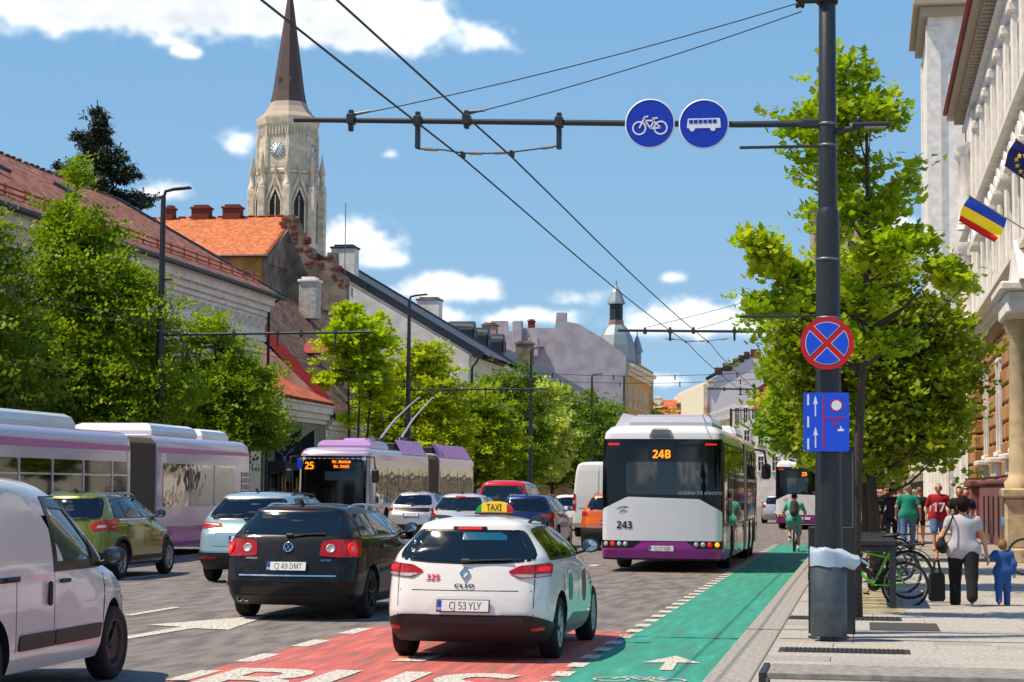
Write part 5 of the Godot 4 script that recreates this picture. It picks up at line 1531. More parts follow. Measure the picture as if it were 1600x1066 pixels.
	for l in [[-13.6, -9.6], [-7.1, -0.6]]:
		g = G.new()
		for s in [1, -1]:
			g.prism(pv([0, 0, 0.32, 0.52, 0.36, 0.52, 0.06, 0]), l[0] - l[1], Transform3D(Basis(Vector3(-s, 0, 0), Vector3.UP, Vector3(0, 0, 1)) if s > 0 else Basis(Vector3(1, 0, 0), Vector3.UP, Vector3(0, 0, 1)), Vector3(s * 1.24, 2.94, l[1])))
		var cv := part(root, "roof_cover", g, mats.lilac_paint)
		var n := int((l[1] - l[0]) / 0.5)
		for k in n:
			g = G.new()
			var z: float = l[0] + (k + 0.5) * 0.5
			g.bar(Vector3(-1.22, 2.98, z), Vector3(-0.94, 3.44, z), 0.02, 0.06)
			part(cv, "cover_rib", g, mats.lilac_paint)
		g = G.new()
		g.box(Vector3(0, 3.2, (l[0] + l[1]) / 2), Vector3(1.7, 0.3, (l[1] - l[0]) * 0.9), 0.03)
		part(root, "roof_equipment", g, mats.dark_metal)
	add_wheels(root, sh, 1.27, 0.3, 8, mats.dark_alloy, true)
	for k in 2:
		for s in [1, -1]:
			var wn := part(root, "wheel", wheel_mesh(0.48, 0.3), mats.tyre, Vector3(s * 1.11, 0.48, -9.4 - [2.3, 7.0][k]))
			if s < 0: wn.rotation.y = PI
			part(wn, "rim", rim_mesh(0.48, 0.3, 8, true), mats.dark_alloy)
	trolley_gear(root, -10.5, 1.0)

# ---------------------------------------------------------------- poles, signs, wires
func flat_disc(g: G, r: float, z: float, d: float, n := 40):
	g.prism(disc(r, n), d, Transform3D(Basis.IDENTITY, Vector3(0, 0, z)))

func hang(o: Node3D, x: float, y0: float, y1: float, z: float):    # a clamp with a drop bar on an arm
	var g := G.new()
	g.box(Vector3(x, (y0 + y1) * 0.5, z), Vector3(0.055, y1 - y0, 0.07), 0.008)
	g.box(Vector3(x, y1 - 0.11, z), Vector3(0.09, 0.12, 0.13), 0.01)
	part(o, "arm_bracket", g, mats.dark_metal)

func cable(called: String, label: String, pts: Array, r := 0.009, group := ""):
	var g := G.new()
	g.tube(pts, r, 5)
	single(called, label, "overhead wire", g, mats.wire, Vector3.ZERO, 0.0, group)

func sag(a: Vector3, b: Vector3, d: float, n := 8) -> Array:
	var o := []
	for k in n + 1:
		var t := float(k) / n
		o.append(a.lerp(b, t) - Vector3(0, d * 4 * t * (1 - t), 0))
	return o

func make_street_furniture():
	var Z := -22.75
	var p := thing("traction_pole", "thick dark grey traction pole in front, carrying signs and wires", "pole", Vector3(-0.38, 0.1, Z), 0.0, "traction poles and lamp posts")
	var g := G.new()
	g.lathe([Vector2(0.158, 0), Vector2(0.15, 1.2), Vector2(0.135, 3.2), Vector2(0.128, 4.62), Vector2(0.12, 4.7), Vector2(0.105, 4.74)], 28)
	part(p, "lower_shaft", g, mats.pole)
	g = G.new()
	g.lathe([Vector2(0.106, 4.7), Vector2(0.085, 8.4), Vector2(0.001, 8.45)], 24)
	part(p, "upper_shaft", g, mats.pole)
	g = G.new()
	g.lathe([Vector2(0.23, 0), Vector2(0.23, 0.04), Vector2(0.17, 0.06)], 24)
	part(p, "base_plate", g, mats.pole)
	for y in [4.17, 0.98, 5.44, 5.68, 3.52]:
		g = G.new()
		var r := 0.131 if y > 3.9 and y < 4.6 else (0.153 if y < 2 else (0.1 if y > 5 else 0.135))
		g.lathe([Vector2(r, y - 0.015), Vector2(r + 0.008, y - 0.012), Vector2(r + 0.008, y + 0.012), Vector2(r, y + 0.015)], 24)
		part(p, "clamp_band", g, mats.zinc)
	g = G.new()
	g.tube([Vector3(-0.08, 5.69, 0), Vector3(-1.0, 5.7, 0), Vector3(-6.12, 5.87, 0)], [0.042, 0.036, 0.03], 12)
	g.box(Vector3(-0.18, 5.69, 0), Vector3(0.22, 0.1, 0.1), 0.02)
	var arm := part(p, "cantilever_arm", g, mats.dark_metal)
	for l in [[-5.44, 5.72, 5.97], [-4.65, 5.5, 5.93], [-4.08, 5.72, 5.93], [-3.01, 5.46, 5.88]]: hang(p, l[0], l[1], l[2], 0.0)
	for y in [5.43, 3.54]:
		g = G.new()
		g.bar(Vector3(-0.08, y, 0.04), Vector3(-0.97, y, 0.04), 0.035, 0.03, 0.005)
		part(p, "side_bar", g, mats.dark_metal)
	g = G.new()
	g.tube([Vector3(0.08, 5.6, 0), Vector3(0.3, 5.63, 0)], 0.035, 8)
	g.box(Vector3(0.48, 5.655, 0.02), Vector3(0.42, 0.05, 0.2), 0.02)
	g.ball(Vector3(0.34, 5.72, 0), Vector3(0.035, 0.05, 0.035), 8)
	var lh := part(p, "lamp_head", g, mats.dark_metal)
	g = G.new()
	g.box(Vector3(0.52, 5.626, 0.03), Vector3(0.24, 0.008, 0.12), 0.0)
	part(lh, "lamp_glass", g, mats.lamp_clear)
	g = G.new()
	g.box(Vector3(-0.14, 7.08, 0), Vector3(0.36, 0.06, 0.06), 0.01)
	g.box(Vector3(0.0, 7.08, 0), Vector3(0.24, 0.08, 0.24), 0.02)
	for k in 2: g.lathe([Vector2(0.02, -0.05), Vector2(0.04, -0.03), Vector2(0.02, 0), Vector2(0.04, 0.03), Vector2(0.02, 0.05)], 10, Transform3D(Basis(Vector3.BACK, PI / 2), Vector3(-0.3, 7.03 + 0.07 * k, 0)))
	part(p, "wire_bracket", g, mats.iron)

	# two round blue signs on the arm
	var si := thing("round_sign", "round blue sign with a white bicycle, on the overhead arm", "traffic sign", Vector3(-2.35, 5.82, Z + 0.06), 0.0, "round blue signs on the arm")
	var rim := G.new()
	rim.lathe([Vector2(0.268, -0.012), Vector2(0.281, -0.012), Vector2(0.281, 0.012), Vector2(0.268, 0.012)], 40, Transform3D(Basis(Vector3.RIGHT, PI / 2), Vector3.ZERO))
	var face := G.new()
	flat_disc(face, 0.27, -0.01, 0.018)
	var rm := rim.mesh()
	var fm := face.mesh()
	part(si, "rim", rm, mats.sign_white); part(si, "face", fm, mats.sign_blue)
	g = G.new()
	bike_icon(g, 0.4, 0.017, 0.004)
	part(si, "bicycle_symbol", g, mats.sign_white, Vector3(0, -0.05, 0.009))
	si = thing("round_sign", "round blue sign with a white bus, on the overhead arm", "traffic sign", Vector3(-1.745, 5.8, Z + 0.06), 0.0, "round blue signs on the arm")
	part(si, "rim", rm, mats.sign_white); part(si, "face", fm, mats.sign_blue)
	g = G.new()
	g.prism(rnd(pv([-0.19, -0.045, 0.19, -0.045, 0.18, 0.065, -0.18, 0.065]), 0.015), 0.004)
	for x in [-0.13, 0.1]: g.prism(disc(0.03, 20, Vector2(x, -0.05)), 0.005)
	var sy := part(si, "bus_symbol", g, mats.sign_white, Vector3(0, 0, 0.009))
	for k in 6:
		g = G.new()
		g.prism(pv([-0.165 + k * 0.053, 0.008, -0.122 + k * 0.053, 0.008, -0.122 + k * 0.053, 0.05, -0.165 + k * 0.053, 0.05]), 0.003)
		part(sy, "bus_window", g, mats.sign_blue, Vector3(0, 0, 0.004))
	# no stopping
	si = thing("no_stopping_sign", "round no-stopping sign, red cross on blue, on the pole", "traffic sign", Vector3(-0.39, 3.33, Z + 0.19), 0.05)
	g = G.new()
	flat_disc(g, 0.29, -0.01, 0.02)
	part(si, "red_ring", g, mats.sign_red)
	for k in 4:
		g = G.new()
		var o := PackedVector2Array()
		var off := 0.05
		var r := 0.228
		var base := PI / 2 * k
		for j in 13:
			var an := base - PI / 4 + 0.16 + (PI / 2 - 0.32) * j / 12.0
			o.append(Vector2(cos(an), sin(an)) * r)
		o.append(Vector2(cos(base), sin(base)) * off)
		var wo := Geometry2D.offset_polygon(o, 0.006)[0]
		g.prism(wo, 0.002, Transform3D(Basis.IDENTITY, Vector3(0, 0, 0.01)))
		part(si, "white_edge", g, mats.sign_white)
		g = G.new()
		g.prism(o, 0.003, Transform3D(Basis.IDENTITY, Vector3(0, 0, 0.011)))
		part(si, "blue_field", g, mats.sign_blue_light)
	g = G.new()
	g.box(Vector3(0, 0, -0.06), Vector3(0.12, 0.06, 0.09), 0.01)
	part(si, "sign_clamp", g, mats.zinc)
	# lane board
	si = thing("lane_sign", "rectangular blue lane sign with white arrows, below the round sign", "traffic sign", Vector3(-0.4, 2.47, Z + 0.2), 0.02)
	g = G.new()
	g.prism(rnd(pv([-0.246, -0.32, 0.246, -0.32, 0.246, 0.32, -0.246, 0.32]), 0.02), 0.02, Transform3D(Basis.IDENTITY, Vector3(0, 0, -0.01)))
	part(si, "board", g, mats.sign_blue_light)
	for y in [-0.27, -0.03, 0.21]:
		g = G.new()
		g.box(Vector3(-0.195, y + 0.03, 0.0115), Vector3(0.02, 0.12, 0.003))
		part(si, "white_dash", g, mats.sign_white)
	for y in [-0.28, 0.06]:
		g = G.new()
		g.prism(pv([-0.123, y, -0.109, y, -0.109, y + 0.14, -0.09, y + 0.13, -0.116, y + 0.23, -0.142, y + 0.13, -0.123, y + 0.14]), 0.003, Transform3D(Basis.IDENTITY, Vector3(0, 0, 0.01)))
		part(si, "arrow", g, mats.sign_white)
	g = G.new()
	g.box(Vector3(-0.03, 0.0, 0.0115), Vector3(0.016, 0.58, 0.003))
	part(si, "red_line", g, mats.sign_red)
	g = G.new()
	g.prism(disc(0.068, 28, Vector2(0.11, 0.18)), 0.003, Transform3D(Basis.IDENTITY, Vector3(0, 0, 0.01)))
	var ring := part(si, "red_circle", g, mats.sign_red)
	g = G.new()
	g.prism(disc(0.054, 28, Vector2(0.11, 0.18)), 0.003, Transform3D(Basis.IDENTITY, Vector3(0, 0, 0.012)))
	part(ring, "white_centre", g, mats.sign_white)
	txt(si, "lettering", "EXCEPTIE", 0.032, Vector3(0.1, 0.04, 0.0115), mats.sign_red, Basis.IDENTITY, true, 0.95, 0.003)
	txt(si, "lettering", "BUS", 0.032, Vector3(0.1, -0.025, 0.0115), mats.sign_red, Basis.IDENTITY, true, 1.0, 0.003)
	g = G.new()
	g.prism(rnd(pv([0.12, -0.1, 0.19, -0.1, 0.19, -0.075, 0.165, -0.075, 0.16, -0.045, 0.148, -0.045, 0.15, -0.075, 0.12, -0.08]), 0.01), 0.003, Transform3D(Basis.IDENTITY, Vector3(0, 0, 0.01)))
	part(si, "white_symbol", g, mats.sign_white)

	# slim dark cabinet behind the pole, the bin before it
	g = G.new()
	g.box(Vector3(0, 1.05, 0), Vector3(0.34, 2.1, 0.14), 0.012)
	var cb := thing("info_pillar", "slim dark metal pillar standing right behind the traction pole", "pillar", Vector3(-0.27, 0.12, -23.5))
	part(cb, "panel", g, mats.dark_metal)
	g = G.new()
	g.box(Vector3(-0.1, 0.6, 0), Vector3(0.5, 1.2, 0.24), 0.012)
	part(cb, "base", g, mats.dark_metal)
	g = G.new()
	g.box(Vector3(0.145, 1.05, 0.072), Vector3(0.012, 2.0, 0.008), 0.0)
	part(cb, "edge_strip", g, mats.zinc)
	var bn := thing("litter_bin", "grey metal litter bin with a pale blue plastic liner, before the pole", "bin", Vector3(-0.375, 0.12, -22.3))
	g = G.new()
	g.lathe([Vector2(0.001, 0.06), Vector2(0.185, 0.06), Vector2(0.193, 0.075), Vector2(0.193, 0.86), Vector2(0.185, 0.87), Vector2(0.178, 0.84)], 28)
	part(bn, "drum", g, M("bin_grey", Color(0.33, 0.37, 0.4), 0.5, 0.4, texs.plaster, 1.2))
	g = G.new()
	g.lathe([Vector2(0.1, 0), Vector2(0.1, 0.07)], 16)
	part(bn, "foot", g, mats.dark_metal)
	g = G.new()
	var lin := M("liner", Color(0.72, 0.8, 0.86), 0.25)
	lin.backlight_enabled = true; lin.backlight = Color(0.5, 0.55, 0.6)
	rng.seed = 77
	var rows := []
	for i in 6:
		var r := []
		for k in 37:
			var an := TAU * (k % 36) / 36
			var w := sin(an * 3.0 + i * 0.4) * 0.5 + sin(an * 7.0 + i * 0.8) * 0.3 + sin(an * 10.0 + 1.0) * 0.12
			var rad: float = [0.15, 0.2, 0.208, 0.205, 0.203, 0.202][i] + w * [0.02, 0.02, 0.012, 0.008, 0.006, 0.004][i]
			var y: float = [0.93, 0.985, 0.95, 0.9, 0.84, 0.8][i] + w * [0.03, 0.028, 0.02, 0.014, 0.014, 0.014][i]
			if cos(an) > 0.6 and i < 5:
				rad += 0.13 * (cos(an) - 0.6) / 0.4 * [0.2, 0.8, 1.0, 0.9, 0.5][i]
				y -= 0.09 * (cos(an) - 0.6) / 0.4
			r.append(Vector3(cos(an) * rad, y, -sin(an) * rad))
		rows.append(r)
	g.grid(rows, 1, true)
	part(bn, "liner", g, lin)

	# long low rack of dark steel
	var rk := thing("cycle_rack", "long dark steel cycle rack with a flat top, right of the pole", "cycle rack", Vector3(0.15, 0.12, -28.7))
	g = G.new()
	g.box(Vector3(0, 0.9, -2.6), Vector3(0.56, 0.075, 5.4), 0.012)
	part(rk, "top_plate", g, mats.dark_metal)
	g = G.new()
	g.box(Vector3(0, 0.82, 0.06), Vector3(0.5, 0.06, 0.05), 0.01)
	part(rk, "cross_bar", g, mats.dark_metal)
	for z in [0.04, -2.6, -5.2]:
		for s in [-1, 1]:
			g = G.new()
			g.box(Vector3(s * 0.235, 0.44, z), Vector3(0.085, 0.88, 0.085), 0.01)
			part(rk, "leg", g, mats.dark_metal)
	# bench at the bottom edge
	var be := thing("bench", "bench of grey wooden slats at the bottom right edge", "bench", Vector3(0.75, 0.12, -13.3))
	for k in 5:
		g = G.new()
		g.box(Vector3(0.02, 0.45, 0.27 - k * 0.132), Vector3(2.74, 0.045, 0.118), 0.008)
		part(be, "slat", g, mats.wood_grey)
	for x in [-1.38, 1.42]:
		g = G.new()
		g.box(Vector3(x, 0.425, 0.0), Vector3(0.045, 0.1, 0.7), 0.008)
		g.box(Vector3(x, 0.2, 0.25), Vector3(0.045, 0.4, 0.06), 0.008)
		g.box(Vector3(x, 0.2, -0.25), Vector3(0.045, 0.4, 0.06), 0.008)
		part(be, "end_frame", g, mats.dark_metal)
	# grates and covers set in the paving
	var gl := [["pavement_grate", "rusty slotted drain grate in the paving nearest the bench", -0.2, -20.95, 1.3, 0.62, 26, mats.iron], ["pavement_grate", "small dark grate left of the traction pole", -0.78, -26.25, 0.32, 0.75, 6, mats.dark_metal], ["pavement_grate", "dark slotted grate behind the pole at the rack's foot", 0.16, -26.3, 0.6, 0.8, 9, mats.dark_metal]]
	for l in gl:
		var gr := thing(l[0], l[1], "drain grate", Vector3(l[2], 0.126, l[3]), 0.0, "grates in the paving")
		g = G.new()
		g.box(Vector3(0, -0.004, 0), Vector3(l[4], 0.008, l[5]))
		part(gr, "frame", g, mats.grate)
		for k in l[6]:
			g = G.new()
			g.box(Vector3(-l[4] * 0.46 + l[4] * 0.92 * (k + 0.5) / l[6], 0.003, 0), Vector3(l[4] * 0.5 / l[6], 0.008, l[5] * 0.86))
			part(gr, "grate_bar", g, l[7])
	g = G.new()
	g.box(Vector3(0, 0, 0), Vector3(0.8, 0.012, 1.35), 0.003)
	single("manhole_cover", "dark rectangular cover plate in the paving right of the bin", "manhole cover", g, M("cover", Color(0.33, 0.31, 0.3), 0.8, 0.2, texs.fine, 2.0), Vector3(0.46, 0.127, -24.8))
	g = G.new()
	g.box(Vector3(0, 0, 0), Vector3(4.8, 0.006, 0.03))
	single("drain_slot", "long thin dark drain slot across the paving behind the bin", "drain", g, mats.dark_hole, Vector3(1.5, 0.1255, -22.55), 0.02)
	g = G.new()
	g.lathe([Vector2(0.11, 0), Vector2(0.11, 0.72), Vector2(0.1, 0.74)], 16)
	var bp := thing("ash_bin", "small grey post bin with a blue top by the maroon wall", "bin", Vector3(3.6, 0.12, -54.0))
	part(bp, "post", g, mats.zinc)
	g = G.new()
	g.lathe([Vector2(0.13, 0.72), Vector2(0.14, 0.76), Vector2(0.14, 0.94), Vector2(0.12, 0.97), Vector2(0.001, 0.98)], 16)
	part(bp, "lid", g, M("blue_lid", Color(0.3, 0.52, 0.72), 0.4))

	# left lamp posts
	var i := 0
	for s in [56.4, 89.1, 123.2, 151.7]:
		var lp := thing("lamp_post", ["tall dark lamp post at left before the linden tree, with a wire arm", "tall dark lamp post in the middle, behind the lilac trolleybus", "distant lamp post before the lavender gable, the nearer of two", "farthest lamp post, before the right half of the lavender gable"][i], "lamp post", Vector3(-20.0, 0.12, -s), 0.0, "traction poles and lamp posts")
		g = G.new()
		g.lathe([Vector2(0.17, 0), Vector2(0.16, 3.0), Vector2(0.12, 5.2), Vector2(0.1, 6.5), Vector2(0.07, 10.0)], 16)
		part(lp, "shaft", g, mats.dark_metal)
		g = G.new()
		g.tube([Vector3(0, 9.9, 0), Vector3(0.06, 10.12, 0), Vector3(0.3, 10.18, 0)], 0.05, 8)
		g.box(Vector3(0.55, 10.2, 0), Vector3(0.56, 0.07, 0.26), 0.03, Basis(Vector3.BACK, 0.08))
		part(lp, "lamp_head", g, mats.dark_metal)
		if i < 2:
			g = G.new()
			g.tube([Vector3(0.08, 5.95, 0), Vector3(6.3, 6.0, 0)], 0.04, 8)
			part(lp, "cantilever_arm", g, mats.dark_metal)
			for x in [2.2, 3.5, 4.2, 5.2]: hang(lp, x, 5.6 if x in [3.5, 5.2] else 5.85, 6.08, 0.0)
		g = G.new()
		g.box(Vector3(0.16, 7.55, 0), Vector3(0.3, 0.06, 0.06), 0.01)
		part(lp, "small_bracket", g, mats.dark_metal)
		i += 1
	# the two further traction poles on the right
	i = 0
	for s in [52.5, 83.0]:
		var tp := thing("traction_pole", ["second traction pole, its arm right of the far dome", "third traction pole, its arm low over the street's end"][i], "pole", Vector3(-0.3, 0.12, -s), 0.0, "traction poles and lamp posts")
		g = G.new()
		g.lathe([Vector2(0.15, 0), Vector2(0.13, 4.7), Vector2(0.1, 4.75), Vector2(0.08, 8.3)], 14)
		part(tp, "shaft", g, mats.pole)
		g = G.new()
		g.tube([Vector3(-0.08, 5.62, 0), Vector3(-5.95, 5.7, 0)], 0.035, 8)
		part(tp, "cantilever_arm", g, mats.dark_metal)
		for x in [-5.25, -4.6, -4.0, -2.95]: hang(tp, x, 5.42 if x in [-4.6, -2.95] else 5.6, 5.78, 0.0)
		i += 1
	# wires
	var hs := [-10.0, 22.75, 52.5, 83.0, 114.0, 145.0]
	for w in [[-4.5, "left of the two contact wires running over the bus lane"], [-3.93, "right of the two contact wires running over the bus lane"]]:
		var pts := []
		for k in hs.size() - 1:
			var b: float = w[0]
			var seg := sag(Vector3(b, 5.5, -hs[k]), Vector3(b + (0.06 if k else 0.0), 5.48, -hs[k + 1]), 0.1, 8)
			if k: seg.remove_at(0)
			pts.append_array(seg)
		cable("contact_wire", w[1], pts, 0.011, "contact wires")
	for w in [[-16.75, "left contact wire above the oncoming buses"], [-16.15, "right contact wire above the oncoming buses"]]:
		cable("contact_wire", w[1], sag(Vector3(w[0], 5.55, 0), Vector3(w[0], 5.55, -150), 0.1, 10), 0.01, "contact wires")
	for k in 3:
		var zz: float = -[22.75, 52.5, 83.0][k]
		var ca := thing("wire_suspension", ["insulated suspension hanging under the nearest arm, holding two wires", "insulated suspension under the second arm, over the street", "insulated suspension under the third and farthest arm"][k], "wire suspension", Vector3(0, 0, zz), 0.0, "wire suspensions")
		var path := [Vector3(-5.03, 5.6, 0), Vector3(-4.72, 5.58, 0), Vector3(-4.5, 5.54, 0), Vector3(-4.2, 5.53, 0), Vector3(-3.93, 5.54, 0), Vector3(-3.65, 5.57, 0), Vector3(-3.39, 5.6, 0)]
		g = G.new()
		g.tube(path, 0.009, 5)
		part(ca, "span_wire", g, mats.wire)
		for l in [[0, 1], [2, 3], [3, 4], [5, 6]]:
			g = G.new()
			g.tube([path[l[0]].lerp(path[l[1]], 0.25), path[l[0]].lerp(path[l[1]], 0.75)], 0.02, 8)
			part(ca, "insulator", g, M("insulator", Color(0.5, 0.47, 0.44), 0.5))
		for x in [-4.5, -3.93]:
			g = G.new()
			g.box(Vector3(x, 5.52, 0), Vector3(0.035, 0.06, 0.16), 0.005)
			part(ca, "wire_clamp", g, mats.wire)
	cable("stay_wire", "upper stay wire from the arm's left bracket up to the pole top", sag(Vector3(-5.82, 6.0, Z), Vector3(-0.72, 7.15, Z), 0.07), 0.007, "stay wires of the pole")
	cable("stay_wire", "lower stay wire from the arm's middle bracket up to the pole top", sag(Vector3(-4.46, 5.98, Z), Vector3(-0.66, 7.06, Z), 0.05), 0.007, "stay wires of the pole")
	for l in [[-5.84, -5.6], [-4.48, -4.25]]:
		g = G.new()
		g.tube([Vector3(l[0], 6.01, Z), Vector3(l[1], 6.05 if l[0] < -5 else 6.03, Z)], 0.018, 8)
		single("stay_insulator", "grey insulator at the lower end of the upper stay wire" if l[0] < -5 else "grey insulator at the lower end of the lower stay wire", "insulator", g, mats.zinc)
	cable("stay_wire", "faint stay wire rising from the second arm, the left of two", sag(Vector3(-5.5, 5.9, -52.5), Vector3(-0.4, 7.3, -52.5), 0.06), 0.008, "stay wires far off")
	cable("stay_wire", "faint stay wire rising from the second arm, the right of two", sag(Vector3(-4.2, 5.85, -52.5), Vector3(-0.4, 7.1, -52.5), 0.05), 0.008, "stay wires far off")
	for k in 2:
		var sp := thing("span_wire", ["upper cross wire with small insulators spanning the far street", "lower cross wire with small insulators spanning the far street"][k], "overhead wire", Vector3(0, 0, -110.0 - k * 3.0), 0.0, "cross wires far off")
		var path := sag(Vector3(-20, 8.2 - k * 0.25, 0), Vector3(0, 8.6 - k * 0.2, 0), 0.55, 12)
		g = G.new()
		g.tube(path, 0.016, 5)
		part(sp, "wire", g, mats.wire)
		for q in range(2, 12, 2):
			g = G.new()
			g.box(path[q] - Vector3(0, 0.08, 0), Vector3(0.06, 0.3, 0.06), 0.01)
			part(sp, "hanger", g, mats.wire)
	var ts := 0
	for x in [-1.0, -5.9]:
		var tl := thing("traffic_light", ["small far traffic light seen above the bus's right side", "small far traffic light above the bus's left roof corner"][ts], "traffic light", Vector3(x, 0.0, -118.0), 0.0, "far traffic lights")
		g = G.new()
		g.lathe([Vector2(0.09, 0), Vector2(0.07, 6.4)], 10, Transform3D(Basis.IDENTITY, Vector3(1.2 if ts == 0 else -1.6, 0, 0)))
		g.tube([Vector3(1.2 if ts == 0 else -1.6, 6.3, 0), Vector3(-1.6 if ts == 0 else 0.3, 6.35, 0)], 0.05, 6)
		part(tl, "mast", g, mats.dark_metal)
		for q in 2:
			g = G.new()
			g.box(Vector3(-1.5 + q * 1.4 if ts == 0 else 0.2, 6.1, 0), Vector3(0.34, 0.95, 0.25), 0.03)
			part(tl, "signal_head", g, mats.seal)
			g = G.new()
			g.lathe([Vector2(0.1, 0), Vector2(0.001, 0.03)], 12, Transform3D(Basis(Vector3.RIGHT, PI / 2), Vector3(-1.5 + q * 1.4 if ts == 0 else 0.2, 5.85, 0.13)))
			part(tl, "signal_lens", g, mats.led_green if q == 0 else mats.seal)
			if ts: break
		ts += 1

# ---------------------------------------------------------------- bicycles
func bicycle(label: String, at: Vector3, turn: float, lean: float, col: Color, r := 0.34, carrier := false) -> Node3D:
	var o := thing("bicycle", label, "bicycle", at, turn, "parked bicycles")
	o.rotation.z = lean
	var fm := paint("bike_%s" % col.to_html(false), col)
	var rear := Vector3(-0.52, r, 0)
	var front := Vector3(0.52, r, 0)
	for c in [rear, front]:
		var g := G.new()
		var pts := []
		for k in 28: pts.append(c + Vector3(cos(TAU * k / 28), sin(TAU * k / 28), 0) * (r - 0.02))
		g.tube(pts, 0.02, 6, true)
		var w := part(o, "wheel", g, mats.tyre)
		g = G.new()
		pts = []
		for k in 28: pts.append(c + Vector3(cos(TAU * k / 28), sin(TAU * k / 28), 0) * (r - 0.045))
		g.tube(pts, 0.01, 5, true)
		for k in 18:
			var an := TAU * k / 18
			g.tube([c + Vector3(cos(an + 0.5), sin(an + 0.5), 0) * 0.02 + Vector3(0, 0, 0.02 if k % 2 else -0.02), c + Vector3(cos(an), sin(an), 0) * (r - 0.045)], 0.0022, 3)
		g.tube([c - Vector3(0, 0, 0.05), c + Vector3(0, 0, 0.05)], 0.022, 8)
		part(w, "rim", g, mats.alloy)
	var bb := Vector3(-0.08, r - 0.05, 0)
	var seat := Vector3(-0.25, r + 0.42, 0)
	var head := Vector3(0.33, r + 0.42, 0)
	var headlo := Vector3(0.37, r + 0.28, 0)
	var g := G.new()
	g.tube([bb, seat], 0.017, 8); g.tube([seat - Vector3(0, 0.06, 0), head], 0.018, 8); g.tube([bb, headlo], 0.022, 8); g.tube([head + Vector3(-0.01, 0.04, 0), headlo + Vector3(0.01, -0.03, 0)], 0.022, 8)
	for z in [-0.055, 0.055]:
		g.tube([rear + Vector3(0, 0, z), bb + Vector3(0, 0, z * 0.5)], 0.011, 6); g.tube([rear + Vector3(0, 0, z), seat + Vector3(0.01, -0.05, z * 0.3)], 0.01, 6)
		g.tube([front + Vector3(0, 0, z), headlo + Vector3(0.01, 0, z)], 0.014, 6)
	part(o, "frame", g, fm)
	g = G.new()
	g.tube([seat, seat + Vector3(-0.03, 0.14, 0)], 0.013, 6)
	g.tube([head, head + Vector3(-0.02, 0.12, 0)], 0.014, 6)
	part(o, "seat_post", g, mats.zinc)
	g = G.new()
	g.ball(seat + Vector3(-0.06, 0.16, 0), Vector3(0.14, 0.035, 0.07), 10)
	part(o, "saddle", g, mats.black_plastic)
	g = G.new()
	g.tube([head + Vector3(-0.1, 0.13, -0.29), head + Vector3(0.02, 0.13, -0.12), head + Vector3(0.02, 0.12, 0.12), head + Vector3(-0.1, 0.13, 0.29)], 0.013, 6)
	part(o, "handlebar", g, mats.black_plastic)
	g = G.new()
	g.lathe([Vector2(0.001, -0.01), Vector2(0.09, -0.01), Vector2(0.09, 0.01), Vector2(0.001, 0.01)], 18, Transform3D(Basis(Vector3.RIGHT, PI / 2), bb + Vector3(0, 0, 0.06)))
	g.bar(bb + Vector3(0, 0, 0.08), bb + Vector3(0.1, -0.14, 0.08), 0.02, 0.015); g.bar(bb + Vector3(0, 0, -0.08), bb + Vector3(-0.1, 0.14, -0.08), 0.02, 0.015)
	g.box(bb + Vector3(0.1, -0.14, 0.13), Vector3(0.09, 0.02, 0.08), 0.005); g.box(bb + Vector3(-0.1, 0.14, -0.13), Vector3(0.09, 0.02, 0.08), 0.005)
	part(o, "crankset", g, mats.iron)
	if carrier:
		g = G.new()
		for z in [-0.06, 0.06]: g.tube([seat + Vector3(0.0, -0.06, z), rear + Vector3(-0.22, r + 0.06, z), rear + Vector3(-0.05, 0.02, z)], 0.007, 5)
		g.box(rear + Vector3(-0.06, r + 0.07, 0), Vector3(0.42, 0.02, 0.14), 0.005)
		part(o, "carrier", g, mats.iron)
		g = G.new()
		var rows := []
		for k in 12:
			var an := lerpf(0.4, PI - 0.1, k / 11.0)
			rows.append([rear + Vector3(cos(an), sin(an), 0) * (r + 0.03) + Vector3(0, 0, -0.035), rear + Vector3(cos(an), sin(an), 0) * (r + 0.04), rear + Vector3(cos(an), sin(an), 0) * (r + 0.03) + Vector3(0, 0, 0.035)])
		g.grid(rows)
		part(o, "mudguard", g, mats.black_plastic)
	return o

func make_bicycles():
	bicycle("bright green bicycle nearest in the rack", Vector3(0.02, 0.12, -29.6), PI - 0.12, 0.1, Color(0.35, 0.75, 0.08), 0.34)
	bicycle("dark city bicycle with a rear carrier, beside the green one", Vector3(0.16, 0.12, -30.5), PI - 0.2, -0.08, Color(0.12, 0.12, 0.13), 0.36, true)
	bicycle("black bicycle in the rack behind the one with the carrier", Vector3(0.02, 0.12, -33.2), PI - 0.1, 0.06, Color(0.1, 0.1, 0.1), 0.35)
	bicycle("pale blue bicycle farther along the rack", Vector3(0.1, 0.12, -36.0), PI - 0.25, -0.1, Color(0.45, 0.65, 0.75), 0.34)
	bicycle("dark red bicycle by the tree trunk", Vector3(-0.1, 0.12, -38.5), PI + 0.1, 0.08, Color(0.45, 0.1, 0.12), 0.34)
	bicycle("navy bicycle farthest along, behind the tree trunk", Vector3(0.15, 0.12, -43.5), PI - 0.2, 0.05, Color(0.12, 0.2, 0.4), 0.34, true)
	bicycle("bicycle leaning by the stone pillar at the right edge", Vector3(3.45, 0.12, -40.0), 0.25, -0.1, Color(0.1, 0.1, 0.12), 0.35)

# ---------------------------------------------------------------- buildings
var shared := {}

func shared_mesh(key: String, make: Callable) -> Mesh:
	if not shared.has(key): shared[key] = make.call().mesh()
	return shared[key]

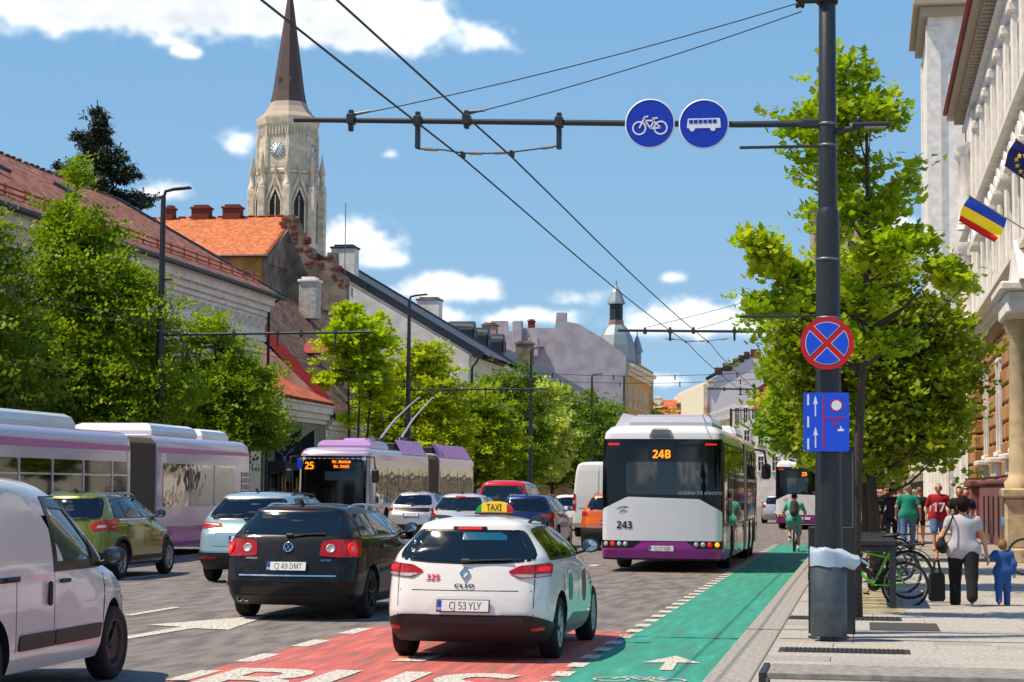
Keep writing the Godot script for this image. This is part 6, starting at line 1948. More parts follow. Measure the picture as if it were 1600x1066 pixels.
func window(parent: Node3D, at: Vector3, yaw: float, w: float, h: float, fm: Material, sill := true, arch := false) -> MeshInstance3D:
	var frame := shared_mesh("win %.2f %.2f %s %s" % [w, h, sill, arch], func():
		var g := G.new()
		var t := 0.11
		for s in [-1, 1]: g.box(Vector3(s * (w * 0.5 + t * 0.5), 0, 0.04), Vector3(t, h, 0.1), 0.01)
		if arch:
			var pts := []
			for k in 13: pts.append(Vector3(cos(PI * k / 12) * (w * 0.5 + t * 0.5), h * 0.5 + sin(PI * k / 12) * (w * 0.5 + t * 0.5), 0.04))
			g.tube(pts, 0.07, 6)
		else: g.box(Vector3(0, h * 0.5 + t * 0.5 + 0.002, 0.045), Vector3(w + 2.4 * t, t, 0.12), 0.01)
		if sill: g.box(Vector3(0, -h * 0.5 - 0.07, 0.075), Vector3(w + 3.2 * t, 0.13, 0.2), 0.015)
		g.box(Vector3(0, 0, 0.015), Vector3(0.06, h, 0.05)); g.box(Vector3(0, h * 0.17, 0.016), Vector3(w, 0.06, 0.05))
		return g)
	var glass := shared_mesh("pane %.2f %.2f %s" % [w, h, arch], func():
		var g := G.new()
		g.box(Vector3(0, 0, 0.004), Vector3(w, h, 0.012))
		if arch: g.prism(disc(w * 0.5, 20, Vector2(0, h * 0.5)), 0.009)
		return g)
	var o := part(parent, "window", frame, fm, at)
	o.rotation.y = yaw
	part(o, "pane", glass, mats.house_glass)
	return o

func block(parent: Node3D, called: String, x0: float, x1: float, y0: float, y1: float, s0: float, s1: float, m: Material, bv := 0.0) -> MeshInstance3D:
	var g := G.new()
	g.box(Vector3((x0 + x1) * 0.5, (y0 + y1) * 0.5, -(s0 + s1) * 0.5), Vector3(absf(x1 - x0), y1 - y0, s1 - s0), bv)
	return part(parent, called, g, m)

func wall(parent: Node3D, called: String, pts: Array, s: float, depth: float, m: Material) -> MeshInstance3D:     # a wall that faces back down the street
	var g := G.new()
	g.prism(pv(pts), -depth, Transform3D(Basis.IDENTITY, Vector3(0, 0, -s)))
	return part(parent, called, g, m)

# a pitched roof plane a-b (eave), c-d (ridge, c above b) with courses of separate tiles
func tiles(parent: Node3D, a: Vector3, b: Vector3, c: Vector3, d: Vector3, base: Material, cols: Array, w := 0.19, len := 0.3, sd := 1) -> void:
	var g := G.new()
	var n := (b - a).cross(d - a).normalized()
	if n.y < 0: n = -n
	var t := -n * 0.12
	for q in [[a, b, c, d, n], [a + t, b + t, c + t, d + t, -n]]: g.qout(q[0], q[1], q[2], q[3], q[4])
	var mid := (a + b + c + d) * 0.25
	for e in [[a, b], [b, c], [c, d], [d, a]]: g.qout(e[0], e[1], e[1] + t, e[0] + t, (e[0] + e[1]) * 0.5 - mid)
	var roof := part(parent, "roof", g, base)
	var tg := G.new()
	tg.prism(rnd(pv([-w * 0.47, 0, w * 0.47, 0, w * 0.47, len * 1.25, -w * 0.47, len * 1.25]), w * 0.3, 2), 0.022)
	var mm := MultiMesh.new()
	mm.transform_format = MultiMesh.TRANSFORM_3D
	mm.use_colors = true
	mm.mesh = tg.mesh()
	var r := RandomNumberGenerator.new()
	r.seed = sd
	var rows := maxi(int(a.distance_to(d) / len), 1)
	var list := []
	for i in rows:
		var v := float(i) / rows
		var p := a.lerp(d, v)
		var q := b.lerp(c, v)
		var cnt := int(p.distance_to(q) / w)
		var x := (q - p).normalized()
		var y := ((d - a) - x * (d - a).dot(x)).normalized()
		var nn := x.cross(y)
		if nn.y < 0:
			x = -x; nn = x.cross(y)
			var sw := p
			p = q; q = sw
		for k in cnt:
			var at := p.lerp(q, (k + 0.5 + (0.5 if i % 2 else 0.0)) / (cnt + 1)) + nn * 0.012
			var bs := Basis(x, y, nn) * Basis(Vector3.RIGHT, r.randf_range(0.05, 0.1)) * Basis(Vector3.BACK, r.randf_range(-0.05, 0.05))
			var col: Color = cols[r.randi() % cols.size()]
			col = col.srgb_to_linear() * r.randf_range(0.82, 1.12)
			list.append([Transform3D(bs, at), col])
	mm.instance_count = list.size()
	for i in list.size():
		mm.set_instance_transform(i, list[i][0])
		mm.set_instance_color(i, list[i][1])
	var o := MultiMeshInstance3D.new()
	o.name = "roof_tiles"
	o.multimesh = mm
	var m := M("tile_clay", Color.WHITE, 0.85)
	m.vertex_color_use_as_albedo = true
	o.material_override = m
	o.set_meta("kind", "stuff")
	roof.add_child(o, true)

func chimney(parent: Node3D, at: Vector3, w: float, d: float, h: float, m: Material, cap: Material):
	var g := G.new()
	g.box(at + Vector3(0, h * 0.5, 0), Vector3(w, h, d), 0.02)
	var o := part(parent, "chimney", g, m)
	g = G.new()
	g.box(at + Vector3(0, h + 0.05, 0), Vector3(w + 0.16, 0.14, d + 0.16), 0.02)
	g.box(at + Vector3(0, h + 0.2, 0), Vector3(w * 0.8, 0.14, d * 0.8), 0.02)
	part(o, "chimney_cap", g, cap)

func cornice(parent: Node3D, x: float, dir: float, s0: float, s1: float, y: float, steps: Array, m: Material):    # stacked mouldings that step out of a street front
	var yy := y
	var o: Node3D = parent
	for st in steps:
		var e := block(o, "cornice" if o == parent else "moulding", x - dir * 0.05, x + dir * st[0], yy, yy + st[1] - 0.003, s0, s1, m, 0.02)
		if o == parent: o = e
		yy += st[1]

func along(parent: Node3D, called: String, mesh: Mesh, m: Material, x: float, y: float, s0: float, s1: float, n: int, yaw := 0.0):
	for k in n:
		var e := part(parent, called, mesh, m, Vector3(x, y, -lerpf(s0, s1, (k + 0.5) / n)))
		e.rotation.y = yaw

func make_left_buildings():
	var FX := -26.0
	var east := PI / 2
	# the long house with the tiled roof
	var b := thing("town_house", "long cream house with red-brown tiled roof behind the tall linden tree", "house", Vector3.ZERO, 0.0, "houses on the left side")
	block(b, "wall", -40.0, FX, 0, 10.0, 34, 86.6, mats.cream_wall)
	cornice(b, FX, 1.0, 34, 86.7, 8.05, [[0.12, 0.22], [0.05, 0.9], [0.16, 0.2], [0.3, 0.25], [0.5, 0.3], [0.62, 0.16]], mats.trim_white)
	var bg := G.new()
	bg.prism(rnd(pv([0, 0, 0.3, 0.5, 0.3, 0.62, 0, 0.62]), 0.1), 0.2, Transform3D(Basis.IDENTITY, Vector3(0, 0, -0.1)))
	bg.lathe([Vector2(0.001, 0), Vector2(0.16, 0.03), Vector2(0.12, 0.1)], 10, Transform3D(Basis(Vector3.BACK, -PI / 2), Vector3(0.02, 0.35, 0.45)))
	along(b, "bracket", bg.mesh(), mats.trim_white, FX, 8.38, 50, 86.4, 40)
	for k in 12:
		window(b, Vector3(FX + 0.01, 6.0, -40.0 - k * 4.0), east, 1.2, 2.3, mats.trim_white)
		window(b, Vector3(FX + 0.01, 2.0, -40.0 - k * 4.0), east, 1.5, 2.2, mats.trim_white)
	var clay := [Color(0.57, 0.36, 0.28), Color(0.5, 0.31, 0.24), Color(0.62, 0.42, 0.33), Color(0.46, 0.3, 0.25)]
	tiles(b, Vector3(-25.35, 10.12, -34), Vector3(-25.35, 10.12, -87), Vector3(-33.1, 14.5, -87), Vector3(-33.1, 14.5, -34), mats.terracotta_base, clay, 0.24, 0.32, 3)
	tiles(b, Vector3(-40.6, 10.12, -34), Vector3(-40.6, 10.12, -87), Vector3(-33.1, 14.5, -87), Vector3(-33.1, 14.5, -34), mats.terracotta_base, clay, 0.6, 0.7, 4)
	wall(b, "gable", [-40, 10, FX, 10, -33.1, 14.3], 86.3, 0.3, mats.white_wall)
	var g := G.new()
	g.bar(Vector3(-25.2, 10.1, -87.0), Vector3(-33.1, 14.6, -87.0), 0.3, 0.16)
	g.bar(Vector3(-33.1, 14.6, -87.0), Vector3(-41, 10.1, -87.0), 0.3, 0.16)
	part(b, "verge_flashing", g, mats.dark_trim)
	g = G.new()
	g.tube([Vector3(-25.25, 10.08, -34), Vector3(-25.25, 10.02, -87.1)], 0.11, 8)
	part(b, "gutter", g, mats.dark_trim)
	g = G.new()
	g.bar(Vector3(-29.0, 12.5, -66), Vector3(-33.1, 14.68, -66), 0.5, 0.12)
	part(b, "roof_flashing", g, mats.dark_trim)
	for y in [0.18, 0.36]:
		g = G.new()
		g.tube([Vector3(-26.2, 10.6 + y, -40), Vector3(-26.2, 10.6 + y, -86.5)], 0.035, 6)
		part(b, "snow_guard_rail", g, M("snow_guard", Color(0.6, 0.27, 0.17), 0.7))
	var pg := G.new()
	pg.box(Vector3(0, 0.25, 0), Vector3(0.06, 0.5, 0.06))
	along(b, "snow_guard_post", pg.mesh(), mats.snow_guard, -26.2, 10.55, 40, 86.5, 30)
	for s in [60.0, 75.0]:
		g = G.new()
		g.box(Vector3(-30.5, 13.16, -s), Vector3(1.0, 0.16, 0.8), 0.02, Basis(Vector3.BACK, -0.515))
		part(b, "roof_light", g, mats.dark_trim)
	g = G.new()
	g.tube([Vector3(-25.8, 0.1, -86.75), Vector3(-25.8, 9.6, -86.75), Vector3(-25.3, 10.0, -86.75)], 0.07, 8)
	part(b, "downpipe", g, mats.dark_trim)
	# the small shop
	b = thing("shop", "small grey-green shop with an orange tiled roof and antler awnings", "shop", Vector3.ZERO, 0.0, "houses on the left side")
	block(b, "wall", -33.0, FX, 0, 5.5, 86.9, 97.2, mats.grey_green_wall)
	cornice(b, FX, 1.0, 86.95, 97.2, 4.75, [[0.12, 0.2], [0.28, 0.28], [0.45, 0.34], [0.55, 0.18]], mats.trim_white)
	var orange := [Color(0.76, 0.4, 0.26), Color(0.7, 0.35, 0.23), Color(0.79, 0.44, 0.29), Color(0.66, 0.33, 0.22)]
	tiles(b, Vector3(-25.4, 5.8, -86.9), Vector3(-25.4, 5.75, -97), Vector3(-30.6, 8.2, -97), Vector3(-30.6, 8.2, -86.9), mats.terracotta_base, orange, 0.22, 0.3, 7)
	block(b, "fascia", FX - 0.02, FX + 0.9, 2.45, 2.85, 87.3, 96.6, mats.awning, 0.03)
	var i := 0
	for s in [88.3, 90.5]:
		g = G.new()
		g.prism(pv([-0.85, 0, 0.75, -0.15, 0.75, 1.45, -0.85, 0.35]), 0.04)
		var aw := part(b, "awning", g, mats.awning, Vector3(-25.55, 2.9, -s - 0.5))
		g = G.new()
		for m in [1, -1]:
			g.tube([Vector3(m * 0.06, 0.15, 0.06), Vector3(m * 0.12, 0.3, 0.06), Vector3(m * 0.35, 0.4, 0.06), Vector3(m * 0.45, 0.62, 0.06)], 0.016, 5)
			g.tube([Vector3(m * 0.22, 0.35, 0.06), Vector3(m * 0.24, 0.52, 0.06)], 0.014, 5)
			g.tube([Vector3(m * 0.34, 0.4, 0.06), Vector3(m * 0.33, 0.55, 0.06)], 0.014, 5)
		g.prism(rnd(pv([-0.07, 0.18, 0.07, 0.18, 0.045, -0.06, -0.045, -0.06]), 0.03), 0.012, Transform3D(Basis.IDENTITY, Vector3(0, 0, 0.045)))
		part(aw, "antlers", g, M("antler_print", Color(0.55, 0.62, 0.68), 0.7))
		i += 1
	for s in [88.4, 90.2, 92.0, 93.8, 95.6]: window(b, Vector3(FX + 0.01, 1.25, -s), east, 1.2, 2.1, mats.dark_trim, false)
	txt(b, "lettering", "L", 0.55, Vector3(-25.3, 1.85, -90.2), M("yellow_sign", Color(0.9, 0.65, 0.1), 0.5), Basis.IDENTITY, false, 1.0, 0.05)
	g = G.new()
	g.box(Vector3(-25.2, 2.05, -90.3), Vector3(0.75, 0.9, 0.08), 0.02)
	part(b, "hanging_sign", g, mats.seal)
	# the low house with the brown roof
	b = thing("low_house", "low cream house with a steep dark brown tiled roof", "house", Vector3.ZERO, 0.0, "houses on the left side")
	block(b, "wall", -38.0, FX, 0, 5.1, 97.5, 126, mats.cream_wall)
	cornice(b, FX, 1.0, 97.4, 126, 4.0, [[0.08, 0.14], [0.03, 0.4], [0.2, 0.2], [0.36, 0.24], [0.5, 0.16]], mats.trim_white)
	bg = G.new()
	bg.box(Vector3(0.08, 0, 0), Vector3(0.2, 0.26, 0.16), 0.02)
	along(b, "dentil", bg.mesh(), mats.trim_white, FX, 4.33, 97.6, 126, 54)
	var brown := [Color(0.44, 0.33, 0.26), Color(0.36, 0.27, 0.22), Color(0.52, 0.4, 0.31), Color(0.3, 0.23, 0.19), Color(0.48, 0.34, 0.25)]
	tiles(b, Vector3(-25.4, 5.1, -97.2), Vector3(-25.4, 5.1, -126), Vector3(-32, 12.2, -126), Vector3(-32, 12.2, -97.2), M("roof_brown_base", Color(0.2, 0.15, 0.12), 0.9), brown, 0.26, 0.3, 11)
	tiles(b, Vector3(-38.5, 5.1, -97.2), Vector3(-38.5, 5.1, -126), Vector3(-32, 12.2, -126), Vector3(-32, 12.2, -97.2), mats.roof_brown_base, brown, 0.7, 0.8, 12)
	wall(b, "fire_wall", [-38.5, 5, -26.0, 5, -26.0, 5.9, -29.3, 8.95, -32, 12.4, -38.5, 5.3], 97.0, 0.35, mats.pink_wall)
	g = G.new()
	g.bar(Vector3(-25.9, 5.95, -97.1), Vector3(-32, 12.5, -97.1), 0.16, 0.5)
	part(b, "coping", g, mats.roof_red_trim)
	chimney(b, Vector3(-30.9, 11.2, -112), 1.0, 1.1, 2.1, M("chimney_plaster", Color(0.76, 0.73, 0.69), 0.95, 0.0, texs.plaster, 0.6), mats.white_wall)
	g = G.new()
	for q in [[0, 0], [0.5, 0.0]]: pass
	g.prism(pv([-0.7, 0, 0.7, 0, 0, 0.6]), 1.4)
	var dm := part(b, "roof_vent", g, mats.roof_red_trim, Vector3(-28.9, 8.7, -104))
	dm.rotation.y = east
	for k in 8:
		window(b, Vector3(FX + 0.01, 1.7, -99.5 - k * 3.4), east, 1.1, 1.9, mats.trim_white)
		window(b, Vector3(FX + 0.01, 3.3, -97.9 - k * 3.4 - 1.6), east, 0.7, 0.55, mats.trim_white, true, true)
		block(b, "pilaster", FX - 0.02, FX + 0.12, 0.1, 4.0, 97.55 + k * 3.4, 98.0 + k * 3.4, mats.trim_white, 0.02)
	# the white gabled house
	b = thing("gabled_house", "big white gabled house with dark roof edges, right of the church tower", "house", Vector3.ZERO, 0.0, "houses on the left side")
	wall(b, "gable_wall", [-54, 0, -26, 0, -26, 10.9, -37.95, 17.8, -54, 8.8], 135, 0.4, mats.white_wall)
	wall(b, "second_gable", [-34.9, 0, -26.05, 0, -26.05, 10.6, -34.9, 15.7], 134.3, 0.68, mats.white_wall)
	block(b, "street_wall", -36, FX - 0.01, 0, 10.6, 135.4, 149.6, mats.cream_wall)
	g = G.new()
	for z in [-134.9, -149.6]:
		g = G.new()
		g.bar(Vector3(-25.2, 10.6, z), Vector3(-37.95, 18.1, z), 0.34, 0.5)
		g.bar(Vector3(-37.95, 18.1, z), Vector3(-54.5, 8.9, z), 0.34, 0.5)
		part(b, "verge", g, mats.dark_trim)
	g = G.new()
	g.qout(Vector3(-25.2, 10.75, -134.9), Vector3(-25.2, 10.75, -149.6), Vector3(-37.95, 18.2, -149.6), Vector3(-37.95, 18.2, -134.9), Vector3.UP)
	g.qout(Vector3(-54.5, 8.95, -134.9), Vector3(-54.5, 8.95, -149.6), Vector3(-37.95, 18.2, -149.6), Vector3(-37.95, 18.2, -134.9), Vector3.UP)
	part(b, "roof", g, mats.slate)
	chimney(b, Vector3(-35.6, 16.4, -138), 1.7, 1.2, 1.9, mats.white_wall, mats.dark_trim)
	g = G.new()
	g.tube([Vector3(-25.35, 10.6, -134.6), Vector3(-25.6, 10.1, -134.6), Vector3(-25.85, 9.8, -134.6), Vector3(-25.85, 0.2, -134.6)], 0.08, 8)
	part(b, "downpipe", g, mats.dark_trim)
	g = G.new()
	g.tube([Vector3(-34.6, 15.5, -134.1), Vector3(-34.6, 21.0, -134.1)], 0.03, 6)
	part(b, "antenna_mast", g, mats.zinc)
	for k in 3: window(b, Vector3(FX + 0.0, 7.6, -138.5 - k * 4.2), east, 1.2, 2.2, mats.trim_white)
	# the ochre house beyond, with slate roof, dormers and chimneys
	b = thing("town_house", "ochre fronted house with a dark slate roof, dormers and chimneys", "house", Vector3.ZERO, 0.0, "houses on the left side")
	block(b, "wall", -42, FX, 0, 10.3, 150, 205, mats.ochre_wall)
	cornice(b, FX, 1.0, 150, 205, 9.4, [[0.2, 0.3], [0.4, 0.3], [0.6, 0.3]], mats.cream_wall)
	g = G.new()
	g.qout(Vector3(-25.2, 10.4, -150), Vector3(-25.2, 10.4, -205), Vector3(-34, 15.2, -205), Vector3(-34, 15.2, -150), Vector3.UP)
	g.qout(Vector3(-42.8, 10.4, -150), Vector3(-42.8, 10.4, -205), Vector3(-34, 15.2, -205), Vector3(-34, 15.2, -150), Vector3.UP)
	part(b, "roof", g, mats.slate)
	wall(b, "gable", [-42, 10, -26, 10, -34, 14.9], 150.0, 0.3, mats.white_wall)
	for s in [154.0, 160.0, 167.0]:
		g = G.new()
		g.box(Vector3(-30.4, 13.3, -s), Vector3(1.9, 1.2, 1.4), 0.05)
		g.tube([Vector3(-31.4, 13.85, -s), Vector3(-29.4, 13.85, -s)], 0.66, 12)
		var dr := part(b, "dormer", g, mats.dark_trim)
		var w2 := window(dr, Vector3(-29.38, 13.4, -s), east, 0.7, 0.8, mats.zinc, false)
	chimney(b, Vector3(-33.6, 14.4, -157), 1.8, 1.3, 2.0, mats.white_wall, mats.dirty_wall)
	chimney(b, Vector3(-31.5, 13.6, -172), 1.2, 1.1, 2.0, mats.pink_wall, mats.dirty_wall)
	chimney(b, Vector3(-29.8, 12.8, -180), 1.5, 1.2, 1.8, mats.dirty_wall, mats.dirty_wall)
	for k in 11: window(b, Vector3(FX + 0.01, 7.0, -152.5 - k * 4.8), east, 1.2, 2.2, mats.trim_white)
	# the lavender gable and its ochre street front
	b = thing("town_house", "tall house with a blank lavender gable wall and narrow ochre street front", "house", Vector3.ZERO, 0.0, "houses on the left side")
	wall(b, "rear_gable", [-46, 0, -33.2, 0, -33.2, 19.34, -36.98, 19.36, -36.99, 20.14, -37.85, 20.15, -37.84, 19.01, -38.62, 19.02, -38.63, 20.15, -40.5, 20.16, -40.49, 19.24, -41.93, 19.25, -46, 17.0], 221.6, 0.5, M("pale_lavender_wall", Color(0.72, 0.69, 0.715), 0.95, 0.0, texs.plaster_soft, 0.15))
	wall(b, "gable_wall", [-33.2, 0, -25.9, 0, -25.4, 16.1, -27.88, 18.1, -30.58, 19.7, -32.0, 19.97, -32.0, 20.96, -33.07, 20.96, -33.2, 19.3], 220.8, 0.8, mats.lavender_wall)
	block(b, "street_wall", -36, -25.5, 0, 15.2, 221.8, 246, mats.ochre_wall)
	cornice(b, -25.5, 1.0, 221.8, 246, 14.2, [[0.3, 0.4], [0.6, 0.4], [0.9, 0.4]], mats.cream_wall)
	g = G.new()
	g.qout(Vector3(-24.6, 15.5, -221.9), Vector3(-24.6, 15.5, -246), Vector3(-33, 20.0, -246), Vector3(-33, 20.0, -221.9), Vector3.UP)
	part(b, "roof", g, mats.slate)
	g = G.new()
	g.box(Vector3(-35.6, 17.2, -220.9), Vector3(1.1, 2.0, 1.0), 0.02)
	g.box(Vector3(-37.4, 17.0, -221.0), Vector3(1.0, 6.0, 0.9), 0.02)
	part(b, "wall_buttress", g, mats.pale_lavender_wall)
	for w in [[-34.6, 13.6]]: window(b, Vector3(w[0], w[1], -221.58), 0.0, 0.9, 1.9, mats.zinc)
	chimney(b, Vector3(-36.1, 19.2, -222.5), 0.7, 0.7, 0.9, mats.brick, mats.brick)
	g = G.new()
	g.tube([Vector3(-25.6, 0.2, -220.7), Vector3(-25.6, 14.0, -220.7)], 0.1, 6)
	part(b, "downpipe", g, mats.dark_trim)
	for k in 4:
		for y in [4.0, 8.2, 12.0]: window(b, Vector3(-25.48, y, -225.0 - k * 5.4), east, 1.3, 2.2, mats.trim_white)
	# the corner house with the dome
	b = thing("domed_house", "corner house with a zinc dome and dark lantern turret", "house", Vector3.ZERO, 0.0, "houses on the left side")
	block(b, "wall", -36, -26.6, 0, 16.8, 246.3, 262, mats.ochre_wall)
	var dome := Transform3D(Basis.IDENTITY, Vector3(-30.0, 1.0, -250))
	g = G.new()
	g.lathe([Vector2(2.5, 14.5), Vector2(2.5, 17.0), Vector2(2.3, 18.4), Vector2(1.9, 19.6), Vector2(1.4, 20.5), Vector2(1.0, 20.9)], 8, dome, true)
	part(b, "dome", g, mats.zinc_dome)
	g = G.new()
	g.lathe([Vector2(0.95, 20.9), Vector2(0.92, 21.5)], 8, dome, true)
	part(b, "lantern_base", g, mats.pink_wall)
	g = G.new()
	g.lathe([Vector2(0.82, 21.5), Vector2(0.82, 23.4), Vector2(0.95, 23.5)], 8, dome, true)
	part(b, "lantern", g, mats.green_lantern)
	g = G.new()
	g.lathe([Vector2(1.12, 23.5), Vector2(1.05, 23.8), Vector2(0.6, 25.0), Vector2(0.2, 25.6), Vector2(0.07, 25.9), Vector2(0.12, 26.1), Vector2(0.03, 26.6)], 8, dome, true)
	part(b, "lantern_roof", g, mats.zinc_dome)
	g = G.new()
	g.lathe([Vector2(0.5, 17), Vector2(0.5, 18.6), Vector2(0.75, 18.7), Vector2(0.1, 20.8), Vector2(0.02, 21.4)], 8, Transform3D(Basis.IDENTITY, Vector3(-27.6, 0, -252)), true)
	part(b, "pinnacle", g, mats.zinc_dome)
	# the house with bright orange tiles and brick chimneys
	b = thing("tiled_house", "old house with bright orange tiled roof and three brick chimneys", "house", Vector3.ZERO, 0.0, "houses on the left side")
	block(b, "wall", -50, -38.0, 0, 16.6, 126.5, 139.5, mats.ochre_wall)
	tiles(b, Vector3(-51, 16.5, -125.8), Vector3(-37.6, 16.5, -125.8), Vector3(-37.8, 19.9, -133), Vector3(-51, 19.9, -133), mats.terracotta_base, [Color(0.77, 0.45, 0.26), Color(0.74, 0.41, 0.23), Color(0.8, 0.48, 0.29), Color(0.7, 0.39, 0.23)], 0.24, 0.22, 21)
	tiles(b, Vector3(-51, 16.5, -140), Vector3(-37.6, 16.5, -140), Vector3(-37.8, 19.9, -133), Vector3(-51, 19.9, -133), mats.terracotta_base, orange, 0.7, 0.7, 22)
	g = G.new()
	g.prism(pv([-125.9, 16.0, -140, 16.0, -133, 19.95, -126.2, 16.5]), 0.4, Transform3D(Basis(Vector3(0, 0, 1), Vector3.UP, Vector3(1, 0, 0)), Vector3(-38.0, 0, 0)))
	g.box(Vector3(-37.85, 8.2, -133), Vector3(0.35, 16.0, 13.8), 0.0)
	part(b, "gable_wall", g, mats.dirty_wall)
	wall(b, "ruined_wall", [-38.1, 0, -33.6, 0, -33.6, 15.6, -34.3, 16.0, -34.35, 17.2, -34.9, 17.2, -34.95, 16.7, -35.8, 16.6, -35.9, 17.5, -36.5, 17.8, -36.55, 18.6, -37.2, 18.9, -37.3, 19.8, -38.1, 19.6], 130.6, 0.9, mats.dirty_wall)
	rng.seed = 61
	var edge := [Vector2(-37.9, 19.55), Vector2(-37.35, 19.4), Vector2(-37.1, 18.75), Vector2(-36.6, 18.3), Vector2(-36.3, 17.6), Vector2(-35.9, 17.0), Vector2(-35.4, 16.5), Vector2(-34.7, 17.0), Vector2(-34.4, 16.3), Vector2(-33.8, 15.6)]
	for k in 30:
		var ep: Vector2 = edge[k % 10]
		g = G.new()
		g.box(Vector3(ep.x + rng.randf_range(-0.3, 0.3), ep.y - absf(rng.randfn()) * 0.55, -130.82), Vector3(rng.randf_range(0.22, 0.5), rng.randf_range(0.14, 0.3), 0.5 + rng.randf_range(0.0, 0.1)), 0.03)
		part(b, "broken_brickwork", g, mats.brick)
	for x in [[-46.6, 0.5], [-44.4, 1.25], [-42.2, 1.25]]:
		chimney(b, Vector3(x[0], 19.3, -133), x[1], 0.8, 1.25, mats.brick, mats.brick)
	g = G.new()
	g.tube([Vector3(-51, 16.45, -125.7), Vector3(-37.5, 16.45, -125.7)], 0.1, 6)
	part(b, "gutter", g, mats.dark_trim)
	# far roofs that close the street
	b = thing("far_house", "distant houses' orange roof with a white gable, above the bus's left roof corner", "house", Vector3.ZERO, 0.0, "far houses")
	block(b, "wall", -40, -26, 0, 13.4, 330, 340, mats.white_wall)
	wall(b, "gable", [-38, 8, -34.0, 8, -34.0, 14.4, -35.7, 16.7, -38, 14.6], 329.5, 0.5, M("pale_wall", Color(0.8, 0.78, 0.8), 0.9))
	tiles(b, Vector3(-35.5, 13.4, -329.5), Vector3(-26, 13.4, -329.5), Vector3(-26, 16.4, -337), Vector3(-35.5, 16.4, -337), mats.terracotta_base, orange, 0.5, 0.5, 31)
	chimney(b, Vector3(-33.0, 15.0, -333), 1.2, 1.0, 1.6, mats.white_wall, mats.white_wall)
	chimney(b, Vector3(-29.0, 14.6, -331), 1.6, 1.0, 0.9, mats.dirty_wall, mats.dirty_wall)
	b = thing("far_house", "distant cream house with a row of windows and brick chimneys on a white side wall", "house", Vector3.ZERO, 0.0, "far houses")
	wall(b, "side_wall", [-22.5, 0, -10, 0, -10, 18.6, -12.3, 19.8, -14.9, 21.3, -16.3, 21.3, -22.5, 17.5], 300, 0.6, mats.pale_wall)
	g = G.new()
	g.prism(pv([0, 0, 42, 0, 42, 17.2, 0, 17.2]), 0.6)
	var fr := part(b, "street_wall", g, mats.cream_wall, Vector3(-30.5, 0, -341))
	fr.rotation.y = atan2(-41, 8) * -1.0 + PI / 2 - PI / 2
	fr.rotation.y = -atan2(41, 8) + 0.0
	fr.position = Vector3(-30.5, 0, -341)
	for k in 7:
		var t := (k + 0.7) / 7.6
		for y in [13.0, 8.0]:
			window(b, Vector3(lerpf(-30.5, -22.5, t) + 0.65, y, -lerpf(341, 300, t) + 0.1), atan2(41, 8), 1.6, 3.0, mats.trim_white, false)
	g = G.new()
	for l in [[16.6, 0.5, 0.5], [17.1, 0.9, 0.5], [17.6, 1.3, 0.35]]: g.bar(Vector3(-30.5, l[0], -341) + Vector3(l[1] * 0.5, 0, 0), Vector3(-22.4, l[0], -299.6) + Vector3(l[1] * 0.5, 0, 0), l[1], l[2], 0.02)
	part(b, "cornice", g, mats.cream_wall)
	g = G.new()
	g.bar(Vector3(-22.7, 17.9, -299.8), Vector3(-16.3, 21.5, -299.8), 0.3, 0.5)
	part(b, "coping", g, mats.dark_trim)
	for l in [[-20.9, 18.6, 1.1, 1.1], [-19.6, 19.2, 1.4, 1.2], [-18.4, 19.9, 0.8, 1.1], [-17.6, 20.4, 0.8, 1.1], [-16.8, 20.9, 0.8, 1.1], [-15.5, 21.2, 1.5, 1.2]]:
		g = G.new()
		g.box(Vector3(l[0], l[1] + 0.5, -300.4), Vector3(l[2], l[3], 0.9), 0.02)
		part(b, "chimney", g, mats.brick)
	b = thing("far_house", "distant low white house with green shutters under red and orange roofs", "house", Vector3.ZERO, 0.0, "far houses")
	g = G.new()
	block(b, "wall", -14.8, -4.0, 0, 11.4, 231, 250, mats.white_wall)
	for k in 4: window(b, Vector3(-14.0 + k * 0.95, 10.0, -230.98), 0.0, 0.42, 1.9, mats.trim_white)
	wall(b, "red_gable", [-12.2, 11.3, -7.5, 11.3, -8.5, 13.3, -10.2, 14.2, -12.2, 12.9], 230.6, 0.5, mats.roof_red_trim)
	tiles(b, Vector3(-12.0, 10.6, -226), Vector3(-5.0, 10.6, -226), Vector3(-5.5, 14.6, -230.4), Vector3(-10.0, 14.6, -230.4), mats.terracotta_base, orange, 0.4, 0.4, 33)
	wall(b, "lower_front", [-13.5, 0, -4.5, 0, -4.5, 9.2, -12.0, 9.4, -13.5, 8.4], 222, 4, mats.white_wall)
	for k in 5:
		for y in [7.4, 4.6]: window(b, Vector3(-12.4 + k * 1.5, y, -221.98), 0.0, 0.55, 1.5, mats.trim_white)
	b = thing("far_house", "distant cream house with a statue on its balustrade, above the bus roof", "house", Vector3.ZERO, 0.0, "far houses")
	wall(b, "wall", [-22.5, 0, -14.9, 0, -14.9, 10.2, -17.0, 9.7, -22.5, 8.2], 240, 8, mats.cream_wall)
	g = G.new()
	g.bar(Vector3(-22.5, 8.4, -239.8), Vector3(-14.9, 10.5, -239.8), 0.35, 0.5)
	g.bar(Vector3(-19.2, 10.1, -240.2), Vector3(-14.9, 11.6, -240.2), 0.3, 0.3)
	part(b, "parapet", g, mats.trim_white)
	g = G.new()
	g.lathe([Vector2(0.45, 9.6), Vector2(0.45, 10.6), Vector2(0.3, 10.7), Vector2(0.4, 11.2), Vector2(0.28, 11.7), Vector2(0.2, 12.1), Vector2(0.001, 12.3)], 10, Transform3D(Basis.IDENTITY, Vector3(-18.1, 0, -240.3)))
	part(b, "statue", g, mats.pink_wall)
	for k in 5: window(b, Vector3(-21.6 + k * 1.45, 7.0, -239.98), 0.0, 0.6, 1.6, mats.trim_white)
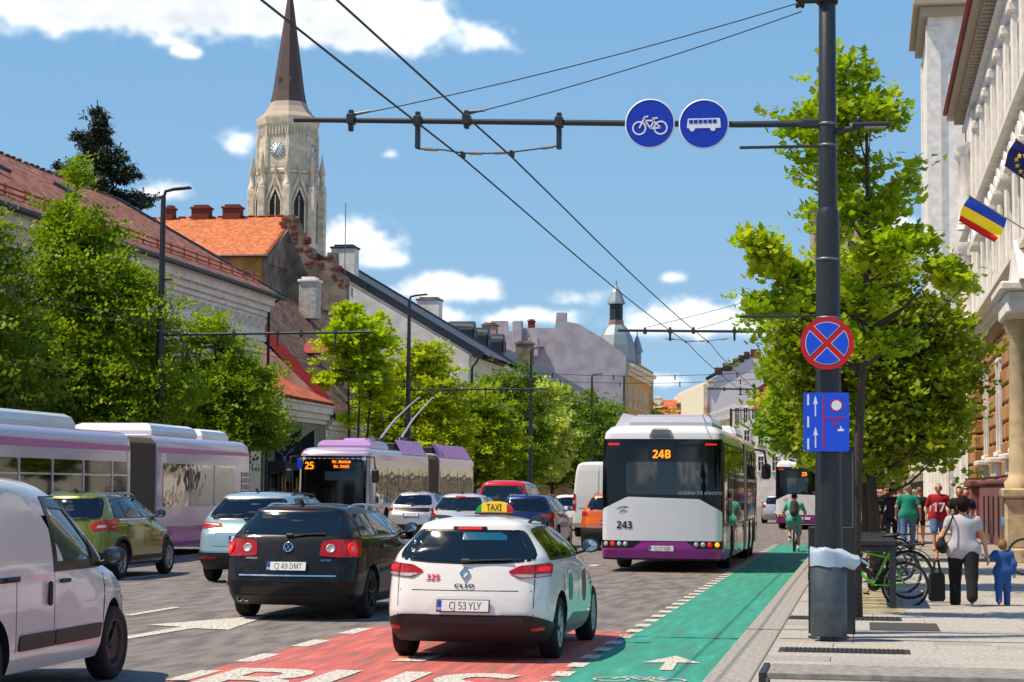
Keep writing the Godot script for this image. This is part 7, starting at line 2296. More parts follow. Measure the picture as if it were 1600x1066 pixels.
	b = thing("church_tower", "pale pinkish tower seen through the maple leaves behind the pole", "tower", Vector3.ZERO, 0.0)
	block(b, "shaft", -5.9, 0.1, 0, 33.0, 231, 237, M("pale_pink_wall", Color(0.78, 0.68, 0.64), 0.9, 0.0, texs.plaster, 0.1))
	cornice(b, -5.9, -1.0, 230.6, 237.4, 32.6, [[0.3, 0.5], [0.6, 0.6]], mats.pale_pink_wall)
	block(b, "top_cornice", -6.3, 0.5, 33.01, 33.8, 230.5, 237.5, mats.pale_pink_wall, 0.1)
	for x in [-5.6, -0.2]: block(b, "corner_strip", x - 0.3, x + 0.3, 0, 32.6, 230.8, 231.2, mats.pale_pink_wall, 0.05)

func make_church():
	var b := thing("church_tower", "tall pale stone church tower with clock and slender red-brown spire", "tower", Vector3(-87.8, 0, -304))
	var oct := func(r: float, y: float) -> Array:
		var o := []
		for k in 9: o.append(Vector3(cos(TAU * (k + 0.5) / 8 + (-0.105)) * r, y, -sin(TAU * (k + 0.5) / 8 + (-0.105)) * r))
		return o
	var lv := func(called: String, prof: Array, m: Material, par: Node3D) -> MeshInstance3D:
		var g := G.new()
		var rows := []
		for p in prof: rows.append(oct.call(p[0], p[1]))
		g.grid(rows, -1)
		return part(par, called, g, m)
	lv.call("lower_stage", [[5.2, 0], [5.1, 42], [4.8, 49.5]], mats.church_stone, b)
	lv.call("clock_stage", [[4.6, 49.5], [4.95, 49.7], [4.95, 50.1], [4.5, 50.3], [4.4, 57.0], [4.75, 57.4], [4.9, 58.2], [4.9, 58.5]], mats.church_stone, b)
	lv.call("spire_skirt", [[4.85, 58.5], [3.8, 59.3], [3.1, 60.3], [2.8, 61.1]], M("spire_skirt", Color(0.68, 0.62, 0.55), 0.8), b)
	lv.call("spire", [[2.8, 61.1], [2.45, 62.8], [0.05, 80.6]], mats.spire_tile, b)
	for k in 8:
		var an := TAU * (k + 0.5) / 8 + (-0.105)
		var g := G.new()
		var d := Vector3(cos(an), 0, -sin(an))
		g.bar(d * 4.55 + Vector3(0, 50, 0), d * 4.5 + Vector3(0, 55.4, 0), 0.55, 0.55, 0.08)
		g.lathe([Vector2(0.3, 55.4), Vector2(0.02, 57.4)], 4, Transform3D(Basis.IDENTITY, d * 4.55))
		part(b, "corner_shaft", g, mats.church_stone)
		g = G.new()
		g.bar(d * 5.5 + Vector3(0, 0, 0), d * 5.4 + Vector3(0, 47.5, 0), 1.1, 1.3, 0.1)
		g.lathe([Vector2(0.62, 47.5), Vector2(0.7, 47.9), Vector2(0.42, 48.3), Vector2(0.4, 49.8), Vector2(0.55, 50.0), Vector2(0.02, 53.2)], 4, Transform3D(Basis(Vector3.UP, an), d * 5.35))
		part(b, "buttress", g, mats.church_stone)
		var fa := TAU * k / 8 + (-0.105)
		var n := Vector3(cos(fa), 0, -sin(fa))
		var bs := Basis(Vector3.UP, fa + PI / 2)
		g = G.new()
		var xf := Transform3D(bs, n * 4.66)
		g.prism(pv([-0.95, 39.1, 0.95, 39.1, 0.95, 45.2, 0.6, 46.4, 0, 47.4, -0.6, 46.4, -0.95, 45.2]), 0.06, xf)
		var lw := part(b, "lancet_window", g, mats.dark_hole)
		g = G.new()
		for s in [-1, 1]:
			g.bar(xf * Vector3(s * 1.0, 39.1, 0.1), xf * Vector3(s * 1.0, 45.3, 0.1), 0.22, 0.3)
			g.bar(xf * Vector3(s * 1.0, 45.2, 0.1), xf * Vector3(0, 47.5, 0.1), 0.22, 0.3)
			g.bar(xf * Vector3(s * 1.7, 45.0, 0.14), xf * Vector3(0, 49.2, 0.14), 0.3, 0.35)
		g.bar(xf * Vector3(0, 39.1, 0.06), xf * Vector3(0, 46.1, 0.06), 0.14, 0.1)
		g.lathe([Vector2(0.16, 49.0), Vector2(0.1, 50.0), Vector2(0.3, 50.2), Vector2(0.02, 51.0)], 6, Transform3D(Basis.IDENTITY, n * 4.8))
		part(lw, "tracery", g, mats.church_stone)
		xf = Transform3D(bs, n * 4.1)
		g = G.new()
		g.prism(pv([-1.45, 50.6, 1.45, 50.6, 1.45, 54.2, 0.9, 55.0, 0, 55.2, -0.9, 55.0, -1.45, 54.2]), 0.1, xf)
		part(b, "clock_panel", g, mats.church_stone)
		for q in 6:
			g = G.new()
			g.box(xf * Vector3(-1.3 + q * 0.52, 56.2, 0.12), Vector3(0.2, 1.2, 0.2), 0.02, bs)
			part(b, "blind_arcade", g, mats.church_stone)
		if k % 2 == 0:
			var ck := G.new()
			var cxf := Transform3D(bs * Basis(Vector3.RIGHT, PI / 2), xf * Vector3(0, 53.2, 0.1))
			ck.lathe([Vector2(1.15, 0.0), Vector2(1.15, 0.12), Vector2(0.001, 0.12)], 24, cxf)
			var face := part(b, "clock_face", ck, mats.sign_white)
			ck = G.new()
			for q in 12:
				var a := TAU * q / 12
				ck.box(xf * Vector3(sin(a) * 0.9, 53.2 + cos(a) * 0.9, 0.24), Vector3(0.12, 0.3, 0.04), 0.0, bs * Basis(Vector3.BACK, -a))
			ck.bar(xf * Vector3(0, 53.2, 0.27), xf * Vector3(-0.35, 52.35, 0.27), 0.14, 0.04); ck.bar(xf * Vector3(0, 53.2, 0.27), xf * Vector3(0.3, 53.75, 0.27), 0.16, 0.04)
			ck.lathe([Vector2(1.1, 0.125), Vector2(1.17, 0.135)], 24, cxf)
			part(face, "hands_and_hours", ck, mats.ink)
	for k in 2:
		var g := G.new()
		g.box(Vector3(1.9 * cos((-0.105) + TAU * (5.5 + k * 1.2) / 8), 64.5, -2.1 * sin((-0.105) + TAU * (5.5 + k * 1.2) / 8)), Vector3(0.5, 0.8, 0.5), 0.05)
		part(b, "spire_dormer", g, mats.spire_tile)

func make_right_buildings():
	var FX := 4.1
	var west := -PI / 2
	var b := thing("palace", "ornate right hand building, ochre rusticated below and white with pilasters above", "building", Vector3.ZERO, 0.0, "buildings on the right side")
	block(b, "wall", FX + 0.05, 16, 0, 7.1, 44, 79.8, M("ochre_joint", Color(0.55, 0.4, 0.24), 0.95, 0.0, texs.fine, 0.5))
	block(b, "upper_wall", FX + 0.02, 16, 7.1, 15.4, 44, 80.0, mats.bright_wall)
	block(b, "plinth", FX - 0.12, 16, 0.05, 1.95, 44, 80.0, mats.maroon_plinth, 0.04)
	block(b, "plinth_moulding", FX - 0.2, 5, 1.955, 2.15, 44, 80.1, mats.maroon_plinth, 0.06)
	block(b, "plinth_pier", FX - 0.4, 5, 0.05, 1.9, 73.6, 77.2, mats.maroon_plinth, 0.03)
	block(b, "pier_moulding", FX - 0.48, 5, 1.903, 2.16, 73.5, 77.3, mats.maroon_plinth, 0.06)
	var slot := G.new()
	slot.box(Vector3(0, 0.75, 0), Vector3(0.06, 1.2, 0.4))
	for s in [53.0, 55.5, 58.0, 60.5, 63.0, 65.5, 68.0, 70.5, 78.6]: part(b, "cellar_slot", slot.mesh(), mats.dark_hole, Vector3(FX - 0.125, 0.25, -s))
	# rusticated blocks, each a piece of its own
	var rows := 9
	var bh := 0.535
	var stone := G.new()
	stone.box(Vector3.ZERO, Vector3(0.16, bh - 0.06, 1.19), 0.05)
	var short := G.new()
	short.box(Vector3.ZERO, Vector3(0.16, bh - 0.06, 0.57), 0.05)
	var sm := stone.mesh()
	var sh := short.mesh()
	rng.seed = 99
	var wins := [50.5, 57.0, 63.5, 70.0]
	for r in rows:
		var y := 2.15 + bh * (r + 0.5)
		for k in 22:
			var s := 50.0 + k * 1.25 + (0.62 if r % 2 else 0.0)
			var skip := s > 73.0
			for w in wins:
				if absf(s - w) < 1.35 and r >= 1 and r <= 6: skip = true
			if skip: continue
			part(b, "stone_block", sm, mats["ochre_stone%d" % (rng.randi() % 3)], Vector3(FX + rng.randf_range(-0.012, 0.012), y, -s))
		for s in [73.95, 75.15, 76.35]:
			part(b, "stone_block", sm, mats["ochre_stone%d" % (rng.randi() % 3)], Vector3(FX - 0.24 + rng.randf_range(-0.012, 0.012), y, -s - 0.25))
		for s in [78.0, 79.2]:
			part(b, "stone_block", sm, mats["ochre_stone%d" % (rng.randi() % 3)], Vector3(FX, y, -s))
	block(b, "pier_core", FX - 0.2, 5, 2.2, 7.05, 73.7, 77.1, mats.ochre_joint)
	var ps := G.new()
	ps.box(Vector3.ZERO, Vector3(0.3, bh - 0.06, 0.14), 0.04)
	var pm := ps.mesh()
	for r in rows: part(b, "stone_block", pm, mats["ochre_stone%d" % (rng.randi() % 3)], Vector3(FX - 0.13, 2.15 + bh * (r + 0.5), -73.62))
	for w in wins:
		var o := window(b, Vector3(FX - 0.02, 4.3, -w), west, 1.3, 2.7, mats.trim_white)
		var lg := G.new()
		lg.box(Vector3(0, -1.62, 0.2), Vector3(2.3, 0.16, 0.42), 0.03)
		for x in [-0.85, 0.0, 0.85]: lg.box(Vector3(x, -1.9, 0.12), Vector3(0.22, 0.42, 0.24), 0.03)
		part(o, "sill_bracket", lg, mats.trim_white)
	cornice(b, FX, -1.0, 44, 80.1, 6.96, [[0.12, 0.14], [0.3, 0.16], [0.62, 0.2], [0.5, 0.1]], mats.trim_white)
	cornice(b, FX, -1.0, 73.3, 77.5, 6.98, [[0.4, 0.14], [0.58, 0.16], [0.9, 0.22]], mats.trim_white)
	# white upper floors
	var pil := G.new()
	pil.box(Vector3(0, 1.5, 0), Vector3(0.24, 3.0, 0.55), 0.03)
	pil.box(Vector3(-0.04, 0.12, 0), Vector3(0.34, 0.24, 0.7), 0.03)
	pil.box(Vector3(-0.05, 3.1, 0), Vector3(0.36, 0.3, 0.75), 0.05)
	var pil_m := pil.mesh()
	var ped := G.new()
	ped.prism(pv([-0.95, 0, 0.95, 0, 0, 0.5]), 0.34)
	ped.box(Vector3(0, -0.1, 0.2), Vector3(2.05, 0.18, 0.44), 0.03)
	ped.bar(Vector3(-1.05, 0.02, 0.2), Vector3(0, 0.6, 0.2), 0.14, 0.46)
	ped.bar(Vector3(1.05, 0.02, 0.2), Vector3(0, 0.6, 0.2), 0.14, 0.46)
	var ped_m := ped.mesh()
	for k in 12:
		var s := 46.5 + k * 3.0
		for y in [7.75, 11.55]: part(b, "pilaster", pil_m, mats.trim_white, Vector3(FX - 0.05, y, -s))
		if k < 11:
			var o := window(b, Vector3(FX + 0.0, 9.0, -s - 1.5), west, 1.1, 2.0, mats.trim_white)
			part(o, "pediment", ped_m, mats.trim_white, Vector3(0, 1.3, 0.02))
			window(b, Vector3(FX + 0.0, 12.7, -s - 1.5), west, 1.0, 1.5, mats.trim_white, true, true)
	block(b, "corner_pier", FX - 0.3, 5, 7.6, 15.3, 73.8, 76.9, mats.bright_wall, 0.03)
	for y in [9.0, 12.6]:
		for s in [74.4, 76.3]:
			var cg := G.new()
			cg.lathe([Vector2(0.3, -1.3), Vector2(0.24, -1.1), Vector2(0.21, 1.2), Vector2(0.34, 1.35), Vector2(0.36, 1.6)], 12)
			part(b, "engaged_column", cg, mats.trim_white, Vector3(FX - 0.42, y, -s))
	cornice(b, FX, -1.0, 44, 80.1, 10.95, [[0.16, 0.16], [0.1, 0.2], [0.45, 0.18]], mats.trim_white)
	cornice(b, FX, -1.0, 44, 80.2, 14.9, [[0.14, 0.2], [0.1, 0.45], [0.3, 0.2]], mats.trim_white)
	var mo := G.new()
	mo.box(Vector3(-0.3, 0, 0), Vector3(0.6, 0.26, 0.2), 0.03)
	along(b, "eave_bracket", mo.mesh(), M("stone_grey", Color(0.72, 0.66, 0.58), 0.9, 0.0, texs.fine, 0.5), FX - 0.02, 15.95, 44.5, 80, 68)
	var de := G.new()
	de.box(Vector3(-0.1, 0, 0), Vector3(0.2, 0.18, 0.22), 0.02)
	along(b, "dentil", de.mesh(), mats.stone_grey, FX, 15.72, 44.5, 80, 80)
	block(b, "eaves", FX - 0.85, 6, 16.1, 16.4, 44, 80.6, mats.stone_grey, 0.04)
	var g := G.new()
	g.tube([Vector3(FX - 0.92, 16.42, -44), Vector3(FX - 0.92, 16.42, -80.7)], 0.09, 8)
	part(b, "gutter", g, mats.roof_red_trim)
	g = G.new()
	g.qout(Vector3(FX - 0.9, 16.45, -44), Vector3(FX - 0.9, 16.45, -80.6), Vector3(9, 20.5, -80.6), Vector3(9, 20.5, -44), Vector3.UP)
	part(b, "roof", g, mats.roof_red_trim)
	g = G.new()
	g.tube([Vector3(FX - 0.1, 0.2, -80.2), Vector3(FX - 0.1, 15.8, -80.2)], 0.08, 8)
	part(b, "downpipe", g, mats.dark_trim)
	# the stone portal at the right edge
	var p := thing("stone_portal", "pale stone portal column on a pedestal at the right edge", "portal", Vector3(3.6, 0.1, -48.6))
	g = G.new()
	for l in [[0.0, 0.35, 1.05], [0.35, 1.5, 0.8], [1.5, 1.72, 0.98]]: g.box(Vector3(0, (l[0] + l[1]) * 0.5, 0), Vector3(l[2], l[1] - l[0], l[2]), 0.04)
	part(p, "pedestal", g, M("portal_stone", Color(0.8, 0.72, 0.58), 0.85, 0.0, texs.plaster, 0.6))
	g = G.new()
	g.lathe([Vector2(0.4, 1.72), Vector2(0.42, 1.85), Vector2(0.33, 1.95), Vector2(0.3, 2.1), Vector2(0.27, 5.2), Vector2(0.34, 5.3), Vector2(0.4, 5.6)], 18)
	part(p, "column", g, mats.portal_stone)
	g = G.new()
	g.box(Vector3(0.1, 5.85, 0.6), Vector3(1.1, 0.5, 3.0), 0.04)
	g.box(Vector3(0.1, 6.2, 0.6), Vector3(1.4, 0.2, 3.3), 0.04)
	g.prism(pv([-2.2, 6.3, 2.2, 6.3, 0, 7.4]), 0.7, Transform3D(Basis(Vector3.UP, west), Vector3(0.5, 0, 0.6)))
	part(p, "pediment", g, mats.trim_white)
	# flags on the facade
	make_flag("flag", "blue, yellow and red striped flag on a slanting pole over the pavement", [Color(0.05, 0.25, 0.72), Color(0.96, 0.85, 0.1), Color(0.8, 0.1, 0.12)], Vector3(3.98, 8.0, -50.6), Vector3(2.55, 8.85, -50.2), false)
	make_flag("flag", "dark blue flag with gold stars at the right edge", [Color(0.07, 0.12, 0.42)], Vector3(4.9, 8.9, -48.4), Vector3(3.5, 9.85, -48.1), true)
	# the white church beyond
	b = thing("white_church", "white church front with a tall square tower beyond the ochre building", "church", Vector3.ZERO, 0.0, "buildings on the right side")
	block(b, "nave_wall", FX + 0.1, 16, 0, 10.6, 80.4, 130, mats.bright_wall)
	for k in 9: block(b, "pilaster", FX - 0.15, FX + 0.2, 0.1, 9.6, 81.5 + k * 5.4, 82.6 + k * 5.4, mats.trim_white, 0.03)
	for k in 8:
		g = G.new()
		g.box(Vector3(FX + 0.08, 5.2, -85.0 - k * 5.4), Vector3(0.08, 5.0, 2.0), 0.02)
		part(b, "wall_panel", g, mats.trim_white)
	cornice(b, FX + 0.1, -1.0, 80.4, 130, 9.7, [[0.2, 0.3], [0.45, 0.3], [0.7, 0.25]], mats.trim_white)
	wall(b, "curved_gable", [3.7, 9, 7.0, 9, 7.0, 12.4, 6.0, 12.5, 5.2, 12.0, 4.6, 11.0, 4.2, 10.4, 3.7, 10.3], 88, 1.2, mats.bright_wall)
	g = G.new()
	g.tube([Vector3(3.7, 10.45, -88.6), Vector3(4.25, 10.55, -88.6), Vector3(4.65, 11.2, -88.6), Vector3(5.25, 12.2, -88.6), Vector3(6.0, 12.75, -88.6), Vector3(7.0, 12.6, -88.6)], 0.2, 8)
	part(b, "gable_coping", g, mats.dark_trim)
	block(b, "tower", FX, 12, 0, 31.6, 130, 142, mats.bright_wall)
	for l in [[FX - 0.12, 4.9, 129.8, 131.0], [FX - 0.12, 4.5, 141, 142.1], [6.6, 7.6, 129.8, 130.4]]: block(b, "corner_strip", l[0], l[1], 0, 31.0, l[2], l[3], mats.trim_white, 0.03)
	block(b, "tower_cornice", FX - 0.5, 12.5, 31.6, 32.2, 129.4, 142.6, mats.stone_grey, 0.06)
	block(b, "tower_cornice", FX - 0.9, 12.9, 32.2, 32.7, 129.0, 143.0, mats.stone_grey, 0.06)
	g = G.new()
	g.prism(pv([6.1, 0, 9, 0, 9, 27, 8.2, 27, 7.2, 24.5, 6.6, 20, 6.3, 14]), 0.9, Transform3D(Basis.IDENTITY, Vector3(0, 0, -129.9)))
	part(b, "flying_buttress", g, mats.bright_wall)
	for y in 6:
		for x in 2: block(b, "louvre_panel", 6.75 + x * 0.9, 7.6 + x * 0.9, 12.0 + y * 1.9, 13.8 + y * 1.9, 128.7, 128.85, mats.slate, 0.02)
	# what closes the pavement far off
	b = thing("shop_row", "far cream house with dark shop openings behind the crowd", "building", Vector3.ZERO, 0.0, "buildings on the right side")
	block(b, "wall", FX + 0.6, 16, 0, 12, 143, 230, mats.cream_wall)
	for k in 14:
		block(b, "shop_front", FX + 0.5, FX + 0.65, 0.1, 2.6, 144.5 + k * 6, 148.5 + k * 6, mats.dark_hole, 0.02)
		g = G.new()
		g.bar(Vector3(FX + 0.6, 3.2, -146.5 - k * 6), Vector3(FX - 0.9, 2.7, -146.5 - k * 6), 4.2, 0.05)
		part(b, "shop_awning", g, mats.awning)
		window(b, Vector3(FX + 0.59, 6.0, -146.5 - k * 6), west, 1.3, 2.2, mats.trim_white)
	block(b, "projecting_house", 0.9, 16, 0, 9, 232, 250, M("tan_wall", Color(0.7, 0.62, 0.5), 0.9))
	for k in 4:
		for y in [1.8, 5.0]: window(b, Vector3(1.8 + k * 1.6, y, -231.98), 0.0, 0.9, 1.8, mats.dark_trim)

func make_flag(called: String, label: String, cols: Array, base: Vector3, tip: Vector3, stars: bool):
	var f := thing(called, label, "flag", Vector3.ZERO, 0.0, "flags on the facade")
	var g := G.new()
	g.tube([base, tip], 0.018, 8)
	g.ball(tip, Vector3.ONE * 0.035, 8)
	part(f, "flag_pole", g, mats.wood_grey)
	var d := (base - tip).normalized()
	var L := 1.05
	var W := 0.82
	var n := cols.size()
	var P := func(u: float, v: float) -> Vector3:     # u along the pole from the tip, v down the cloth
		var q := tip + d * u * L
		var side := Vector3(-0.35, -0.95, 0.05).normalized()
		var fv := minf(v, 0.74)
		return q + side * fv * W * 0.92 + Vector3(-0.15, -0.25, -0.9) * maxf(v - fv, 0.0) * W + Vector3(-0.05, 0.0, 0.1) * sin(v * 5.0 + u * 3.5) * (0.35 + v) + Vector3(-0.1, 0.02, 0) * v * (1.0 - u)
	for i in n:
		var rows := []
		for a in 13:
			var r := []
			for c in 9:
				var v := lerpf(float(i) / n, float(i + 1) / n, c / 8.0)
				r.append(P.call(a / 12.0, v))
			rows.append(r)
		g = G.new()
		g.grid(rows)
		var m := M("cloth_%s" % cols[i].to_html(false), cols[i], 0.8)
		m.backlight_enabled = true
		m.backlight = cols[i] * 0.35
		part(f, "stripe" if n > 1 else "cloth", g, m)
	if stars:
		for k in 12:
			var c: Vector3 = P.call(0.5 + 0.3 * sin(TAU * k / 12), 0.5 + 0.3 * cos(TAU * k / 12))
			g = G.new()
			var st := PackedVector2Array()
			for q in 10: st.append(Vector2(sin(TAU * q / 10), cos(TAU * q / 10)) * (0.075 if q % 2 == 0 else 0.03))
			g.prism(st, 0.012, Transform3D(Basis(Vector3.UP, -0.2), c + Vector3(0, 0, 0.012)))
			part(f, "star", g, M("gold", Color(0.95, 0.78, 0.15), 0.6))

# ---------------------------------------------------------------- trees
func leaf_poly(kind: String, l: float) -> PackedVector2Array:
	if kind == "maple": return pv([0, 0, 0.34 * l, 0.02 * l, 0.26 * l, 0.2 * l, 0.56 * l, 0.42 * l, 0.3 * l, 0.52 * l, 0.26 * l, 0.7 * l, 0, 1.0 * l, -0.26 * l, 0.7 * l, -0.3 * l, 0.52 * l, -0.56 * l, 0.42 * l, -0.26 * l, 0.2 * l, -0.34 * l, 0.02 * l])
	return pv([0, 0, 0.28 * l, 0.2 * l, 0.34 * l, 0.5 * l, 0, 1.0 * l, -0.34 * l, 0.5 * l, -0.28 * l, 0.2 * l])

func spray(kind: String, n: int, l: float, spread: float, sd: int) -> Mesh:    # a twig's worth of leaves
	var g := G.new()
	var r := RandomNumberGenerator.new()
	r.seed = sd
	var poly := leaf_poly(kind, l)
	var tr := Geometry2D.triangulate_polygon(poly)
	for k in n:
		var c := Vector3(r.randf_range(-1, 1), r.randf_range(-0.55, 0.55), r.randf_range(-1, 1)) * spread
		var bs := Basis(Vector3.UP, r.randf() * TAU) * Basis(Vector3.RIGHT, r.randf_range(0.35, 1.35)) * Basis(Vector3.UP, r.randf_range(-0.5, 0.5))
		var s := r.randf_range(0.7, 1.2)
		for i in range(0, tr.size(), 3):
			var v := []
			for j in 3:
				var p := poly[tr[i + j]] * s
				v.append(c + bs * Vector3(p.x, p.y, -absf(p.x) * 0.35))
			g.t(v[0], v[1], v[2])
	return g.mesh()

func leaf_material(key: String, back: Color) -> StandardMaterial3D:
	var m := M(key, Color.WHITE, 0.55)
	m.vertex_color_use_as_albedo = true
	m.backlight_enabled = true
	m.backlight = back
	return m

# lobes: [x, y, z, rx, ry, rz] of the crown; the leaves gather in clumps near the lobes' skins
func tree(called: String, label: String, at: Vector3, trunk: float, split: float, lobes: Array, kind: String, n: int, leaf: float, ca: Color, cb: Color, sd: int, group: String, gap := 0.0, stems := 1, spread := 0.3, ks := 1.0, kx := 1.0):
	lobes = lobes.map(func(l): return [l[0] * ks * kx, l[1] * ks, l[2] * ks * kx, l[3] * ks * kx, l[4] * ks, l[5] * ks * kx])
	split *= ks
	var o := thing(called, label, "tree", at, 0.0, group)
	var r := RandomNumberGenerator.new()
	r.seed = sd
	var top := 0.0
	var vol := []
	var sum := 0.0
	for l in lobes:
		top = maxf(top, l[1] + l[4])
		sum += pow(l[3] * l[4] * l[5], 0.72)
		vol.append(sum)
	# clump centres
	var clumps := []
	for k in maxi(n / 26, 12):
		var q := r.randf() * sum
		var i := 0
		while vol[i] < q: i += 1
		var l: Array = lobes[i]
		var d := Vector3(r.randfn(), r.randfn(), r.randfn()).normalized()
		var rad := pow(r.randf(), 0.36)
		clumps.append([Vector3(l[0], l[1], l[2]) + d * rad * Vector3(l[3], l[4], l[5]), d, minf(l[3], l[4]) * r.randf_range(0.24, 0.46) + 0.03, r.randf()])
	# trunk and limbs
	for st in stems:
		var g := G.new()
		var off := Vector3(0.25 * (st - (stems - 1) * 0.5), 0, 0.15 * (st % 2))
		var lean := Vector3(r.randf_range(-0.12, 0.12) + off.x * 1.6, 0, r.randf_range(-0.1, 0.1))
		var pts := []
		var rr := []
		for k in 8:
			var t := k / 7.0
			pts.append(off + lean * t + Vector3(sin(t * 5.0 + sd) * 0.05, top * 0.86 * t, cos(t * 4.0 + sd) * 0.05))
			rr.append(trunk * (1.25 if k == 0 else 1.0) * (1.0 - 0.86 * t) + 0.008)
		g.tube(pts, rr, 9)
		var tk := part(o, "trunk", g, mats.bark)
		g = G.new()
		for k in mini(clumps.size(), 46):
			if k % stems != st: continue
			var e: Vector3 = clumps[k][0]
			var t0 := clampf((e.y - (e - Vector3(0, e.y, 0)).length() * 0.75) / (top * 0.86), split / top, 0.92)
			var f := t0 * 7.0
			var a: Vector3 = pts[int(f)].lerp(pts[mini(int(f) + 1, 7)], f - int(f))
			var m := a.lerp(e, 0.5) + Vector3(0, -0.08, 0) * a.distance_to(e)
			var w := trunk * (1.0 - t0) * 0.38 + 0.008
			g.tube([a, m, e], [w, w * 0.6, 0.006], 5)
		if not g.empty: part(tk, "limbs", g, mats.bark)
	var mm := MultiMesh.new()
	mm.transform_format = MultiMesh.TRANSFORM_3D
	mm.use_colors = true
	var key := "spray %s %.3f %.2f" % [kind, leaf, spread]
	if not shared.has(key): shared[key] = spray(kind, 11, leaf, spread, 17)
	mm.mesh = shared[key]
	var noise3 := FastNoiseLite.new()
	noise3.seed = sd
	noise3.frequency = 0.55
	var list := []
	var tries := 0
	while list.size() < n and tries < n * 4:
		tries += 1
		var c: Array = clumps[r.randi() % clumps.size()]
		var p: Vector3 = c[0] + Vector3(r.randfn(), r.randfn() * 0.62, r.randfn()) * c[2]
		if noise3.get_noise_3dv(p) < gap - 0.35: continue
		if p.y < 0.4: continue
		var bs := Basis(Vector3.UP, r.randf() * TAU) * Basis(Vector3(1, 0, 0), r.randf_range(-0.4, 0.4))
		var sc := r.randf_range(0.5, 1.25)
		var mixed: float = clampf(c[3] * 0.6 + r.randf() * 0.45, 0, 1)
		list.append([Transform3D(bs.scaled(Vector3.ONE * sc), p), ca.lerp(cb, mixed).srgb_to_linear() * r.randf_range(0.92, 1.34)])
	mm.instance_count = list.size()
	for i in list.size():
		mm.set_instance_transform(i, list[i][0])
		mm.set_instance_color(i, list[i][1])
	var cr := MultiMeshInstance3D.new()
	cr.name = "crown"
	cr.multimesh = mm
	cr.material_override = leaf_material("leaves_" + kind, Color(0.9, 1.0, 0.12))
	cr.set_meta("kind", "stuff")
	o.add_child(cr, true)

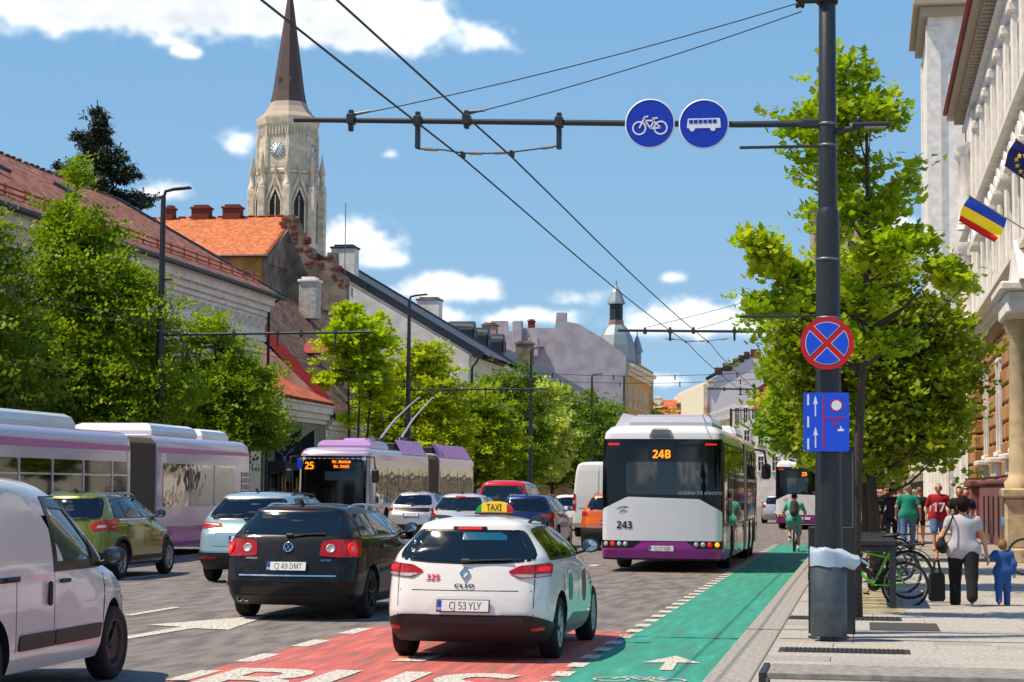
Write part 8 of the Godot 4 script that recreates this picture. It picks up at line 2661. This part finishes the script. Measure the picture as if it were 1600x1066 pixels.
func make_trees():
	var ma := Color(0.52, 0.61, 0.07)
	var mb := Color(0.79, 0.80, 0.11)
	var la := Color(0.39, 0.50, 0.09)
	var lb := Color(0.70, 0.73, 0.14)
	var rt := "maples along the right pavement"
	tree("maple_tree", "tall slender young maple rising behind the traction pole", Vector3(-0.08, 0.12, -26.5), 0.075, 3.0, [[0.05, 8.0, 0, 0.62, 0.95, 0.7], [-0.45, 7.4, 0, 0.75, 0.6, 0.7], [0.55, 7.1, 0, 0.55, 0.6, 0.6], [-0.1, 6.5, 0, 0.8, 0.6, 0.8], [0.6, 5.9, 0, 0.6, 0.35, 0.6], [-1.6, 6.0, 0.2, 0.3, 0.22, 0.3], [-1.3, 5.6, 0.2, 0.32, 0.2, 0.3], [-0.75, 5.2, 0, 0.6, 0.4, 0.6], [1.15, 5.15, 0, 0.75, 0.4, 0.5], [-1.15, 4.9, 0, 0.5, 0.4, 0.5], [0.1, 4.7, 0, 0.9, 0.5, 0.8]], "maple", 1050, 0.105, ma, mb, 4, rt, 0.27, 1, 0.18, 0.815, 0.92)
	tree("maple_tree", "broad leafy maple hanging over the pavement and bicycles", Vector3(0.17, 0.12, -34.7), 0.11, 1.9, [[0.0, 5.2, 0, 1.5, 1.3, 1.5], [1.1, 4.5, 0, 1.25, 1.1, 1.3], [-1.15, 4.6, 0, 1.15, 1.2, 1.2], [0.9, 3.2, 0, 1.3, 0.75, 1.3], [-0.9, 3.5, 0, 1.1, 0.9, 1.2], [0.0, 3.0, 0, 1.2, 0.8, 1.2], [1.8, 3.9, 0, 0.65, 0.7, 0.8], [-1.5, 5.6, 0.3, 0.6, 0.7, 0.6], [0.2, 2.6, 0.2, 0.9, 0.4, 0.9], [1.4, 2.7, 0, 0.7, 0.4, 0.7]], "maple", 3700, 0.108, Color(0.39, 0.46, 0.06), Color(0.66, 0.66, 0.10), 8, rt, 0.2, 1, 0.21, 0.83, 0.78)
	var i := 0
	for s in [41.5, 49.0, 66.0, 80.0, 98.0]:
		tree("maple_tree", ["maple beyond the broad one, its crown left of the pole", "third maple in the row, over the far trolleybus", "fourth maple in the row on the right", "fifth maple in the row, mostly hidden", "last maple of the right row, over the crowd"][i], Vector3([-0.25, -0.3, 0.0, 0.1, 0.3][i], 0.12, -s), 0.12, 2.2, [[0, 5.0, 0, 1.9, 1.8, 1.9], [-0.9, 4.0, 0, 1.5, 1.3, 1.5], [0.9, 4.1, 0, 1.5, 1.3, 1.5], [0, 6.4, 0, 1.1, 0.9, 1.1], [0.3, 3.0, 0, 1.6, 0.7, 1.6]], "maple", [3000, 2400, 1600, 1500, 1500][i], 0.14, Color(0.44, 0.54, 0.09), Color(0.75, 0.77, 0.13), 30 + i, rt, 0.05, 1, 0.26, [0.9, 0.88, 0.85, 0.95, 1.1][i], 0.72)
		i += 1
	var lt := "trees along the left pavement"
	tree("linden_tree", "dark linden cut off by the left edge, above the silver bus", Vector3(-24.1, 0.12, -49.5), 0.17, 2.0, [[0, 6.0, 0, 2.2, 3.2, 2.2], [0.6, 4.4, 0, 2.2, 1.8, 2.0], [-0.5, 8.6, 0, 1.2, 1.4, 1.2], [0.9, 7.4, 0, 1.2, 1.0, 1.2]], "linden", 7000, 0.15, Color(0.32, 0.41, 0.09), Color(0.56, 0.61, 0.13), 51, lt, 0.08, 1, 0.3, 1.0)
	tree("linden_tree", "tall pointed linden in full leaf left of the lamp post", Vector3(-22.5, 0.12, -57.0), 0.2, 2.0, [[-0.3, 9.7, 0, 0.5, 1.0, 0.5], [-0.3, 8.7, 0, 0.9, 1.0, 0.9], [-0.4, 7.6, 0, 1.3, 1.1, 1.2], [0.7, 7.0, 0, 1.1, 1.0, 1.1], [-1.2, 6.2, 0, 1.3, 1.1, 1.3], [0.5, 5.7, 0, 1.7, 1.2, 1.6], [-0.8, 4.6, 0, 1.9, 1.3, 1.8], [1.3, 4.2, 0, 1.5, 1.2, 1.5], [0.2, 3.0, 0, 2.1, 0.8, 1.9], [-1.7, 3.4, 0, 1.2, 0.9, 1.2]], "linden", 10500, 0.14, la, lb, 52, lt, 0.1, 1, 0.28, 1.04)
	tree("linden_tree", "rounder linden between the lamp post and the white house", Vector3(-22.65, 0.12, -69.5), 0.16, 2.0, [[0.1, 7.0, 0, 0.9, 1.2, 0.9], [-0.5, 5.8, 0, 1.5, 1.2, 1.4], [0.9, 5.5, 0, 1.2, 1.1, 1.2], [-0.9, 4.3, 0, 1.5, 1.2, 1.4], [0.9, 4.0, 0, 1.5, 1.1, 1.4], [0.0, 3.2, 0, 1.9, 0.9, 1.7]], "linden", 5600, 0.14, la, lb, 53, lt, 0.1, 1, 0.26, 0.96)
	tree("maple_tree", "thin young maple with open yellow-green crown before the brown roof", Vector3(-22.3, 0.12, -89.5), 0.07, 2.2, [[-0.1, 9.4, 0, 0.8, 1.0, 0.8], [0.6, 8.6, 0, 0.9, 0.8, 0.9], [-0.7, 8.0, 0, 1.0, 0.8, 0.9], [0.2, 7.2, 0, 1.2, 0.9, 1.0], [-1.2, 6.6, 0, 0.8, 0.5, 0.8], [0.7, 5.9, 0, 0.9, 0.7, 0.8], [-0.4, 5.0, 0, 0.7, 0.5, 0.7], [-1.4, 3.4, 0, 0.6, 0.5, 0.6]], "maple", 1500, 0.19, Color(0.59, 0.67, 0.10), Color(0.84, 0.85, 0.15), 54, lt, 0.16, 3, 0.24)
	tree("maple_tree", "bushy maple right behind the middle lamp post", Vector3(-22.0, 0.12, -101), 0.13, 1.8, [[0.1, 7.4, 0, 1.3, 1.4, 1.2], [0.8, 6.0, 0, 1.7, 1.3, 1.5], [-0.9, 5.4, 0, 1.5, 1.4, 1.4], [0.2, 4.0, 0, 2.1, 1.4, 1.8], [0.0, 2.9, 0, 2.2, 0.8, 1.9]], "maple", 3200, 0.19, Color(0.51, 0.58, 0.07), Color(0.82, 0.80, 0.13), 55, lt, 0.06, 1, 0.32)
	tree("maple_tree", "second bushy maple, above the trolley poles", Vector3(-21.9, 0.12, -115), 0.13, 1.8, [[0.2, 6.0, 0, 1.6, 1.2, 1.4], [-0.7, 5.0, 0, 1.8, 1.3, 1.5], [0.8, 4.2, 0, 1.9, 1.3, 1.6], [0.0, 3.0, 0, 2.3, 0.9, 2.0]], "maple", 2600, 0.2, Color(0.44, 0.54, 0.09), Color(0.77, 0.77, 0.14), 56, lt, 0.06, 1, 0.34)
	tree("whitebeam_tree", "silvery-leaved tree before the lavender gable", Vector3(-21.9, 0.12, -134), 0.14, 1.8, [[0.2, 7.4, 0, 1.5, 1.3, 1.4], [-1.0, 6.0, 0, 1.6, 1.4, 1.5], [1.0, 5.6, 0, 1.7, 1.4, 1.5], [0.0, 4.0, 0, 2.3, 1.5, 2.0], [0.2, 2.8, 0, 2.2, 0.8, 2.0]], "linden", 2800, 0.24, Color(0.63, 0.65, 0.39), Color(0.90, 0.90, 0.56), 57, lt, 0.06, 1, 0.36)
	i = 0
	for s in [126.0, 147.0, 160.0, 178.0]:
		tree("linden_tree", ["dark linden behind the bushy maples", "linden right of the silvery tree", "dense green linden before the right part of the gable", "last linden of the left row, by the bus"][i], Vector3(-22.2, 0.12, -s), 0.14, 1.8, [[0.1, 7.6, 0, 1.6, 1.6, 1.5], [-0.9, 5.8, 0, 1.8, 1.5, 1.6], [1.0, 5.6, 0, 1.8, 1.5, 1.6], [0, 4.0, 0, 2.5, 1.6, 2.2], [0, 2.8, 0, 2.4, 0.9, 2.1]], "linden", 2600, 0.23, Color(0.32, 0.42, 0.09), Color(0.56, 0.65, 0.14), 60 + i, lt, 0.05, 1, 0.36)
		i += 1
	tree("linden_tree", "small distant bright green tree above the bus's left roof corner", Vector3(-27.5, 0.12, -262), 0.2, 3.0, [[0, 9.0, 0, 3.0, 3.2, 3.0], [3.5, 8.0, 0, 2.6, 2.6, 2.6]], "linden", 1500, 0.4, Color(0.56, 0.59, 0.11), Color(0.78, 0.78, 0.15), 71, lt, 0.05, 1, 0.6)
	# the spruce behind the roofs: whorls of drooping boughs
	var sp := thing("spruce_tree", "dark spruce with drooping boughs behind the tiled roof", "tree", Vector3(-46.3, 0, -118))
	var g := G.new()
	g.tube([Vector3(0, 0, 0), Vector3(0, 14, 0), Vector3(0.1, 25.3, 0)], [0.4, 0.22, 0.03], 8)
	part(sp, "trunk", g, mats.bark)
	var mm := MultiMesh.new()
	mm.transform_format = MultiMesh.TRANSFORM_3D
	mm.use_colors = true
	var r := RandomNumberGenerator.new()
	r.seed = 12
	g = G.new()
	for k in 16:
		var d := Vector3(r.randf_range(-1, 1), r.randf_range(-0.9, 0.25), r.randf_range(-1, 1)).normalized() * r.randf_range(0.25, 0.45)
		g.tout(Vector3(0, 0, 0), d + d.cross(Vector3.UP).normalized() * 0.05, d - d.cross(Vector3.UP).normalized() * 0.05, Vector3.UP)
	mm.mesh = g.mesh()
	var list := []
	var boughs := G.new()
	for k in 92:
		var y := 10.0 + 15.0 * pow(k / 92.0, 0.85)
		var L := minf((25.6 - y) * 0.62, 4.0) * r.randf_range(0.6, 1.15) + 0.2
		var an := r.randf() * TAU
		var d := Vector3(cos(an), 0, sin(an))
		var pts := []
		for q in 6:
			var t := q / 5.0
			pts.append(Vector3(0, y, 0) + d * L * t + Vector3(0, -0.5 * t * L * 0.55 + 0.5 * L * t * t * 0.42, 0))
		boughs.tube(pts, [0.05, 0.04, 0.03, 0.025, 0.02, 0.01], 4)
		for q in int(L * 15):
			var t := pow(r.randf(), 0.7)
			var p: Vector3 = pts[int(t * 4.99)].lerp(pts[int(t * 4.99) + 1], t * 4.99 - int(t * 4.99))
			list.append(Transform3D(Basis(Vector3.UP, r.randf() * TAU).scaled(Vector3.ONE * r.randf_range(0.7, 1.3)), p + Vector3(r.randfn() * 0.12, -absf(r.randfn()) * 0.2, r.randfn() * 0.12)))
	part(sp, "boughs", boughs, mats.bark)
	mm.instance_count = list.size()
	for q in list.size():
		mm.set_instance_transform(q, list[q])
		mm.set_instance_color(q, Color(0.2, 0.27, 0.17).srgb_to_linear() * r.randf_range(0.7, 1.3))
	var cr := MultiMeshInstance3D.new()
	cr.name = "needles"
	cr.multimesh = mm
	cr.material_override = leaf_material("needles", Color(0.05, 0.07, 0.03))
	cr.set_meta("kind", "stuff")
	sp.add_child(cr, true)

# ---------------------------------------------------------------- people
# pose: a dictionary of joints in metres, facing -z, for a person 1.75 m tall
func joints(p: Dictionary) -> Dictionary:
	var st: float = p.get("stride", 0.18)
	var w: float = p.get("width", 1.0)
	var j := {"pelvis": Vector3(0, 0.95, 0), "chest": Vector3(0, 1.3, -0.01), "neck": Vector3(0, 1.47, 0.0), "head": Vector3(0, 1.63, -0.02)}
	for s in [-1, 1]:
		var k := "r" if s > 0 else "l"
		var f: float = st * s * p.get("lead", 1)
		j["hip" + k] = Vector3(0.095 * s * w, 0.92, 0)
		j["knee" + k] = Vector3(0.1 * s * w, 0.5, -f * 0.75 - 0.04)
		j["ankle" + k] = Vector3(0.1 * s * w, 0.09 + (0.1 if f < 0 else 0.0) * p.get("lift", 1.0), -f + (0.05 if f < 0 else -0.02))
		j["sh" + k] = Vector3(0.17 * s * w, 1.395, 0)
		j["el" + k] = Vector3(0.26 * s * w, 1.14, f * 0.35 + 0.02)
		j["ha" + k] = Vector3(0.27 * s * w, 0.9, f * 0.7 - 0.08)
	for k in p.get("set", {}): j[k] = p.set[k]
	return j

func hand_bones(w: Vector3, d: Vector3, side: Vector3, k: float) -> Array:    # palm, four bent fingers and a thumb
	var o := []
	var n := d.cross(side).normalized()
	o.append([w, w + d * 0.075 * k, 0.026 * k, 0.032 * k])
	for i in 4:
		var b := w + d * 0.08 * k + side * (i - 1.5) * 0.019 * k
		var l: float = [0.068, 0.08, 0.075, 0.058][i] * k
		var m := b + d * l * 0.55 + n * 0.008 * k
		o.append([b, m, 0.0095 * k, 0.0088 * k])
		o.append([m, m + (d * 0.7 + n * 0.7).normalized() * l * 0.5, 0.0088 * k, 0.0075 * k])
	var t := w + d * 0.03 * k - side * 0.028 * k
	o.append([t, t - side * 0.03 * k + d * 0.035 * k, 0.012 * k, 0.01 * k])
	o.append([t - side * 0.03 * k + d * 0.035 * k, t - side * 0.028 * k + d * 0.065 * k + n * 0.01, 0.01 * k, 0.008 * k])
	return o

func person(label: String, at: Vector3, turn: float, h: float, p: Dictionary, group := "people on the pavement") -> Node3D:
	var o := thing("person", label, "person", at, turn, group)
	var k := h / 1.75
	var j := joints(p)
	var w: float = p.get("width", 1.0)
	var fat: float = p.get("belly", 0.0)
	for q in j: j[q] = j[q] * k
	var cell: float = p.get("cell", 0.022) * (k if k < 0.8 else 1.0)
	var torso := func(e: float) -> Array:
		return [[j.pelvis + Vector3(-0.06 * w * k, 0, 0), j.pelvis + Vector3(0.06 * w * k, 0, 0), (0.115 + fat * 0.3) * k + e, (0.115 + fat * 0.3) * k + e, 0.9], [j.pelvis + Vector3(0, 0.08 * k, -fat * 0.4 * k), j.chest, (0.118 * w + fat) * k + e, 0.13 * w * k + e, 0.85], [j.chest + Vector3(-0.07 * w * k, 0.03 * k, 0), j.chest + Vector3(0.07 * w * k, 0.03 * k, 0), 0.115 * k + e, 0.115 * k + e, 0.9], [j.shl, j.shr, 0.055 * k + e, 0.055 * k + e, 0.95], [j.neck + Vector3(0, -0.045 * k, 0), j.shl.lerp(j.chest, 0.1), 0.045 * k + e, 0.045 * k + e], [j.neck + Vector3(0, -0.045 * k, 0), j.shr.lerp(j.chest, 0.1), 0.045 * k + e, 0.045 * k + e]]
	var b: Array = torso.call(0.0)
	b.append([j.neck + Vector3(0, -0.06 * k, 0), j.head, 0.056 * k, 0.05 * k])
	var hd: Vector3 = j.head
	b.append([hd + Vector3(0, 0.035, 0.012) * k, hd + Vector3(0, 0.03, -0.015) * k, 0.088 * k, 0.086 * k])
	b.append([hd + Vector3(0, -0.035, -0.03) * k, hd + Vector3(0, -0.075, -0.062) * k, 0.058 * k, 0.034 * k])
	b.append([hd + Vector3(0, 0.01, -0.1) * k, hd + Vector3(0, -0.022, -0.118) * k, 0.011 * k, 0.016 * k])
	for s in [-1, 1]: b.append([hd + Vector3(s * 0.086, 0.02, 0.012) * k, hd + Vector3(s * 0.092, -0.02, 0.004) * k, 0.017 * k, 0.013 * k])
	var arms := []
	var legs := []
	for s in ["l", "r"]:
		arms.append_array([[j["sh" + s], j["el" + s], 0.052 * k, 0.042 * k], [j["el" + s], j["ha" + s], 0.041 * k, 0.027 * k]])
		legs.append_array([[j["hip" + s], j["knee" + s], 0.088 * w * k, 0.06 * k], [j["knee" + s], j["ankle" + s], 0.058 * k, 0.037 * k]])
	b.append_array(arms); b.append_array(legs)
	for s in ["l", "r"]: b.append([j["ankle" + s], j["ankle" + s] + Vector3(0, -0.045, -0.1) * k, 0.036 * k, 0.03 * k])
	var g := G.new()
	nets(g, b, cell, 55.0)
	if p.get("hands", true):
		for s in ["l", "r"]:
			var d: Vector3 = (j["ha" + s] - j["el" + s]).normalized()
			nets(g, hand_bones(j["ha" + s], d, Vector3(0, 0, 1.0 if s == "r" else -1.0).slide(d).normalized(), k), 0.008 if cell < 0.03 else 0.011, 160.0)
	part(o, "body", g, p.get("skin", mats.skin))
	# clothes
	g = G.new()
	var e := 0.014 * k
	var c: Array = torso.call(e)
	var hm: Vector3 = Vector3(0, -0.04, 0) * p.get("hem", 1.0) * k
	var hr: float = (0.1 * w + 0.024 + fat * 0.2 + p.get("loose", 0.018) * 0.4) * k
	c.append([j.pelvis + Vector3(-0.095 * w * k, 0.01 * k, -fat * 0.2 * k) + hm, j.pelvis + Vector3(0.095 * w * k, 0.01 * k, -fat * 0.2 * k) + hm, hr, hr, 0.92])
	var sl: float = p.get("sleeve", 0.55)
	for s in ["l", "r"]:
		var a: Vector3 = j["sh" + s]
		var el: Vector3 = j["el" + s]
		if sl <= 1.0: c.append([a, a.lerp(el, sl), 0.055 * k + e, 0.054 * k + e])
		else: c.append_array([[a, el, 0.054 * k + e, 0.046 * k + e], [el, el.lerp(j["ha" + s], sl - 1.0), 0.046 * k + e, 0.034 * k + e]])
	nets(g, c, cell, 55.0)
	var sm: Material = p.shirt
	part(o, p.get("top", "shirt"), g, sm)
	g = G.new()
	c = [[j.pelvis + Vector3(-0.05, -0.03, 0) * k, j.pelvis + Vector3(0.05, -0.03, 0) * k, (0.122 + fat * 0.3) * k, (0.122 + fat * 0.3) * k, 0.92]]
	var tl: float = p.get("trouser", 2.0)
	var loose: float = p.get("loose", 0.018) * k
	for s in ["l", "r"]:
		var a: Vector3 = j["hip" + s]
		var kn: Vector3 = j["knee" + s]
		c.append([a, a.lerp(kn, minf(tl, 1.0)), 0.09 * w * k + loose, 0.064 * k + loose])
		if tl > 1.0: c.append([kn, kn.lerp(j["ankle" + s] + Vector3(0, -0.03, 0) * k, tl - 1.0), 0.062 * k + loose, 0.045 * k + loose * 1.4])
	nets(g, c, cell, 55.0)
	part(o, "trousers" if tl > 1.2 else "shorts", g, p.legs)
	for s in ["l", "r"]:
		g = G.new()
		var an: Vector3 = j["ankle" + s]
		var tip := Vector3(0, -0.055, -0.15) * k if an.y < 0.12 * k else Vector3(0, -0.12, -0.1) * k
		nets(g, [[an + Vector3(0, -0.045, 0.03) * k, an + tip, 0.044 * k, 0.036 * k], [an, an + Vector3(0, -0.05, 0.03) * k, 0.04 * k, 0.045 * k]], cell * 0.8, 70.0)
		part(o, "shoe", g, p.get("shoes", mats.black_plastic))
	if p.has("hair"):
		g = G.new()
		var hb := [[hd + Vector3(0, 0.07, 0.02) * k, hd + Vector3(0, 0.045, 0.035) * k, 0.082 * k, 0.088 * k]]
		if p.get("bushy", false): hb = [[hd + Vector3(0, 0.09, 0.02) * k, hd + Vector3(0, 0.05, 0.05) * k, 0.095 * k, 0.105 * k], [hd + Vector3(0, 0.0, 0.05) * k, hd + Vector3(0, 0.05, 0.0) * k, 0.095 * k, 0.1 * k]]
		if p.get("long", false): hb.append([hd + Vector3(0, 0.05, 0.045) * k, hd + Vector3(0, -0.2, 0.07) * k, 0.085 * k, 0.06 * k])
		nets(g, hb, cell * 0.8, 60.0)
		part(o, "hair", g, p.hair)
	if p.get("face", true):
		g = G.new()
		for s in [-1, 1]: g.ball(hd + Vector3(s * 0.032, 0.018, -0.09) * k, Vector3(0.014, 0.009, 0.01) * k, 8)
		part(o, "eyes", g, mats.ink)
		g = G.new()
		g.ball(hd + Vector3(0, -0.06, -0.09) * k, Vector3(0.024, 0.007, 0.01) * k, 8)
		part(o, "mouth", g, M("lips", Color(0.6, 0.3, 0.28), 0.6))
	return o

func cloth(key: String, col: Color) -> StandardMaterial3D:
	var m := M(key, col, 0.9, 0.0, texs.fine, 3.0)
	m.rim_enabled = true; m.rim = 0.2
	return m

func make_people():
	var dark := M("hair_dark", Color(0.1, 0.075, 0.065), 0.7)
	dark.metallic_specular = 0.2
	var grey := M("hair_grey", Color(0.6, 0.58, 0.56), 0.7)
	var fair := M("hair_fair", Color(0.5, 0.34, 0.2), 0.7)
	var jeans := cloth("jeans", Color(0.35, 0.5, 0.7))
	var black := cloth("black_cloth", Color(0.075, 0.075, 0.085))
	var navy := cloth("navy_cloth", Color(0.12, 0.12, 0.25))
	# the woman and the child hand in hand
	var hand := Vector3(0.385, 0.82, -0.03)
	var w := person("woman seen from behind in pale shirt and black trousers, holding a child's hand", Vector3(1.38, 0.12, -29.7), 0.0, 1.5, {"width": 1.26, "belly": 0.05, "stride": 0.2, "lead": -1, "shirt": cloth("pale_shirt", Color(0.78, 0.76, 0.78)), "legs": black, "loose": 0.034, "hair": dark, "bushy": true, "sleeve": 0.32, "cell": 0.017, "shoes": M("tan_shoe", Color(0.45, 0.34, 0.28), 0.7), "set": {"har": hand, "elr": Vector3(0.33, 1.1, -0.02), "ell": Vector3(-0.36, 1.12, 0.03), "hal": Vector3(-0.42, 0.86, -0.03)}})
	var g := G.new()
	g.tube([Vector3(-0.15, 1.25, 0.14), Vector3(-0.22, 1.08, 0.2), Vector3(-0.3, 0.92, 0.16)], 0.012, 6)
	g.tube([Vector3(-0.15, 1.25, 0.14), Vector3(-0.15, 1.29, 0.0), Vector3(-0.22, 1.05, -0.2), Vector3(-0.3, 0.92, -0.05)], 0.012, 6)
	nets(g, [[Vector3(-0.32, 0.84, 0.14), Vector3(-0.28, 0.8, -0.04), 0.075, 0.075], [Vector3(-0.3, 0.93, 0.1), Vector3(-0.3, 0.92, 0.0), 0.04, 0.04]], 0.02, 40.0)
	single("shoulder_bag", "black shoulder bag hanging at the woman's left side", "bag", g, black, Vector3(1.38, 0.12, -29.7))
	g = G.new()
	var bag := []
	for l in [[0.0, 0.08], [0.03, 0.11], [0.36, 0.105], [0.4, 0.085]]: bag.append([Vector3(-l[1], l[0], 0.05), Vector3(l[1], l[0], 0.05), Vector3(l[1], l[0], -0.05), Vector3(-l[1], l[0], -0.05), Vector3(-l[1], l[0], 0.05)])
	g.grid(bag, -1)
	for z in [0.04, -0.04]: g.tube([Vector3(-0.06, 0.38, z), Vector3(-0.02, 0.58, z * 0.5), Vector3(0.02, 0.58, z * 0.5), Vector3(0.06, 0.38, z)], 0.01, 6)
	single("shopping_bag", "black shopping bag carried low in the woman's left hand", "bag", g, cloth("bag_cloth", Color(0.09, 0.085, 0.09)), Vector3(1.01, 0.18, -29.72), 0.25)
	person("toddler in a blue tracksuit holding the woman's hand", Vector3(1.93, 0.12, -29.85), 0.0, 0.92, {"width": 1.15, "belly": 0.03, "stride": 0.12, "shirt": cloth("toddler_blue", Color(0.17, 0.36, 0.62)), "top": "jacket", "legs": mats.toddler_blue, "loose": 0.03, "sleeve": 1.95, "hair": fair, "bushy": true, "cell": 0.022, "shoes": M("grey_shoe", Color(0.4, 0.36, 0.38), 0.7), "set": {"head": Vector3(0, 1.6, -0.02), "ell": Vector3(-0.36, 1.25, 0.05), "hal": Vector3(-0.47, 1.33, 0.24)}})
	# the men a little farther on
	person("stout man in a teal T-shirt and jeans, walking away", Vector3(1.22, 0.12, -58.6), 0.0, 1.8, {"width": 1.2, "belly": 0.06, "stride": 0.1, "shirt": cloth("teal_shirt", Color(0.1, 0.6, 0.5)), "legs": jeans, "hair": grey, "sleeve": 0.6, "skin": mats.skin, "shoes": grey, "lift": 0.3})
	var rm := person("man in a red number 17 shirt and denim shorts, walking towards us", Vector3(2.0, 0.12, -57.2), PI, 1.82, {"width": 1.15, "belly": 0.05, "stride": 0.12, "shirt": cloth("red_shirt", Color(0.68, 0.04, 0.12)), "legs": jeans, "trouser": 0.95, "hair": grey, "sleeve": 0.8, "hem": 1.8, "shoes": M("yellow_shoe", Color(0.75, 0.5, 0.15), 0.6), "lift": 0.2, "loose": 0.035})
	txt(rm, "shirt_number", "17", 0.24, Vector3(0, 1.18, -0.212), mats.sign_white, Basis(Vector3.UP, PI), true, 1.0, 0.02)
	g = G.new()
	g.box(Vector3(0, 1.715, -0.112), Vector3(0.15, 0.042, 0.035), 0.012)
	part(rm, "sunglasses", g, mats.ink)
	person("person in black with bare legs, half hidden beside the teal man", Vector3(1.62, 0.12, -62.0), 0.0, 1.72, {"stride": 0.16, "shirt": black, "legs": black, "trouser": 0.6, "hair": fair, "cell": 0.028, "hem": 2.0})
	person("person in a navy jacket and black trousers, left of the teal man", Vector3(0.85, 0.12, -66.0), 0.0, 1.7, {"width": 1.1, "stride": 0.1, "shirt": navy, "top": "jacket", "legs": black, "sleeve": 1.9, "hair": dark, "cell": 0.028})
	person("woman in black facing us behind the pale-shirted woman's head", Vector3(2.35, 0.12, -52.5), PI, 1.72, {"stride": 0.08, "shirt": black, "legs": black, "hair": dark, "long": true, "cell": 0.028})
	person("dark-haired person right behind the woman in black", Vector3(2.62, 0.12, -55.0), PI, 1.68, {"stride": 0.1, "shirt": navy, "legs": black, "hair": dark, "cell": 0.03})
	# the cyclist
	var cb := bicycle("white city bicycle ridden by the cyclist on the green lane", Vector3(-1.95, 0.0, -58.9), PI / 2, 0.0, Color(0.75, 0.75, 0.72), 0.34)
	cb.set_meta("group", "bicycles in the traffic")
	var cy := person("cyclist in a mint T-shirt and grey shorts, riding away on the green lane", Vector3(-1.95, 0.0, -58.75), 0.0, 1.62, {"width": 1.12, "shirt": cloth("mint_shirt", Color(0.34, 0.74, 0.64)), "legs": cloth("grey_shorts", Color(0.55, 0.6, 0.68)), "trouser": 0.95, "loose": 0.03, "hair": dark, "sleeve": 0.6, "shoes": mats.sign_white, "set": {"pelvis": Vector3(0, 0.98, 0.12), "chest": Vector3(0, 1.33, 0.0), "neck": Vector3(0, 1.5, -0.06), "head": Vector3(0, 1.66, -0.1), "shl": Vector3(-0.2, 1.44, -0.05), "shr": Vector3(0.2, 1.44, -0.05), "ell": Vector3(-0.33, 1.2, -0.2), "elr": Vector3(0.33, 1.2, -0.2), "hal": Vector3(-0.28, 1.0, -0.42), "har": Vector3(0.28, 1.0, -0.42), "hipl": Vector3(-0.1, 0.95, 0.12), "hipr": Vector3(0.1, 0.95, 0.12), "kneel": Vector3(-0.15, 0.72, -0.24), "kneer": Vector3(0.14, 0.56, -0.12), "anklel": Vector3(-0.13, 0.4, -0.02), "ankler": Vector3(0.13, 0.17, 0.02)}})
	g = G.new()
	nets(g, [[Vector3(0, 1.12, 0.2), Vector3(0, 1.36, 0.14), 0.12, 0.11]], 0.025, 50.0)
	var bp := single("backpack", "small grey backpack on the cyclist's back", "backpack", g, cloth("grey_pack", Color(0.25, 0.25, 0.27)), Vector3(-1.95, 0.0, -58.75))
	# the crowd far down the pavement
	rng.seed = 404
	var cols := [Color(0.1, 0.1, 0.12), Color(0.75, 0.72, 0.68), Color(0.2, 0.25, 0.45), Color(0.6, 0.2, 0.2), Color(0.8, 0.55, 0.4), Color(0.35, 0.3, 0.4), Color(0.55, 0.62, 0.7), Color(0.85, 0.83, 0.8)]
	var names := ["black", "cream", "dark blue", "brick red", "peach", "plum", "grey-blue", "white"]
	for i in 22:
		var s := 70.0 + i * 3.1 + rng.randf_range(-1, 1)
		var x: float = [0.55, 1.1, 1.75, 0.85, 1.4, 2.2][i % 6] + rng.randf_range(-0.2, 0.2)
		var ci := (i * 3 + i / 8) % 8
		var away := i % 3 != 0
		person("%s far walker, %s top, %s hair, %s" % [["first", "second", "third"][mini(i / 8, 2)], names[ci], ["dark", "fair", "grey"][i % 3], "walking away" if away else "facing us"], Vector3(x, 0.12, -s), 0.0 if away else PI, rng.randf_range(1.6, 1.82), {"width": rng.randf_range(0.95, 1.15), "stride": rng.randf_range(0.06, 0.2), "shirt": cloth("crowd_%d" % ci, cols[ci]), "legs": [black, jeans, navy][i % 3], "trouser": 2.0 if i % 4 else 0.8, "hair": [dark, fair, grey][i % 3], "cell": 0.045, "hands": false, "face": false, "long": i % 5 == 2}, "crowd far down the pavement")

func _ready():
	var cam := Camera3D.new()
	cam.name = "camera"
	add_child(cam)
	cam.fov = 18.913
	cam.near = 0.2
	cam.far = 3000.0
	cam.transform = Transform3D(Basis(Vector3.UP, 0.170344) * Basis(Vector3.RIGHT, 0.071936) * Basis(Vector3.BACK, 0.008), Vector3(0, 1.72, 0))
	var we := WorldEnvironment.new()
	we.name = "world_environment"
	var env := Environment.new()
	env.background_mode = Environment.BG_SKY
	var sky := Sky.new()
	var sm := PanoramaSkyMaterial.new()
	sm.panorama = make_sky()
	sky.sky_material = sm
	env.sky = sky
	env.background_energy_multiplier = 1.12
	env.tonemap_mode = Environment.TONE_MAPPER_LINEAR
	env.tonemap_exposure = 1.22
	env.sdfgi_enabled = true; env.ssao_enabled = true; env.ssil_enabled = true
	we.environment = env
	add_child(we)
	var sun := DirectionalLight3D.new()
	sun.name = "sun"
	add_child(sun)
	var a := deg_to_rad(23.0)
	var e := deg_to_rad(61.0)
	var to_sun := Vector3(-cos(e) * cos(a), sin(e), cos(e) * sin(a))
	sun.transform = Transform3D(Basis.looking_at(-to_sun, Vector3.UP), Vector3(0, 30, 0))
	sun.light_energy = 1.5
	sun.light_color = Color(1.0, 0.93, 0.83)
	sun.light_angular_distance = 0.5
	sun.shadow_enabled = true
	make_materials()
	make_ground()

	make_cars()
	make_buses()

	make_street_furniture()
	make_bicycles()

	make_left_buildings()
	make_church()
	make_right_buildings()

	make_trees()

	make_people()
